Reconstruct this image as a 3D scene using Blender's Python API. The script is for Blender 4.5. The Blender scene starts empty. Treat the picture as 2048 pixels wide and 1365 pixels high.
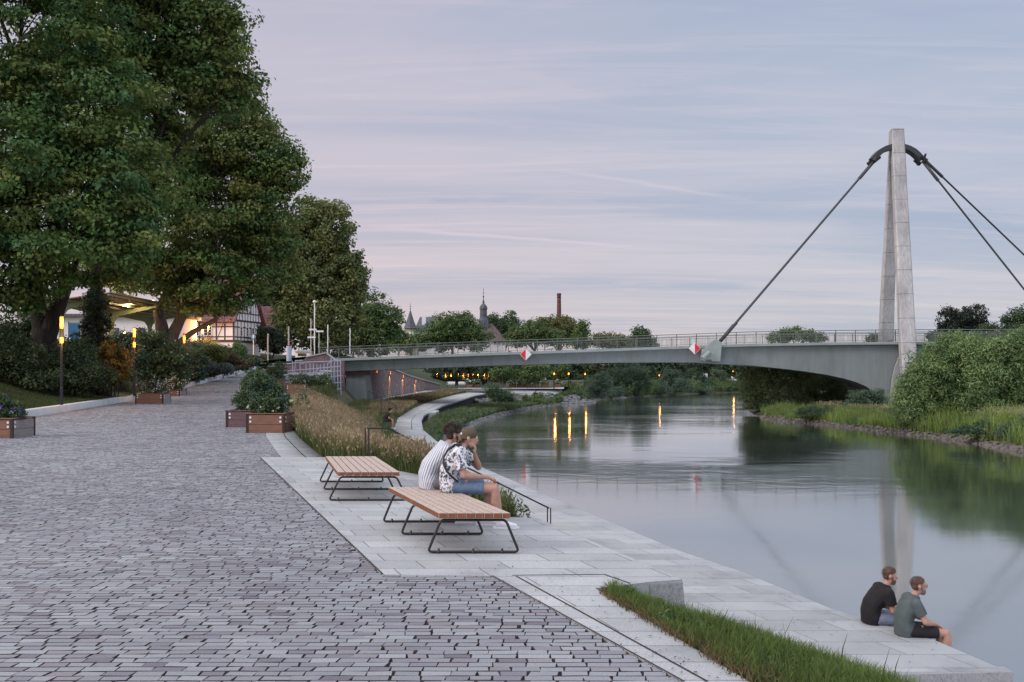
import bpy, bmesh, math, random
import numpy as np
from mathutils import Vector, Matrix, Euler

random.seed(7)
rng = np.random.default_rng(11)
SC = bpy.context.scene
COL = SC.collection
FPX, CX, HY, CAMZ = 1991.0, 1024.0, 740.0, 2.0
PI = math.pi


def W(px, py, Y):
    return Vector(((px - CX) / FPX * Y, Y, CAMZ - (py - HY) / FPX * Y))


def GZ(px, py, z):
    Y = (CAMZ - z) * FPX / (py - HY)
    return Vector(((px - CX) / FPX * Y, Y, z))


def lerp_tab(tab, y):
    ys = [t[0] for t in tab]
    return float(np.interp(y, ys, [t[1] for t in tab]))


# ------------------------------------------------------------------ tags
def tag(o, label=None, cat=None, group=None, kind=None):
    if label:
        o['label'] = label
    if cat:
        o['category'] = cat
    if group:
        o['group'] = group
    if kind:
        o['kind'] = kind
    return o


def thing(name, label, cat, loc=(0, 0, 0), rz=0.0, group=None):
    o = bpy.data.objects.new(name, None)
    COL.objects.link(o)
    o.location = loc
    o.rotation_euler = (0, 0, rz)
    o.empty_display_size = 0.2
    return tag(o, label, cat, group)


def copy_tree(o, parent=None):
    c = o.copy()
    COL.objects.link(c)
    if parent is not None:
        c.parent = parent
    for ch in list(o.children):
        copy_tree(ch, c)
    return c


# ------------------------------------------------------------------ materials
def new_mat(name):
    m = bpy.data.materials.new(name)
    m.use_nodes = True
    nt = m.node_tree
    b = nt.nodes['Principled BSDF']
    return m, nt, b


def N(nt, typ, **kw):
    n = nt.nodes.new(typ)
    for k, v in kw.items():
        if k.startswith('i_'):
            n.inputs[int(k[2:])].default_value = v
        else:
            setattr(n, k, v)
    return n


def math_n(nt, op, a, b=None, clamp=False):
    n = nt.nodes.new('ShaderNodeMath')
    n.operation = op
    n.use_clamp = clamp
    for i, v in enumerate((a, b)):
        if v is None:
            continue
        if isinstance(v, (int, float)):
            n.inputs[i].default_value = v
        else:
            nt.links.new(v, n.inputs[i])
    return n.outputs[0]


def mix_c(nt, fac, a, b, blend='MIX'):
    n = nt.nodes.new('ShaderNodeMix')
    n.data_type = 'RGBA'
    n.blend_type = blend
    for idx, v in ((0, fac), (6, a), (7, b)):
        if isinstance(v, (int, float)):
            n.inputs[idx].default_value = v
        elif isinstance(v, (tuple, list)):
            n.inputs[idx].default_value = (*v[:3], 1)
        else:
            nt.links.new(v, n.inputs[idx])
    return n.outputs[2]


def ramp(nt, fac, stops):
    n = nt.nodes.new('ShaderNodeValToRGB')
    e = n.color_ramp.elements
    while len(e) < len(stops):
        e.new(0.5)
    for el, (p, c) in zip(e, stops):
        el.position = p
        if isinstance(c, (int, float)):
            c = (c, c, c)
        el.color = (*c[:3], 1)
    nt.links.new(fac, n.inputs[0])
    return n.outputs[0]


def noise(nt, vec, scale, detail=3, rough=0.55, dist=0.0):
    n = nt.nodes.new('ShaderNodeTexNoise')
    n.inputs['Scale'].default_value = scale
    n.inputs['Detail'].default_value = detail
    n.inputs['Roughness'].default_value = rough
    n.inputs['Distortion'].default_value = dist
    if vec is not None:
        nt.links.new(vec, n.inputs['Vector'])
    return n.outputs[0]


def mapping(nt, vec, scale=(1, 1, 1), rot=(0, 0, 0), loc=(0, 0, 0)):
    n = nt.nodes.new('ShaderNodeMapping')
    n.inputs['Scale'].default_value = scale
    n.inputs['Rotation'].default_value = rot
    n.inputs['Location'].default_value = loc
    nt.links.new(vec, n.inputs['Vector'])
    return n.outputs[0]


def coords(nt, which='Object'):
    return nt.nodes.new('ShaderNodeTexCoord').outputs[which]


def bump(nt, b, h, strength=0.3, dist=0.02):
    n = nt.nodes.new('ShaderNodeBump')
    n.inputs['Strength'].default_value = strength
    n.inputs['Distance'].default_value = dist
    nt.links.new(h, n.inputs['Height'])
    nt.links.new(n.outputs[0], b.inputs['Normal'])


def P(name, c1, c2=None, scale=4.0, rough=0.7, bmp=0.0, bdist=0.01, metal=0.0, detail=4, stretch=(1, 1, 1), spec=0.4):
    m, nt, b = new_mat(name)
    c2 = c2 or tuple(x * 0.75 for x in c1)
    v = mapping(nt, coords(nt), stretch)
    f = noise(nt, v, scale, detail)
    f = ramp(nt, f, [(0.3, 0.0), (0.7, 1.0)])
    nt.links.new(mix_c(nt, f, c1, c2), b.inputs['Base Color'])
    b.inputs['Roughness'].default_value = rough
    b.inputs['Metallic'].default_value = metal
    b.inputs['Specular IOR Level'].default_value = spec
    if bmp:
        bump(nt, b, noise(nt, v, scale * 3, 4), bmp, bdist)
    return m


def emit_mat(name, col, strength):
    m, nt, b = new_mat(name)
    b.inputs['Base Color'].default_value = (*col, 1)
    b.inputs['Emission Color'].default_value = (*col, 1)
    b.inputs['Emission Strength'].default_value = strength
    return m


def foliage_mat(name, trans=0.32, rough=0.6):
    """Leaf colour comes from a per-leaf attribute, broken up by noise."""
    m, nt, b = new_mat(name)
    a = nt.nodes.new('ShaderNodeAttribute')
    a.attribute_name = 'Col'
    f = noise(nt, coords(nt), 0.45, 3)
    f = ramp(nt, f, [(0.3, 0.78), (0.7, 1.2)])
    c = mix_c(nt, 1.0, a.outputs['Color'], f, 'MULTIPLY')
    nt.links.new(c, b.inputs['Base Color'])
    b.inputs['Roughness'].default_value = rough
    b.inputs['Specular IOR Level'].default_value = 0.25
    t = nt.nodes.new('ShaderNodeBsdfTranslucent')
    nt.links.new(c, t.inputs['Color'])
    mx = nt.nodes.new('ShaderNodeMixShader')
    mx.inputs[0].default_value = trans
    nt.links.new(b.outputs[0], mx.inputs[1])
    nt.links.new(t.outputs[0], mx.inputs[2])
    nt.links.new(mx.outputs[0], nt.nodes['Material Output'].inputs['Surface'])
    return m


# ------------------------------------------------------------------ mesh helpers
def mesh_np(name, verts, faces, mat, parent=None, col=None, smooth=False):
    verts = np.asarray(verts, dtype=np.float32)
    faces = np.asarray(faces, dtype=np.int32)
    me = bpy.data.meshes.new(name)
    k = faces.shape[1]
    me.vertices.add(len(verts))
    me.vertices.foreach_set('co', verts.ravel())
    me.loops.add(faces.size)
    me.loops.foreach_set('vertex_index', faces.ravel())
    me.polygons.add(len(faces))
    me.polygons.foreach_set('loop_start', np.arange(0, faces.size, k, dtype=np.int32))
    me.polygons.foreach_set('loop_total', np.full(len(faces), k, dtype=np.int32))
    if smooth:
        me.polygons.foreach_set('use_smooth', np.ones(len(faces), dtype=bool))
    me.update(calc_edges=True)
    if col is not None:
        at = me.attributes.new('Col', 'FLOAT_COLOR', 'POINT')
        c4 = np.ones((len(verts), 4), dtype=np.float32)
        c4[:, :3] = col
        at.data.foreach_set('color', c4.ravel())
    me.materials.append(mat)
    o = bpy.data.objects.new(name, me)
    COL.objects.link(o)
    if parent is not None:
        o.parent = parent
    return o


class MB:
    """collects boxes, bars and tubes that make up one part"""

    def __init__(self):
        self.v, self.f, self.mi = [], [], []
        self.cur = 0

    def add(self, vs, fs):
        n = len(self.v)
        self.v += [tuple(v) for v in vs]
        for f in fs:
            self.f.append(tuple(n + i for i in f))
            self.mi.append(self.cur)
        return self

    def box(self, a, b):
        x0, y0, z0 = a
        x1, y1, z1 = b
        return self.add([(x0, y0, z0), (x1, y0, z0), (x1, y1, z0), (x0, y1, z0), (x0, y0, z1), (x1, y0, z1), (x1, y1, z1), (x0, y1, z1)],
                        [(0, 3, 2, 1), (4, 5, 6, 7), (0, 1, 5, 4), (1, 2, 6, 5), (2, 3, 7, 6), (3, 0, 4, 7)])

    def bar(self, p, q, w, h, up=(0, 0, 1)):
        p, q = Vector(p), Vector(q)
        d = (q - p).normalized()
        up = Vector(up)
        if abs(d.dot(up)) > 0.98:
            up = Vector((0, 1, 0))
        s = d.cross(up).normalized() * w / 2
        u = s.cross(d).normalized() * h / 2
        vs = [p - s - u, p + s - u, p + s + u, p - s + u, q - s - u, q + s - u, q + s + u, q - s + u]
        return self.add(vs, [(0, 3, 2, 1), (4, 5, 6, 7), (0, 1, 5, 4), (1, 2, 6, 5), (2, 3, 7, 6), (3, 0, 4, 7)])

    def prism(self, poly, z0, z1):
        n = len(poly)
        vs = [(x, y, z0) for x, y in poly] + [(x, y, z1) for x, y in poly]
        fs = [tuple(range(n - 1, -1, -1)), tuple(range(n, 2 * n))]
        fs += [(i, (i + 1) % n, n + (i + 1) % n, n + i) for i in range(n)]
        return self.add(vs, fs)

    def extrude(self, poly3, d):
        """a planar polygon (3-D points) pushed along d"""
        n = len(poly3)
        d = Vector(d)
        vs = [Vector(p) for p in poly3] + [Vector(p) + d for p in poly3]
        fs = [tuple(range(n - 1, -1, -1)), tuple(range(n, 2 * n))]
        fs += [(i, (i + 1) % n, n + (i + 1) % n, n + i) for i in range(n)]
        return self.add(vs, fs)

    def tube(self, pts, rad, seg=8, cap=True, wob=0.0):
        pts = [Vector(p) for p in pts]
        n = len(pts)
        rad = [rad] * n if isinstance(rad, (int, float)) else list(rad)
        base = len(self.v)
        prev = None
        for i, p in enumerate(pts):
            d = (pts[min(i + 1, n - 1)] - pts[max(i - 1, 0)]).normalized()
            if prev is None:
                ref = Vector((1, 0, 0)) if abs(d.x) < 0.9 else Vector((0, 1, 0))
                s = d.cross(ref).normalized()
            else:
                s = (prev - d * prev.dot(d)).normalized()
            prev = s
            t = d.cross(s)
            for k in range(seg):
                a = 2 * PI * k / seg
                r = rad[i] * (1 + (random.uniform(-wob, wob) if wob else 0))
                self.v.append(tuple(p + s * math.cos(a) * r + t * math.sin(a) * r))
        for i in range(n - 1):
            for k in range(seg):
                a, b = base + i * seg + k, base + i * seg + (k + 1) % seg
                self.f.append((a, b, b + seg, a + seg))
                self.mi.append(self.cur)
        if cap:
            self.f.append(tuple(base + k for k in range(seg - 1, -1, -1)))
            self.f.append(tuple(base + (n - 1) * seg + k for k in range(seg)))
            self.mi += [self.cur, self.cur]
        return self

    def lathe(self, prof, seg=16, c=(0, 0, 0)):
        base = len(self.v)
        for r, z in prof:
            for k in range(seg):
                a = 2 * PI * k / seg
                self.v.append((c[0] + r * math.cos(a), c[1] + r * math.sin(a), c[2] + z))
        for i in range(len(prof) - 1):
            for k in range(seg):
                a, b = base + i * seg + k, base + i * seg + (k + 1) % seg
                self.f.append((a, b, b + seg, a + seg))
                self.mi.append(self.cur)
        return self

    def ball(self, c, r, seg=10, rings=7):
        rx, ry, rz = (r, r, r) if isinstance(r, (int, float)) else r
        base = len(self.v)
        for i in range(rings + 1):
            t = PI * i / rings
            for k in range(seg):
                a = 2 * PI * k / seg
                rr = max(math.sin(t), 0.02)
                self.v.append((c[0] + rx * rr * math.cos(a), c[1] + ry * rr * math.sin(a), c[2] - rz * math.cos(t)))
        for i in range(rings):
            for k in range(seg):
                a, b = base + i * seg + k, base + i * seg + (k + 1) % seg
                self.f.append((a, b, b + seg, a + seg))
                self.mi.append(self.cur)
        return self

    def build(self, name, mat, parent=None, smooth=False, bevel=0.0):
        me = bpy.data.meshes.new(name)
        me.from_pydata(self.v, [], self.f)
        mats = mat if isinstance(mat, (list, tuple)) else [mat]
        for m in mats:
            me.materials.append(m)
        if len(mats) > 1:
            me.polygons.foreach_set('material_index', self.mi)
        if smooth:
            me.polygons.foreach_set('use_smooth', [True] * len(me.polygons))
        me.update()
        o = bpy.data.objects.new(name, me)
        COL.objects.link(o)
        if parent is not None:
            o.parent = parent
        if bevel:
            bm = bmesh.new()
            bm.from_mesh(me)
            bmesh.ops.remove_doubles(bm, verts=bm.verts, dist=1e-5)
            ed = [e for e in bm.edges if len(e.link_faces) == 2 and e.calc_face_angle(0) > 0.6]
            bmesh.ops.bevel(bm, geom=ed, offset=bevel, segments=2, profile=0.6, affect='EDGES', clamp_overlap=True)
            bm.to_mesh(me)
            bm.free()
        return o


def strip_mesh(name, rows, mat, kind=None, parent=None, smooth=True):
    """rows: equal-length lists of 3-D points -> one lofted sheet"""
    n = len(rows[0])
    v = [tuple(p) for r in rows for p in r]
    f = []
    for i in range(len(rows) - 1):
        for j in range(n - 1):
            a = i * n + j
            f.append((a, a + 1, a + n + 1, a + n))
    o = mesh_np(name, v, f, mat, parent, smooth=smooth)
    if kind:
        tag(o, kind=kind)
    return o


# ------------------------------------------------------------------ foliage
def unit(n):
    v = rng.normal(size=(n, 3))
    return v / np.linalg.norm(v, axis=1, keepdims=True)


def leaf_quads(c, nrm, size, aspect=0.6, droop=0.0):
    """c (n,3) centres, nrm (n,3) -> rhombic leaves, folded a little"""
    n = len(c)
    d = unit(n)
    d[:, 2] -= droop
    d = d - nrm * (d * nrm).sum(1, keepdims=True)
    d /= np.linalg.norm(d, axis=1, keepdims=True) + 1e-9
    s = np.cross(nrm, d)
    L = (size * rng.uniform(0.6, 1.35, n))[:, None]
    v = np.empty((n, 4, 3))
    v[:, 0] = c - d * L * 0.5
    v[:, 1] = c + s * L * 0.5 * aspect + nrm * L * 0.08
    v[:, 2] = c + d * L * 0.5
    v[:, 3] = c - s * L * 0.5 * aspect + nrm * L * 0.08
    return v.reshape(-1, 3), np.arange(4 * n).reshape(n, 4)


def crown(blobs, n_clump, n_leaf, size, clump_r, cols, aspect=0.6, up=0.5, flat=0.65, shell=(0.55, 1.0), droop=0.0, skip=None):
    """blobs: (x,y,z,rx,ry,rz).  Leaves sit in tufts scattered through the outer volume of every blob.
    Returns verts, faces, colours, tuft centres"""
    blobs = np.array(blobs, dtype=float)
    wgt = (blobs[:, 3] * blobs[:, 5]) ** 1.0
    wgt /= wgt.sum()
    bi = rng.choice(len(blobs), size=n_clump, p=wgt)
    u = unit(n_clump)
    rr = rng.uniform(shell[0] ** 2, shell[1] ** 2, n_clump) ** 0.5
    cc = blobs[bi, :3] + u * blobs[bi, 3:6] * rr[:, None]
    if skip is not None:
        cc = cc[~skip(cc)]
        n_clump = len(cc)
    cr = clump_r * rng.uniform(0.55, 1.4, n_clump)
    ci = np.repeat(np.arange(n_clump), n_leaf)
    n = len(ci)
    lu = unit(n)
    lr = rng.uniform(0.15, 1, n) ** 0.6
    off = lu * lr[:, None] * cr[ci][:, None]
    off[:, 2] *= flat
    pos = cc[ci] + off
    nr = lu * 0.9 + rng.normal(size=(n, 3)) * 0.55
    nr[:, 2] += up
    nr /= np.linalg.norm(nr, axis=1, keepdims=True)
    v, f = leaf_quads(pos, nr, size, aspect, droop)
    cols = np.array(cols, dtype=float)
    base = cols[rng.integers(0, len(cols), n_clump)]
    k = rng.uniform(0.75, 1.3, n)[:, None]
    hue = rng.normal(-0.02, 0.07, n)[:, None] * np.array([[1.0, 0.25, -0.3]])
    c = base[ci] * k * (1 + hue)
    c = np.clip(np.repeat(c, 4, axis=0), 0.003, 1)
    return v, f, c, cc


def limbs(mb, start, centres, r0, n_main=7, n_sub=26, wob=0.05):
    """boughs from the fork to the crown, then thinner branches out to the tufts"""
    start = Vector(start)
    ids = rng.choice(len(centres), size=min(n_main, len(centres)), replace=False)
    mains = []
    for i in ids:
        e = Vector(centres[i])
        m1 = start.lerp(e, 0.35) + Vector((0, 0, (e - start).length * 0.10)) + Vector(rng.normal(0, 0.3, 3))
        m2 = start.lerp(e, 0.7) + Vector((0, 0, (e - start).length * 0.05)) + Vector(rng.normal(0, 0.3, 3))
        mb.tube([start, m1, m2, e], [r0, r0 * 0.62, r0 * 0.36, r0 * 0.12], 6, False)
        mains += [(m1, r0 * 0.5), (m2, r0 * 0.33), (m1.lerp(m2, 0.5), r0 * 0.4)]
    for i in rng.choice(len(centres), size=min(n_sub, len(centres)), replace=False):
        e = Vector(centres[i])
        s, r = min(mains, key=lambda t: (t[0] - e).length)
        m = s.lerp(e, 0.5) + Vector((0, 0, 0.15 * (e - s).length))
        mb.tube([s, m, e], [r * 0.55, r * 0.32, r * 0.1], 5, False)


def grass(points, height, width, cols_base, cols_tip, lean=0.35, hvar=0.35):
    """curved tapering blades; returns verts, quads, colours"""
    pts = np.asarray(points, dtype=float)
    n = len(pts)
    h = np.broadcast_to(np.asarray(height, dtype=float).reshape(-1, 1), (n, 1)) * rng.uniform(1 - hvar, 1 + hvar, n)[:, None]
    a = rng.uniform(0, 2 * PI, n)
    s = np.stack([np.cos(a), np.sin(a), np.zeros(n)], 1)
    b = rng.uniform(0, 2 * PI, n)
    ln = np.stack([np.cos(b), np.sin(b), np.zeros(n)], 1) * (lean * rng.uniform(0.1, 1, n))[:, None] * h
    up = np.array([[0, 0, 1.0]])
    w = width * rng.uniform(0.6, 1.4, n)[:, None]
    v = np.empty((n, 6, 3))
    v[:, 0] = pts - s * w
    v[:, 1] = pts + s * w
    m = pts + up * h * 0.6 + ln * 0.35
    v[:, 2] = m - s * w * 0.75
    v[:, 3] = m + s * w * 0.75
    t = pts + up * h + ln
    v[:, 4] = t - s * w * 0.15
    v[:, 5] = t + s * w * 0.15
    i = np.arange(n)[:, None] * 6
    f = np.concatenate([i + np.array([[0, 1, 3, 2]]), i + np.array([[2, 3, 5, 4]])], 0)
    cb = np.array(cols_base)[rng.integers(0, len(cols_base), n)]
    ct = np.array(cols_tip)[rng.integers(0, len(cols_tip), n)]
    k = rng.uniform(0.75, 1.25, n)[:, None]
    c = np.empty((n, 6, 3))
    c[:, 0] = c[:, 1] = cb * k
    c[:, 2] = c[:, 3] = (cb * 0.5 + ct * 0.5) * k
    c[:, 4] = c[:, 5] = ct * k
    return v.reshape(-1, 3), f, np.clip(c.reshape(-1, 3), 0.003, 1)


def join_np(*parts):
    vs, fs, cs, n = [], [], [], 0
    for p in parts:
        vs.append(p[0])
        fs.append(p[1] + n)
        cs.append(p[2])
        n += len(p[0])
    return np.concatenate(vs), np.concatenate(fs), np.concatenate(cs)


# ------------------------------------------------------------------ colours and shared materials
M = {}
M['leaf'] = foliage_mat('foliage', 0.32)
M['blade'] = foliage_mat('grass_blades', 0.3, 0.7)
M['bark'] = P('bark', (0.050, 0.037, 0.031), (0.014, 0.010, 0.009), 2.6, 0.95, 1.0, 0.12, stretch=(3.4, 3.4, 0.45))
M['pale_bark'] = P('pale_bark', (0.16, 0.14, 0.13), (0.07, 0.06, 0.055), 3.0, 0.9, 0.8, 0.04, stretch=(3, 3, 0.5))
def girder_paint():
    m, nt, b = new_mat('grey_green_paint')
    oc = coords(nt)
    s1 = ramp(nt, noise(nt, mapping(nt, oc, (1.6, 1.6, .09)), 1.0, 5, .65), [(.30, (.165, .195, .19)), (.55, (.205, .24, .24)), (.8, (.22, .255, .255))])
    s2 = ramp(nt, noise(nt, oc, .35, 4), [(.3, .88), (.7, 1.06)])
    sp = nt.nodes.new('ShaderNodeSeparateXYZ')
    nt.links.new(oc, sp.inputs[0])
    seam = ramp(nt, math_n(nt, 'FRACT', math_n(nt, 'MULTIPLY', sp.outputs[0], 1 / 5.2)), [(0, .72), (.004, .78), (.008, 1.0)])
    rust = ramp(nt, noise(nt, mapping(nt, oc, (4.5, 4.5, .25)), 1.0, 6, .75), [(.66, 0.0), (.80, .55)])
    c = mix_c(nt, 1.0, mix_c(nt, 1.0, s1, s2, 'MULTIPLY'), seam, 'MULTIPLY')
    c = mix_c(nt, rust, c, (.13, .105, .085))
    nt.links.new(c, b.inputs['Base Color'])
    b.inputs['Roughness'].default_value = .55
    return m


M['steel'] = girder_paint()
M['steel_dark'] = P('dark_grey_paint', (0.04, 0.045, 0.05), (0.03, 0.034, 0.038), 2, 0.5)
M['rail'] = P('railing_paint', (0.125, 0.145, 0.132), (0.10, 0.115, 0.105), 2, 0.5)
M['black'] = P('black_steel', (0.022, 0.02, 0.02), (0.014, 0.013, 0.013), 8, 0.45)
M['deck'] = P('deck_edge_paint', (0.27, 0.31, 0.30), (0.22, 0.26, 0.25), 1.0, 0.55)
M['white'] = P('white_paint', (0.75, 0.76, 0.76), (0.66, 0.67, 0.68), 3, 0.5)
M['red'] = P('red_paint', (0.65, 0.025, 0.03), (0.58, 0.02, 0.025), 3, 0.45)
M['glass'] = P('window_glass', (0.03, 0.04, 0.05), (0.06, 0.07, 0.08), 0.7, 0.08, spec=0.8)
M['soil'] = P('soil', (0.035, 0.026, 0.02), (0.07, 0.05, 0.035), 5, 0.95, 0.6, 0.03)
M['amber'] = emit_mat('amber_lamp', (1.0, 0.21, 0.022), 2.3)
M['warm'] = emit_mat('warm_bulb', (1.0, 0.60, 0.20), 4.0)
# ------------------------------------------------------------------ camera, light, sky
cam_d = bpy.data.cameras.new('camera')
cam = bpy.data.objects.new('camera', cam_d)
COL.objects.link(cam)
cam.location = (0, 0, CAMZ)
cam.rotation_euler = (PI / 2, 0, 0)
cam_d.sensor_width = 36.0
cam_d.lens = 36.0 * FPX / 2048.0
cam_d.shift_y = (HY - 682.5) / 2048.0
cam_d.clip_end = 6000
SC.camera = cam

SUN_AZ, SUN_EL = math.radians(250), math.radians(27)   # behind the viewer on the left-hand side
sd = bpy.data.lights.new('sun', 'SUN')
sd.energy = 1.75
sd.angle = math.radians(20)
sd.color = (1.0, 0.90, 0.86)
so = bpy.data.objects.new('sun', sd)
COL.objects.link(so)
svec = Vector((math.cos(SUN_EL) * math.cos(math.radians(200)), math.cos(SUN_EL) * math.sin(math.radians(200)), math.sin(SUN_EL)))
so.rotation_euler = svec.to_track_quat('Z', 'Y').to_euler()

world = bpy.data.worlds.new('World')
SC.world = world
world.use_nodes = True
wt = world.node_tree
bg = wt.nodes['Background']
sky = wt.nodes.new('ShaderNodeTexSky')
sky.sky_type = 'NISHITA'
sky.sun_disc = False
sky.sun_elevation = SUN_EL
sky.sun_rotation = math.atan2(svec.x, svec.y)
gen = coords(wt, 'Generated')
nv = wt.nodes.new('ShaderNodeVectorMath')
nv.operation = 'NORMALIZE'
wt.links.new(gen, nv.inputs[0])
sx = wt.nodes.new('ShaderNodeSeparateXYZ')
wt.links.new(nv.outputs[0], sx.inputs[0])
zc = math_n(wt, 'MAXIMUM', sx.outputs[2], 0.0)
# evening veil of cloud: rose near the horizon, lilac to slate higher up, paler to the west
elev = ramp(wt, zc, [(0.0, (0.62, 0.57, 0.605)), (0.10, (0.55, 0.54, 0.615)), (0.24, (0.485, 0.515, 0.625)), (0.37, (0.43, 0.48, 0.615)), (0.6, (0.74, 0.80, 0.93)), (1.0, (1.50, 1.54, 1.62))])
azr = math_n(wt, 'MULTIPLY_ADD', sx.outputs[0], 1.0)
azr.node.inputs[2].default_value = 0.5
azr = math_n(wt, 'MINIMUM', math_n(wt, 'MAXIMUM', azr, 0.0), 1.0)
tint = ramp(wt, azr, [(0.1, (1.10, 1.00, 0.97)), (0.45, (1.05, 1.00, 0.99)), (0.72, (0.95, 0.985, 1.00)), (1.0, (0.91, 0.975, 1.00))])
veil = mix_c(wt, 1.0, elev, tint, 'MULTIPLY')
# cirrus: the view direction cast on a high flat layer, so that the streaks run together towards the horizon
den = math_n(wt, 'ADD', zc, 0.10)
cxn = math_n(wt, 'DIVIDE', sx.outputs[0], den)
cyn = math_n(wt, 'DIVIDE', sx.outputs[1], den)
cmb = wt.nodes.new('ShaderNodeCombineXYZ')
wt.links.new(cxn, cmb.inputs[0])
wt.links.new(cyn, cmb.inputs[1])
v1 = mapping(wt, cmb.outputs[0], (0.42, 1.35, 1), (0, 0, math.radians(10)))
n1 = noise(wt, v1, 0.95, 7, 0.60, 0.8)
v2 = mapping(wt, cmb.outputs[0], (0.22, 1.1, 1), (0, 0, math.radians(-6)), (3.1, 1.7, 0))
n2 = noise(wt, v2, 0.8, 6, 0.55, 0.7)
v3 = mapping(wt, cmb.outputs[0], (0.5, 4.2, 1), (0, 0, math.radians(14)), (0.4, 2.2, 0))
n3 = noise(wt, v3, 1.3, 8, 0.66, 1.4)
wisp = ramp(wt, n3, [(0.50, 0.0), (0.66, 1.0)])
streak = ramp(wt, n1, [(0.40, 0.0), (0.60, 1.0)])
patch = ramp(wt, n2, [(0.40, 0.0), (0.62, 1.0)])
lite = mix_c(wt, 1.0, veil, (1.27, 1.15, 1.08), 'MULTIPLY')
slate = mix_c(wt, 1.0, veil, (0.74, 0.83, 0.93), 'MULTIPLY')
c1 = mix_c(wt, math_n(wt, 'MULTIPLY', patch, 0.75), veil, slate)
c2 = mix_c(wt, math_n(wt, 'MULTIPLY', streak, 0.55), c1, lite)
c2 = mix_c(wt, math_n(wt, 'MULTIPLY', wisp, 0.42), c2, mix_c(wt, 1.0, veil, (1.40, 1.20, 1.10), 'MULTIPLY'))
# two thin vapour trails
wob_n = noise(wt, cmb.outputs[0], 3.0, 4, .6)


def trail(c_in, nx_, ny_, c_, t0, t1, w, k):
    d = math_n(wt, 'ADD', math_n(wt, 'MULTIPLY', cxn, nx_), math_n(wt, 'MULTIPLY', cyn, ny_))
    d = math_n(wt, 'ADD', d, math_n(wt, 'MULTIPLY', wob_n, .10))
    d = math_n(wt, 'ABSOLUTE', math_n(wt, 'SUBTRACT', d, c_ + .05))
    mk = ramp(wt, math_n(wt, 'DIVIDE', d, w), [(0.0, 1.0), (1.0, 0.0)])
    t_ = math_n(wt, 'ADD', math_n(wt, 'MULTIPLY', cxn, ny_), math_n(wt, 'MULTIPLY', cyn, -nx_))
    t_ = math_n(wt, 'DIVIDE', math_n(wt, 'SUBTRACT', t_, t0), t1 - t0)
    en = ramp(wt, t_, [(0.0, 0.0), (0.25, 1.0), (0.7, 0.8), (1.0, 0.0)])
    f = math_n(wt, 'MULTIPLY', math_n(wt, 'MULTIPLY', mk, en), k)
    return mix_c(wt, f, c_in, mix_c(wt, 1.0, veil, (1.5, 1.28, 1.2), 'MULTIPLY'))


c2 = trail(c2, -.308, .951, 4.069, .7, 2.1, .045, .55)
c2 = trail(c2, -.4286, .903, 2.919, 1.5, 2.4, .03, .40)
# the west, behind the viewer, still glows
west = ramp(wt, math_n(wt, 'MULTIPLY_ADD', sx.outputs[1], -0.5), [(0.5, 1.0), (0.9, 1.9)])
west.node.inputs[0].links[0].from_node.inputs[2].default_value = 0.5
c3 = mix_c(wt, 1.0, c2, west, 'MULTIPLY')
nsc = mix_c(wt, 1.0, sky.outputs[0], (0.085, 0.085, 0.085), 'MULTIPLY')
fin = mix_c(wt, 0.88, nsc, c3)
gfac = math_n(wt, 'GREATER_THAN', sx.outputs[2], -0.02)
fin = mix_c(wt, gfac, (0.10, 0.10, 0.10), fin)
wt.links.new(fin, bg.inputs['Color'])
bg.inputs['Strength'].default_value = 0.96

SC.view_settings.view_transform = 'Standard'
SC.view_settings.look = 'None'
SC.view_settings.exposure = 0.15
SC.view_settings.gamma = 1.0
SC.cycles.max_bounces = 5
SC.cycles.diffuse_bounces = 2
SC.cycles.glossy_bounces = 3
SC.cycles.transmission_bounces = 3
SC.cycles.sample_clamp_indirect = 4.0
SC.cycles.use_denoising = True

# ------------------------------------------------------------------ levels and edges of the place, metres
WATER = -2.75
KERB = [(-5, -19.5), (30, -20.0), (42, -20.3), (50, -21.8), (63, -24.3), (75, -24.9), (90, -26.5), (110, -28.4), (125, -29.5), (150, -30)]
PZ = [(0, 0), (63, 0), (75, 0.57), (92, 1.2), (110, 1.95), (128, 3.0), (140, 3.3), (200, 3.4)]
MX = [(13, 0.4), (13.5, -0.03), (19, -1.8), (22.75, -4.3), (23.7, -4.6), (29.5, -6.3), (38, -8.5), (41, -9.1), (53, -11.9), (63, -13.8), (70, -15.3), (80, -16.2), (95, -18), (110, -20)]
RX = [(12.8, 6.47), (14.3, 6.16), (16.3, 5.25), (19.2, 4.5), (21.45, 3.65), (31, 1.1), (35.6, -.07), (42.7, -1.9), (52, -3.7), (65, -5.8), (77, -7.0), (86, -7.6), (92, -7.6), (104, -7.2), (115, -6.1), (127, -4.7), (134, -3.4)]
IX = [(9, 3.2), (12.8, 1.0), (13.5, .9), (20, .9), (31, -1.8), (42.7, -4.5), (52, -5.7), (62, -7.4), (70, -8.2), (77, -8.9), (83, -9.35), (94, -9.85), (102, -9.6), (112, -9.3), (118, -8.8), (127, -7.5), (138, -6.0)]
WZ = [(0, -1.9), (94, -1.9), (101, -1.75), (112, -1.6), (118, -1.45), (128, -1.2), (137, -1.1), (300, -1.1)]


def kerb_x(y): return lerp_tab(KERB, y)
def path_z(y): return lerp_tab(PZ, y)
def edge_x(y): return lerp_tab(MX, y)
def river_x(y): return lerp_tab(RX, y)
def inner_x(y): return lerp_tab(IX, y)
def walk_z(y): return lerp_tab(WZ, y)


def sstep(t):
    t = min(max(t, 0.0), 1.0)
    return t * t * (3 - 2 * t)


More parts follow.
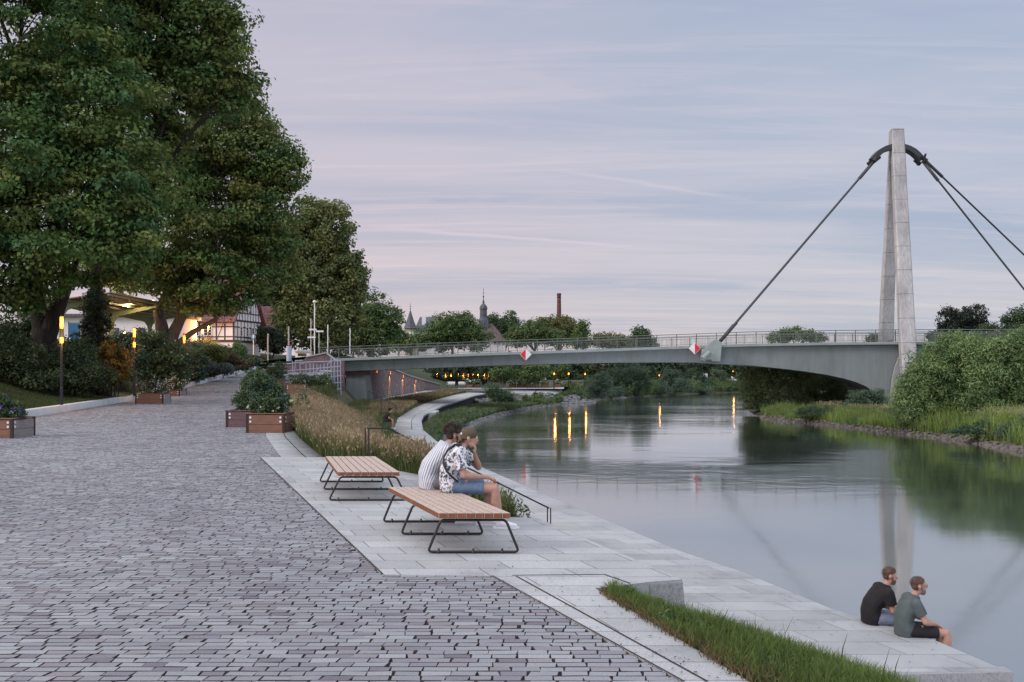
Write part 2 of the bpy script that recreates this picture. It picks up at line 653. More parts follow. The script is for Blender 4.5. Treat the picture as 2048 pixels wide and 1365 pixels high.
def bank_z(x, y):
    """lawn and garden rising from the kerb to the level of the old town"""
    d = kerb_x(y) - x
    kz = path_z(y)
    run = float(np.interp(y, [0, 60, 85, 110], [18, 17, 10, 7]))
    return kz + 0.28 + (4.4 - kz - 0.28) * sstep(d / run) + 0.03 * math.sin(x * 1.3 + y * 0.7)


# ------------------------------------------------------------------ river
m, nt, b = new_mat('river_water')
oc = coords(nt)
b.inputs['Base Color'].default_value = (0.030, 0.046, 0.034, 1)
b.inputs['Roughness'].default_value = 0.05
b.inputs['IOR'].default_value = 1.55
b.inputs['Specular IOR Level'].default_value = 0.75
rough_n = ramp(nt, noise(nt, mapping(nt, oc, (0.05, 0.09, 1)), 1.0, 3), [(0.4, 0.06), (0.65, 0.10)])
nt.links.new(rough_n, b.inputs['Roughness'])
w1 = noise(nt, mapping(nt, oc, (0.30, 0.55, 1), (0, 0, 0.25)), 1.0, 4, 0.55, 0.6)
w2 = noise(nt, mapping(nt, oc, (1.4, 2.2, 1), (0, 0, -0.2)), 1.0, 3, 0.5, 0.3)
pat = ramp(nt, noise(nt, mapping(nt, oc, (0.035, 0.07, 1)), 1.0, 3), [(0.40, 0.06), (0.62, 1.0)])
sp = nt.nodes.new('ShaderNodeSeparateXYZ')
nt.links.new(oc, sp.inputs[0])
calm = nt.nodes.new('ShaderNodeMapRange')
calm.inputs[1].default_value, calm.inputs[2].default_value = 26, 62
calm.inputs[3].default_value, calm.inputs[4].default_value = 0.09, 1.0
nt.links.new(sp.outputs[1], calm.inputs[0])
amp = math_n(nt, 'MULTIPLY', pat, calm.outputs[0])
hh = math_n(nt, 'ADD', math_n(nt, 'MULTIPLY', w1, 1.0), math_n(nt, 'MULTIPLY', w2, 0.13))
hh = math_n(nt, 'MULTIPLY', hh, amp)
bump(nt, b, hh, 0.5, 0.088)
gs = nt.nodes.new('ShaderNodeBsdfGlossy')
gs.inputs['Color'].default_value = (0.97, 0.98, 1.0, 1)
nt.links.new(rough_n, gs.inputs['Roughness'])
nt.links.new(b.inputs['Normal'].links[0].from_socket, gs.inputs['Normal'])
lw = nt.nodes.new('ShaderNodeFresnel')
lw.inputs['IOR'].default_value = 3.2
nt.links.new(b.inputs['Normal'].links[0].from_socket, lw.inputs['Normal'])
b.inputs['Specular IOR Level'].default_value = 0.0
mxs = nt.nodes.new('ShaderNodeMixShader')
nt.links.new(math_n(nt, 'MULTIPLY_ADD', lw.outputs[0], 0.95), mxs.inputs[0])
mxs.inputs[0].links[0].from_node.inputs[2].default_value = 0.27
nt.links.new(b.outputs[0], mxs.inputs[1])
nt.links.new(gs.outputs[0], mxs.inputs[2])
nt.links.new(mxs.outputs[0], nt.nodes['Material Output'].inputs['Surface'])
M['water'] = m
MB().add([(-20, -60, WATER), (420, -60, WATER), (420, 260, WATER), (-20, 260, WATER)], [(0, 1, 2, 3)]).build('river', m)
tag(bpy.data.objects['river'], kind='structure')

# ------------------------------------------------------------------ ground sheets
M['lawn'] = P('lawn_ground', (0.045, 0.062, 0.020), (0.026, 0.036, 0.014), 1.4, 0.95, 0.8, 0.05)
M['earth'] = P('earth_ground', (0.085, 0.075, 0.045), (0.04, 0.045, 0.022), 0.8, 0.95, 0.8, 0.06)
M['field'] = P('field_ground', (0.06, 0.08, 0.03), (0.045, 0.06, 0.022), 0.05, 0.95)

ys = [-5, 10, 25, 35, 42, 48, 54, 60, 66, 72, 78, 84, 90, 96, 102, 108, 114, 120, 128, 140, 160, 200, 260]
ds = [0.25, 0.8, 1.6, 2.6, 4, 5.5, 7, 9, 11, 14, 18, 24, 40, 90, 220]
strip_mesh('town_bank', [[(kerb_x(y) - d, y, bank_z(kerb_x(y) - d, y)) for d in ds] for y in ys], M['lawn'], 'structure')
# street behind the bridge head
strip_mesh('street', [[(kerb_x(y) - 0.3, y, path_z(y) - 0.02), (-22, y, path_z(y) - 0.02), (-12, y, 3.22), (40, y, 3.22)] for y in (127, 140, 150)][:0] or
           [[(-40, y, z), (-19.2, y, z)] for y, z in ((112, 2.05), (128, 3.0), (140, 3.25), (152, 3.3))], M['earth'], 'structure', smooth=False)

# meadow slope between promenade and waterside walk
yy = [13.5, 14.2, 15.2, 16.2, 17.2, 18.2, 19, 20, 21.5, 23.5, 26, 29, 33, 37, 41, 45, 50, 56, 62, 68, 74, 80, 86, 92, 98, 104, 108]
SL = [0, 0.12, 0.3, 0.5, 0.7, 0.88, 1.0]


def fall(y, t):
    k = float(np.interp(y, [13, 16, 22, 32, 62, 74], [.42, .42, .6, 1.0, 1.0, .28]))
    return sstep(min(t / k, 1) * 0.93 + 0.035)


def slope_pt(y, t):
    x0, x1 = edge_x(y), inner_x(y)
    z0, z1 = path_z(y), walk_z(y)
    bulge = 0.25 * math.sin(PI * min(t * 1.25, 1)) * min(1.0, (y - 13) / 12)
    return (x0 + (x1 - x0) * t, y, z0 + (z1 - z0) * fall(y, t) + bulge - 0.03)


strip_mesh('meadow_slope', [[slope_pt(y, t) for t in SL] for y in yy], M['earth'], 'structure')


def wall_line(t):
    """foot of the floodlit rubble wall beyond the bridge"""
    return (-16.0 + 4.6 * t, 108 + 49 * t)


rows = []
for i in range(13):
    t = i / 12 * 1.02
    x, y = wall_line(t)
    xr = inner_x(min(y, 138))
    if y > 138:
        xr = -6 + (y - 138) * 0.45
    zl, zr = -1.45 + 0.45 * t, walk_z(y) - 0.03
    rows.append([(x - 4, y - 0.3, zl), (x, y, zl), (x + (xr - x) * 0.5, y, (zl + zr) / 2), (xr, y, zr)])
strip_mesh('lower_lawn', rows, M['earth'], 'structure')

# left river bank
WL = [(52, -3.6), (58, -4.4), (66, -4.7), (75.6, -3.7), (90, -2.9), (103, -1.2), (121, 2.2), (139, 7.4), (158, 14), (178, 24.7), (197, 37), (206, 45), (214, 62), (220, 90)]


def bank_dir(i):
    a, c = WL[max(i - 1, 0)], WL[min(i + 1, len(WL) - 1)]
    d = Vector((c[1] - a[1], c[0] - a[0])).normalized()
    return Vector((-d.y, d.x))


rows = []
for i, (y, x) in enumerate(WL):
    if y <= 131:
        xi = river_x(y)
        rows.append([(x + 0.5, y, WATER - .3), (x, y, WATER + .03), (x + (xi - x) * .25, y, -2.62), (x + (xi - x) * .6, y, -2.6), (xi - 0.05, y, -2.58), (xi - .4, y, -2.58), (xi - .6, y, -2.58), (xi - 0.8, y, -2.58)])
    else:
        n = bank_dir(i)
        q = [(x - n.x * .5, y - n.y * .5, WATER - .3), (x, y, WATER + .03)]
        for d, z in ((1.2, -2.4), (4, -1.95), (9, -1.5), (18, -0.9), (40, -0.4), (110, 0.2)):
            q.append((x + n.x * d, y + n.y * d, z))
        rows.append(q)
strip_mesh('river_bank', rows, M['earth'], 'structure')
# right river bank
WR = [(30, 42), (40, 36), (50, 31.7), (56.6, 29.1), (62, 29.6), (67.5, 29.8), (77.5, 28.4), (86, 26.7), (92, 24.9), (97, 24.4), (105, 25.6), (130, 30), (158, 38), (180, 44), (206, 50), (216, 64), (224, 92)]
strip_mesh('right_bank', [[(x - .5, y, WATER - .3), (x, y, WATER + .03), (x + 1.0, y, -2.35), (x + 4, y, -1.95 if y < 76 else -2.3), (x + 9, y, -1.85 if y < 76 else -2.3), (x + 16, y, -1.8 if y < 76 else -2.25), (x + 40, y, -0.8), (x + 90, y, 0.3), (x + 400, y, 0.5)] for y, x in WR], M['earth'], 'structure')
strip_mesh('far_ground', [[(-700, 205, -0.6), (30, 215, -0.6), (90, 221, -0.6), (1500, 221, -0.6)], [(-2500, 4500, -0.4), (-500, 4500, -.4), (800, 4500, -.4), (3500, 4500, -0.4)]], M['field'], 'structure', smooth=False)
strip_mesh('park_ground', [[(-60, y, 3.2), (-22, y, 2.6), (-12 + (y - 158) * .2, y, -0.75), (6 + (y - 158) * .55, y, -0.8)] for y in (157.5, 175, 195, 222)], M['lawn'], 'structure')

# ------------------------------------------------------------------ clinker promenade: every brick has its own outline
def build_bricks():
    V, C = [], []
    y = 5.3
    row = 0
    pal = np.array([(0.282, 0.300, 0.312), (0.256, 0.268, 0.286), (0.220, 0.218, 0.242), (0.250, 0.242, 0.252), (0.312, 0.338, 0.342), (0.182, 0.174, 0.194)])
    pw = [0.36, 0.28, 0.10, 0.09, 0.13, 0.04]
    while y < 118:
        pitch = 0.100
        yc = y + pitch / 2
        xl = max(kerb_x(yc) + 0.02, -0.53 * yc - 0.6)
        if yc < 9.7:
            xr = -.19 + .394 * (9.64 - yc)
        elif yc < 22.75:
            xr = -1.26 - (yc - 9.71) * .3451
        else:
            xr = edge_x(yc) - 0.95
        L = 0.168
        n = int((xr - xl) / 0.14) + 3
        ln = rng.normal(L, 0.024, n).clip(0.09, 0.24)
        gap = 0.008 + rng.exponential(0.005, n).clip(0, 0.022)
        e = np.cumsum(ln + gap) + xl - rng.uniform(0, 0.2)
        s = e - ln
        keep = (s < xr - .05) & (e > xl)
        s, e = s[keep], np.minimum(e[keep], xr)
        k = len(s)
        if k:
            wave = 0.006 * np.sin(s * 0.9 + row * 0.21)
            z = path_z(yc)
            jx = lambda q: rng.normal(0, q, k)
            sk = rng.normal(0.002, 0.0042, k)
            y0, y1 = y + 0.006, y + pitch - 0.006
            za, zb = path_z(y0), path_z(y1)
            tz = rng.normal(0, 0.0006, (k, 3))
            top = np.empty((k, 4, 3))
            top[:, 0] = np.stack([s + jx(.0035) - sk, y0 + wave + jx(.0025), za + tz[:, 0] - tz[:, 1] - tz[:, 2]], 1)
            top[:, 1] = np.stack([e + jx(.0035) - sk, y0 + wave + jx(.0025), za + tz[:, 0] + tz[:, 1] - tz[:, 2]], 1)
            top[:, 2] = np.stack([e + jx(.0035) + sk, y1 + wave + jx(.0025), zb + tz[:, 0] + tz[:, 1] + tz[:, 2]], 1)
            top[:, 3] = np.stack([s + jx(.0035) + sk, y1 + wave + jx(.0025), zb + tz[:, 0] - tz[:, 1] + tz[:, 2]], 1)
            low = top.copy()
            low[:, :, 2] -= 0.022
            low[:, 0, :2] += (-.006, -.003)
            low[:, 1, :2] += (.006, -.003)
            low[:, 2, :2] += (.006, .003)
            low[:, 3, :2] += (-.006, .003)
            mid = top.copy()
            mid[:, :, 2] -= 0.0025
            V.append(np.concatenate([top, mid, low], 1))
            c = pal[rng.choice(6, size=k, p=pw)] * rng.uniform(0.92, 1.08, k)[:, None]
            cc_ = np.repeat(c[:, None, :], 12, 1)
            cc_[:, 4:] = (.070, .056, .056)
            C.append(cc_)
        y += pitch
        row += 1
    V = np.concatenate(V)
    C = np.concatenate(C)
    n = len(V)
    i = np.arange(n)[:, None] * 12
    F = np.concatenate([i + np.array([q]) for q in ((0, 1, 2, 3), (8, 9, 5, 4), (9, 10, 6, 5), (10, 11, 7, 6), (11, 8, 4, 7))])
    return V.reshape(-1, 3), F, C.reshape(-1, 3)


m, nt, b = new_mat('clinker')
a = nt.nodes.new('ShaderNodeAttribute')
a.attribute_name = 'Col'
oc = coords(nt)
st = ramp(nt, noise(nt, oc, 0.35, 5, 0.6), [(0.3, (0.88, 0.86, 0.90)), (0.7, (1.08, 1.06, 1.06))])
gr = ramp(nt, noise(nt, oc, 60, 3), [(0.3, 0.85), (0.7, 1.12)])
c = mix_c(nt, 1.0, mix_c(nt, 1.0, a.outputs['Color'], st, 'MULTIPLY'), gr, 'MULTIPLY')
st2 = ramp(nt, noise(nt, oc, 0.11, 4, 0.6), [(0.34, (0.80, 0.79, 0.81)), (0.62, (1.0, 1.0, 1.01))])
c = mix_c(nt, 1.0, c, st2, 'MULTIPLY')
nt.links.new(c, b.inputs['Base Color'])
b.inputs['Roughness'].default_value = 0.8
b.inputs['Specular IOR Level'].default_value = 0.2
bump(nt, b, noise(nt, oc, 45, 4), 0.35, 0.006)
bv, bf, bc = build_bricks()
o = mesh_np('brick_promenade', bv, bf, m, None, bc)
tag(o, kind='structure')
M['joint'] = P('joint_soil', (0.045, 0.032, 0.030), (0.025, 0.02, 0.02), 9, 0.95)
pr = []
for y in (-3, 5, 12, 24, 40, 63, 70, 75, 85, 92, 100, 110, 120, 128):
    xr = 2.6 if y < 9 else edge_x(max(y, 19)) - 0.1 if y > 20 else -0.2
    pr.append([(kerb_x(y) - 0.1, y, path_z(y) - 0.018), (xr, y, path_z(y) - 0.018)])
strip_mesh('promenade_bed', pr, M['joint'], 'structure', smooth=False)


# ------------------------------------------------------------------ granite slabs of the terrace and the walk
def slab_mat(name, shear, col, bw, bh, joint=0.006, rotz=0.0, side=False):
    m, nt, b = new_mat(name)
    oc = coords(nt)
    s = nt.nodes.new('ShaderNodeSeparateXYZ')
    nt.links.new(oc, s.inputs[0])
    u = math_n(nt, 'MULTIPLY_ADD', s.outputs[1], shear)
    nt.links.new(s.outputs[0], u.node.inputs[2])
    cb = nt.nodes.new('ShaderNodeCombineXYZ')
    nt.links.new(u, cb.inputs[0])
    nt.links.new(s.outputs[1], cb.inputs[1])
    vec = mapping(nt, cb.outputs[0], (1, 1, 1), (0, 0, rotz)) if rotz else cb.outputs[0]
    br = nt.nodes.new('ShaderNodeTexBrick')
    br.offset = 0.37
    br.offset_frequency = 2
    br.squash = 1.0
    for k, v in (('Scale', 1.0), ('Mortar Size', joint), ('Mortar Smooth', 0.15), ('Brick Width', bw), ('Row Height', bh), ('Bias', 0.0)):
        br.inputs[k].default_value = v
    br.inputs['Color1'].default_value = (*[x * 1.10 for x in col], 1)
    br.inputs['Color2'].default_value = (*[x * 0.87 for x in col], 1)
    br.inputs['Mortar'].default_value = (0.10, 0.095, 0.095, 1)
    nt.links.new(vec, br.inputs['Vector'])
    sp1 = ramp(nt, noise(nt, oc, 130, 2, 0.7), [(0.33, 0.66), (0.5, 1.0), (0.68, 1.22)])
    sp2 = ramp(nt, noise(nt, oc, 0.9, 5, 0.65), [(0.28, (0.72, 0.715, 0.72)), (0.45, (0.95, 0.95, 0.95)), (0.68, (1.09, 1.08, 1.07))])
    dirt = ramp(nt, noise(nt, oc, 11, 4, 0.75), [(0.28, (0.55, 0.55, 0.56)), (0.36, (1, 1, 1))])
    c = mix_c(nt, 1.0, br.outputs['Color'], sp1, 'MULTIPLY')
    c = mix_c(nt, 1.0, c, sp2, 'MULTIPLY')
    c = mix_c(nt, 0.8, c, dirt, 'MULTIPLY')
    nt.links.new(c, b.inputs['Base Color'])
    b.inputs['Roughness'].default_value = 0.68
    b.inputs['Specular IOR Level'].default_value = 0.35
    inv = math_n(nt, 'SUBTRACT', 1.0, br.outputs['Fac'])
    h = math_n(nt, 'ADD', inv, math_n(nt, 'MULTIPLY', noise(nt, oc, 70, 3), 0.25))
    bump(nt, b, h, 0.35, 0.006)
    return m


GR = (0.37, 0.385, 0.395)
M['slab'] = slab_mat('granite_slabs', 0.345, GR, 0.86, 0.40)
M['slab_walk'] = slab_mat('granite_walk', 0.33, (0.37, 0.385, 0.395), 1.3, 0.62)
M['granite'] = P('rough_granite', (0.40, 0.405, 0.41), (0.26, 0.26, 0.265), 30, 0.8, 0.9, 0.02)
M['concrete'] = P('pale_concrete', (0.50, 0.51, 0.52), (0.40, 0.41, 0.42), 1.3, 0.75, 0.2, 0.004)

TERR = [(-5.76, 22.75), (-1.26, 9.71), (-.19, 9.64), (1.1, 6.37), (2.43, 3.0), (2.49, 3.0), (1.52, 6.37), (.76, 9.1), (1.3, 9.37), (1.62, 9.48), (.34, 13.4), (-.03, 13.5), (-1.8, 19.0), (-4.3, 22.75)]
o = MB().prism(TERR, -0.6, 0.004).build('terrace', M['slab'])
tag(o, kind='structure')
# dark saw-cut lines that bound the slab fields
jl = MB()
for p, q in (((-5.76, 22.75), (-1.26, 9.71)), ((-.19, 9.64), (1.1, 6.37)), ((.04, 9.62), (1.25, 6.37)), ((-.0, 9.66), (.9, 9.7)), ((.9, 9.7), (1.1, 9.30)), ((-5.76, 22.75), (-4.3, 22.75))):
    d = Vector((q[0] - p[0], q[1] - p[1]))
    n = Vector((-d.y, d.x)).normalized() * 0.009
    jl.add([(p[0] - n.x, p[1] - n.y, .008), (p[0] + n.x, p[1] + n.y, .008), (q[0] + n.x, q[1] + n.y, .008), (q[0] - n.x, q[1] - n.y, .008)], [(0, 1, 2, 3)])
tag(jl.build('terrace_joint', M['joint']), kind='structure')
# granite edging between bricks and meadow
ey = [22.75, 24, 26, 29.5, 33, 38, 41, 47, 53, 58, 63, 70, 80, 95, 108]
strip_mesh('edging_path', [[(edge_x(y) - .97, y, path_z(y) + .004), (edge_x(y) - .02, y, path_z(y) + .004), (edge_x(y) + .02, y, path_z(y) - .3)] for y in ey], M['slab'], 'structure', smooth=False)
strip_mesh('edging_joint', [[(edge_x(y) - .43, y, path_z(y) + .008), (edge_x(y) - .40, y, path_z(y) + .008)] for y in ey], M['joint'], 'structure', smooth=False)
# the rough end block of the terrace, seen above the grass
MB().extrude([(1.30, 9.36, -.02), (1.625, 9.47, -.02), (1.70, 9.44, -.9), (1.30, 9.33, -.9)], (0.02, .16, 0)).build('terrace_end', M['granite'])
tag(bpy.data.objects['terrace_end'], kind='structure')

# waterside walk: slab with a real edge, set back wall under it
wy = [12.85, 14.3, 16.3, 19.2, 21.45, 26, 31, 35.6, 42.7, 47, 52, 58, 65, 71, 77, 82, 86, 89, 92, 98, 104, 110, 115, 121, 127, 134]
rows = []
for y in wy:
    xi, xr, z = inner_x(y), river_x(y), walk_z(y)
    yi = y + (4 if y > 133 else 0)
    rows.append([(xi, yi, z - .5), (xi, yi, z), (xr - .05, y, z), (xr, y, z - .02), (xr, y, z - .20), (xr - .22, y, z - .20), (xr - .22, y, -3.2)])
strip_mesh('riverside_walk', rows, M['slab_walk'], 'structure', smooth=False)
strip_mesh('walk_slot', [[(river_x(y) - .78, y, walk_z(y) + .004), (river_x(y) - .74, y, walk_z(y) + .004)] for y in wy if y > 60], M['joint'], 'structure', smooth=False)
e = MB()
e.extrude([(1.6, 12.50, -1.901), (6.47, 12.84, -1.901), (6.45, 12.84, -2.22), (1.6, 12.50, -2.22)], (0, .25, 0))
e.extrude([(3.0, 12.78, -2.22), (6.4, 13.0, -2.22), (6.4, 13.0, -3.2), (3.0, 12.78, -3.2)], (0, .25, 0))
tag(e.build('walk_end', M['granite']), kind='structure')
# sheet piling below the far curve
sp = MB()
pts = []
y = 76.0
k = 0
while y < 134:
    pts.append((river_x(y) - .10 - (.16 if k % 4 in (1, 2) else 0), y))
    y += 0.22 if k % 2 else 0.16
    k += 1
vs = [(x, y, walk_z(y) - .19) for x, y in pts] + [(x, y, -3.2) for x, y in pts]
n = len(pts)
sp.add(vs, [(i, i + 1, n + i + 1, n + i) for i in range(n - 1)])
# the return at the far end
for j in range(14):
    xa = -3.4 - j * .2
    sp.box((xa - .19, 134.0 + j * .25, -3.0), (xa, 134.2 + j * .25, -1.25))
M['pile'] = P('rusty_sheet_pile', (0.05, 0.04, 0.045), (0.028, 0.024, 0.03), 2.5, 0.6)
tag(sp.build('sheet_piling', M['pile']), 'dark corrugated sheet pile wall under the curved pale walk', 'retaining wall')
cb = MB()
cb.box((-8.0, 91.4, -3.2), (-7.0, 95.6, -1.93 + 0.02))
tag(cb.build('outfall_block', M['concrete'], bevel=.03), 'pale concrete block breaking the dark sheet piling under the walk', 'concrete block')

# kerb wall along the lawn
m = M['concrete']
rows = []
for y in [-5, 10, 25, 36, 42, 46, 50, 56, 63, 69, 75, 82, 90, 100, 110, 118, 126]:
    x, z = kerb_x(y), path_z(y)
    rows.append([(x + .02, y, z - .3), (x, y, z + .30), (x - .02, y, z + .32), (x - .38, y, z + .32), (x - .40, y, z - .2)])
o = strip_mesh('kerb_wall', rows, m, smooth=False)
tag(o, 'long low pale concrete kerb wall between lawn and brick promenade', 'wall')

# foreground verge: sloping bed, coping and wall down to the water
VT = [(.76, 9.1), (1.52, 6.37), (2.46, 3.0)]
rows = []
for y in np.linspace(9.35, 3.0, 14):
    xl = float(np.interp(y, [3.0, 6.37, 9.1, 9.35], [2.46, 1.52, .76, .95]))
    xr = xl + float(np.interp(y, [3, 6.4, 7.33, 8.3, 9.2, 9.35], [2.0, 1.8, 1.6, 1.3, .85, .7]))
    tip = float(np.interp(y, [8.3, 9.35], [0, .16]))
    rows.append([(xl, y, -.02 - tip * .3), (xl + (xr - xl) * .3, y, -.05 - tip * .7), (xl + (xr - xl) * .65, y, -.18 - tip), (xr, y, -.36 - tip), (xr + .05, y, -.5 - tip)])
strip_mesh('verge_ground', rows, M['soil'], 'structure')
VERGE = rows
rows2 = []
for r in VERGE:
    x, y, z = r[3]
    rows2.append([(x, y, -.5), (x, y, -.34), (x + .30, y + .05, -.36), (x + .32, y + .05, -3.1)])
strip_mesh('verge_coping', rows2, M['granite'], 'structure', smooth=False)
# ================================================================== bridge
def bY(px):
    return 100 + (1800 - px) * 0.0055


def BP(px, py, dy=0.0):
    """point on the near face of the bridge (dy = metres behind that face)"""
    Y = bY(px)
    p = W(px, py, Y)
    return Vector((p.x + dy * 0.11, p.y + dy, p.z))


BW = 9.0
TOP = [(600, 719.5), (682, 717), (800, 712.6), (1000, 705.3), (1100, 702), (1274, 695.8), (1400, 691.5), (1500, 688), (1650, 685.5), (1800, 684), (2048, 684), (2250, 685)]
BOT = [(600, 746), (682, 743), (800, 738.5), (1000, 731), (1100, 728), (1240, 725), (1400, 724.5), (1440, 727), (1500, 731), (1560, 737), (1610, 743), (1655, 750), (1690, 757.5), (1715, 765), (1735, 774), (1750, 784), (1762, 796), (1769, 810), (1773, 830), (1775, 852)]


def top_y(px): return lerp_tab(TOP, px)
def bot_y(px): return lerp_tab(BOT, px)


bridge = thing('bridge', 'long grey-green steel road bridge with a leaning concrete pylon over the river', 'bridge', BP(1800, 835, BW / 2))
BO = bridge.location.copy()


def bl(v):
    return Vector(v) - BO


# deck slab with overhanging edge
dk = MB()
pxs = [620, 682, 740, 800, 900, 1000, 1100, 1190, 1274, 1340, 1400, 1450, 1500, 1575, 1650, 1725, 1800, 1900, 2048, 2250]
secs = []
for px in pxs:
    t = top_y(px)
    secs.append([bl(BP(px, t, -.55)), bl(BP(px, t, BW + .55)), bl(BP(px, t + 5.2, BW + .55)), bl(BP(px, t + 7.5, BW)), bl(BP(px, t + 7.5, .0)), bl(BP(px, t + 5.2, -.55))])
vs = [p for s in secs for p in s]
fs = []
for i in range(len(secs) - 1):
    for j in range(6):
        a, b_ = i * 6 + j, i * 6 + (j + 1) % 6
        fs.append((a, b_, b_ + 6, a + 6))
dk.add(vs, fs)
dk.build('deck', M['deck'], bridge)
# box girder with the haunch that sweeps down into the pier
gd = MB()
gpx = [640, 682, 740, 800, 900, 1000, 1100, 1240, 1330, 1400, 1440, 1470, 1500, 1530, 1560, 1585, 1610, 1633, 1655, 1673, 1690, 1703, 1715, 1726, 1735, 1743, 1750, 1757, 1762, 1766, 1769, 1771.5, 1773, 1775]
rows = []
for px in gpx:
    t, bt = top_y(px) + 7.0, bot_y(px)
    rows.append([bl(BP(px, t, .05)), bl(BP(px, bt, .35)), bl(BP(px, bt, BW - .35)), bl(BP(px, t, BW - .05))])
for px, bt in ((1776, 852), (1800, 852), (1838, 852), (1850, 790), (1862, 770), (1890, 752), (1940, 738), (2048, 727), (2250, 722)):
    t = top_y(px) + 7.0
    rows.append([bl(BP(px, t, .05)), bl(BP(px, bt, .35)), bl(BP(px, bt, BW - .35)), bl(BP(px, t, BW - .05))])
vs = [p for r in rows for p in r]
fs = [(0, 1, 2, 3)]
for i in range(len(rows) - 1):
    for j in range(3):
        a = i * 4 + j
        fs.append((a, a + 1, a + 5, a + 4))
gd.add(vs, fs)
gd.build('girder', M['steel'], bridge)
# pale pier fin in front of the haunch
M['pier'] = P('pier_concrete', (0.36, 0.38, 0.37), (0.31, 0.33, 0.325), 1.2, 0.7, 0.2, 0.01)
fin = [(1812, 697), (1803, 705), (1795, 718), (1788, 736), (1783, 758), (1780, 785), (1778.5, 812), (1778, 852), (1815, 852), (1815, 697)]
MB().extrude([bl(BP(px, py, -.02)) for px, py in fin], (-.03, -.28, 0)).build('pier', M['pier'], bridge, bevel=.03)
# abutment under the left-hand end
ab = MB()
ab.extrude([bl(BP(686, 743, 1.2)), bl(BP(724, 741.6, 1.2)), bl(BP(727, 812, 1.2)), bl(BP(683, 812, 1.2))], (.1, 6.6, 0))
ab.build('abutment', M['steel'], bridge, bevel=.02)
hd = MB()
hd.extrude([bl(BP(676, 742.2, .9)), bl(BP(725, 740.6, .9)), bl(BP(725, 751.5, .9)), bl(BP(676, 752, .9))], (.1, 7.2, 0))
hd.build('bearing_block', P('abutment_brick', (0.16, 0.10, 0.09), (0.09, 0.06, 0.06), 9, 0.9, 0.6), bridge)

# pylon: two leaning legs that meet at the head
def conc_mat():
    m, nt, b = new_mat('board_marked_concrete')
    oc = coords(nt)
    f1 = ramp(nt, noise(nt, mapping(nt, oc, (7, 7, .28)), 1.0, 5, .7), [(0.25, (.235, .23, .235)), (.5, (.40, .39, .385)), (.78, (.50, .485, .475))])
    f2 = ramp(nt, noise(nt, mapping(nt, oc, (.6, .6, .25)), 1.0, 4), [(.35, .75), (.65, 1.1)])
    s = nt.nodes.new('ShaderNodeSeparateXYZ')
    nt.links.new(oc, s.inputs[0])
    z = math_n(nt, 'FRACT', math_n(nt, 'MULTIPLY', s.outputs[2], 1 / 2.47))
    j = ramp(nt, z, [(0.0, .45), (.018, .5), (.03, 1.0)])
    c = mix_c(nt, 1.0, mix_c(nt, 1.0, f1, f2, 'MULTIPLY'), j, 'MULTIPLY')
    nt.links.new(c, b.inputs['Base Color'])
    b.inputs['Roughness'].default_value = .85
    bump(nt, b, f1, .3, .02)
    return m


M['pylon'] = conc_mat()


def leg(sections, name):
    """sections: four corner points each (chamfered to eight)"""
    mb = MB()
    rws = []
    for q in sections:
        q = [Vector(p) for p in q]
        r = []
        for i in range(4):
            a, b_, c_ = q[i - 1], q[i], q[(i + 1) % 4]
            r += [b_ + (a - b_).normalized() * .11, b_ + (c_ - b_).normalized() * .11]
        rws.append(r)
    vs = [p for r in rws for p in r]
    fs = [tuple(range(8))[::-1], tuple(len(vs) - 8 + i for i in range(8))]
    for i in range(len(rws) - 1):
        for j in range(8):
            a, b_ = i * 8 + j, i * 8 + (j + 1) % 8
            fs.append((a, b_, b_ + 8, a + 8))
    mb.add(vs, fs)
    return mb.build(name, M['pylon'], bridge)


def quad_sec(pl, pr, py, Y, dep, skew=.16):
    a, b_ = W(pl, py, Y), W(pr, py, Y)
    off = Vector((dep * skew, dep, 0))
    return [bl(a), bl(b_), bl(b_ + off), bl(a + off)]


# near leg steps towards the viewer on its way down, the far leg steps away
leg([quad_sec(1806, 1835, 850, 97.1, 1.35), quad_sec(1804.5, 1834.5, 725, 97.6, 1.35), quad_sec(1802, 1832.5, 674, 98.5, 1.33), quad_sec(1793, 1821, 473, 101.2, 1.25), quad_sec(1788.5, 1815, 376, 102.2, 1.2), quad_sec(1785.3, 1811.5, 305, 102.9, 1.2), quad_sec(1784.5, 1808.5, 257, 103.2, 1.1)], 'pylon_leg')
leg([quad_sec(1757, 1788, 775, 111.2, 1.5), quad_sec(1761.5, 1788.5, 668, 109.0, 1.4), quad_sec(1765, 1790, 590, 107.8, 1.3), quad_sec(1771.5, 1793.5, 476, 106.2, 1.25), quad_sec(1776, 1795, 390, 105.1, 1.15), quad_sec(1779.5, 1797, 320, 104.3, 1.0), quad_sec(1781, 1799, 262, 103.9, .9)], 'pylon_leg')
# curved cable saddle
sd_ = MB()
arc = [(1748, 319), (1755, 310), (1764, 302), (1774, 296.5), (1785, 293), (1797, 292), (1809, 293), (1820, 296.5), (1830, 302), (1839, 310), (1846, 319)]
vs, fs = [], []
for i, (px, py) in enumerate(arc):
    a = arc[max(i - 1, 0)]
    c_ = arc[min(i + 1, len(arc) - 1)]
    d = Vector((c_[0] - a[0], c_[1] - a[1])).normalized()
    n = Vector((d.y, -d.x)) * 5.2
    for (sx_, dyy) in ((1, 0), (1, 1.1), (-1, 1.1), (-1, 0)):
        p = W(px + n.x * sx_, py + n.y * sx_, 103.2)
        vs.append(bl(p + Vector((0, dyy, 0))))
for i in range(len(arc) - 1):
    for j in range(4):
        a, b_ = i * 4 + j, i * 4 + (j + 1) % 4
        fs.append((a, b_, b_ + 4, a + 4))
fs += [(3, 2, 1, 0), tuple(len(vs) - 4 + i for i in range(4))]
sd_.add(vs, fs)
saddle = sd_.build('cable_saddle', M['steel_dark'], bridge, bevel=.04)
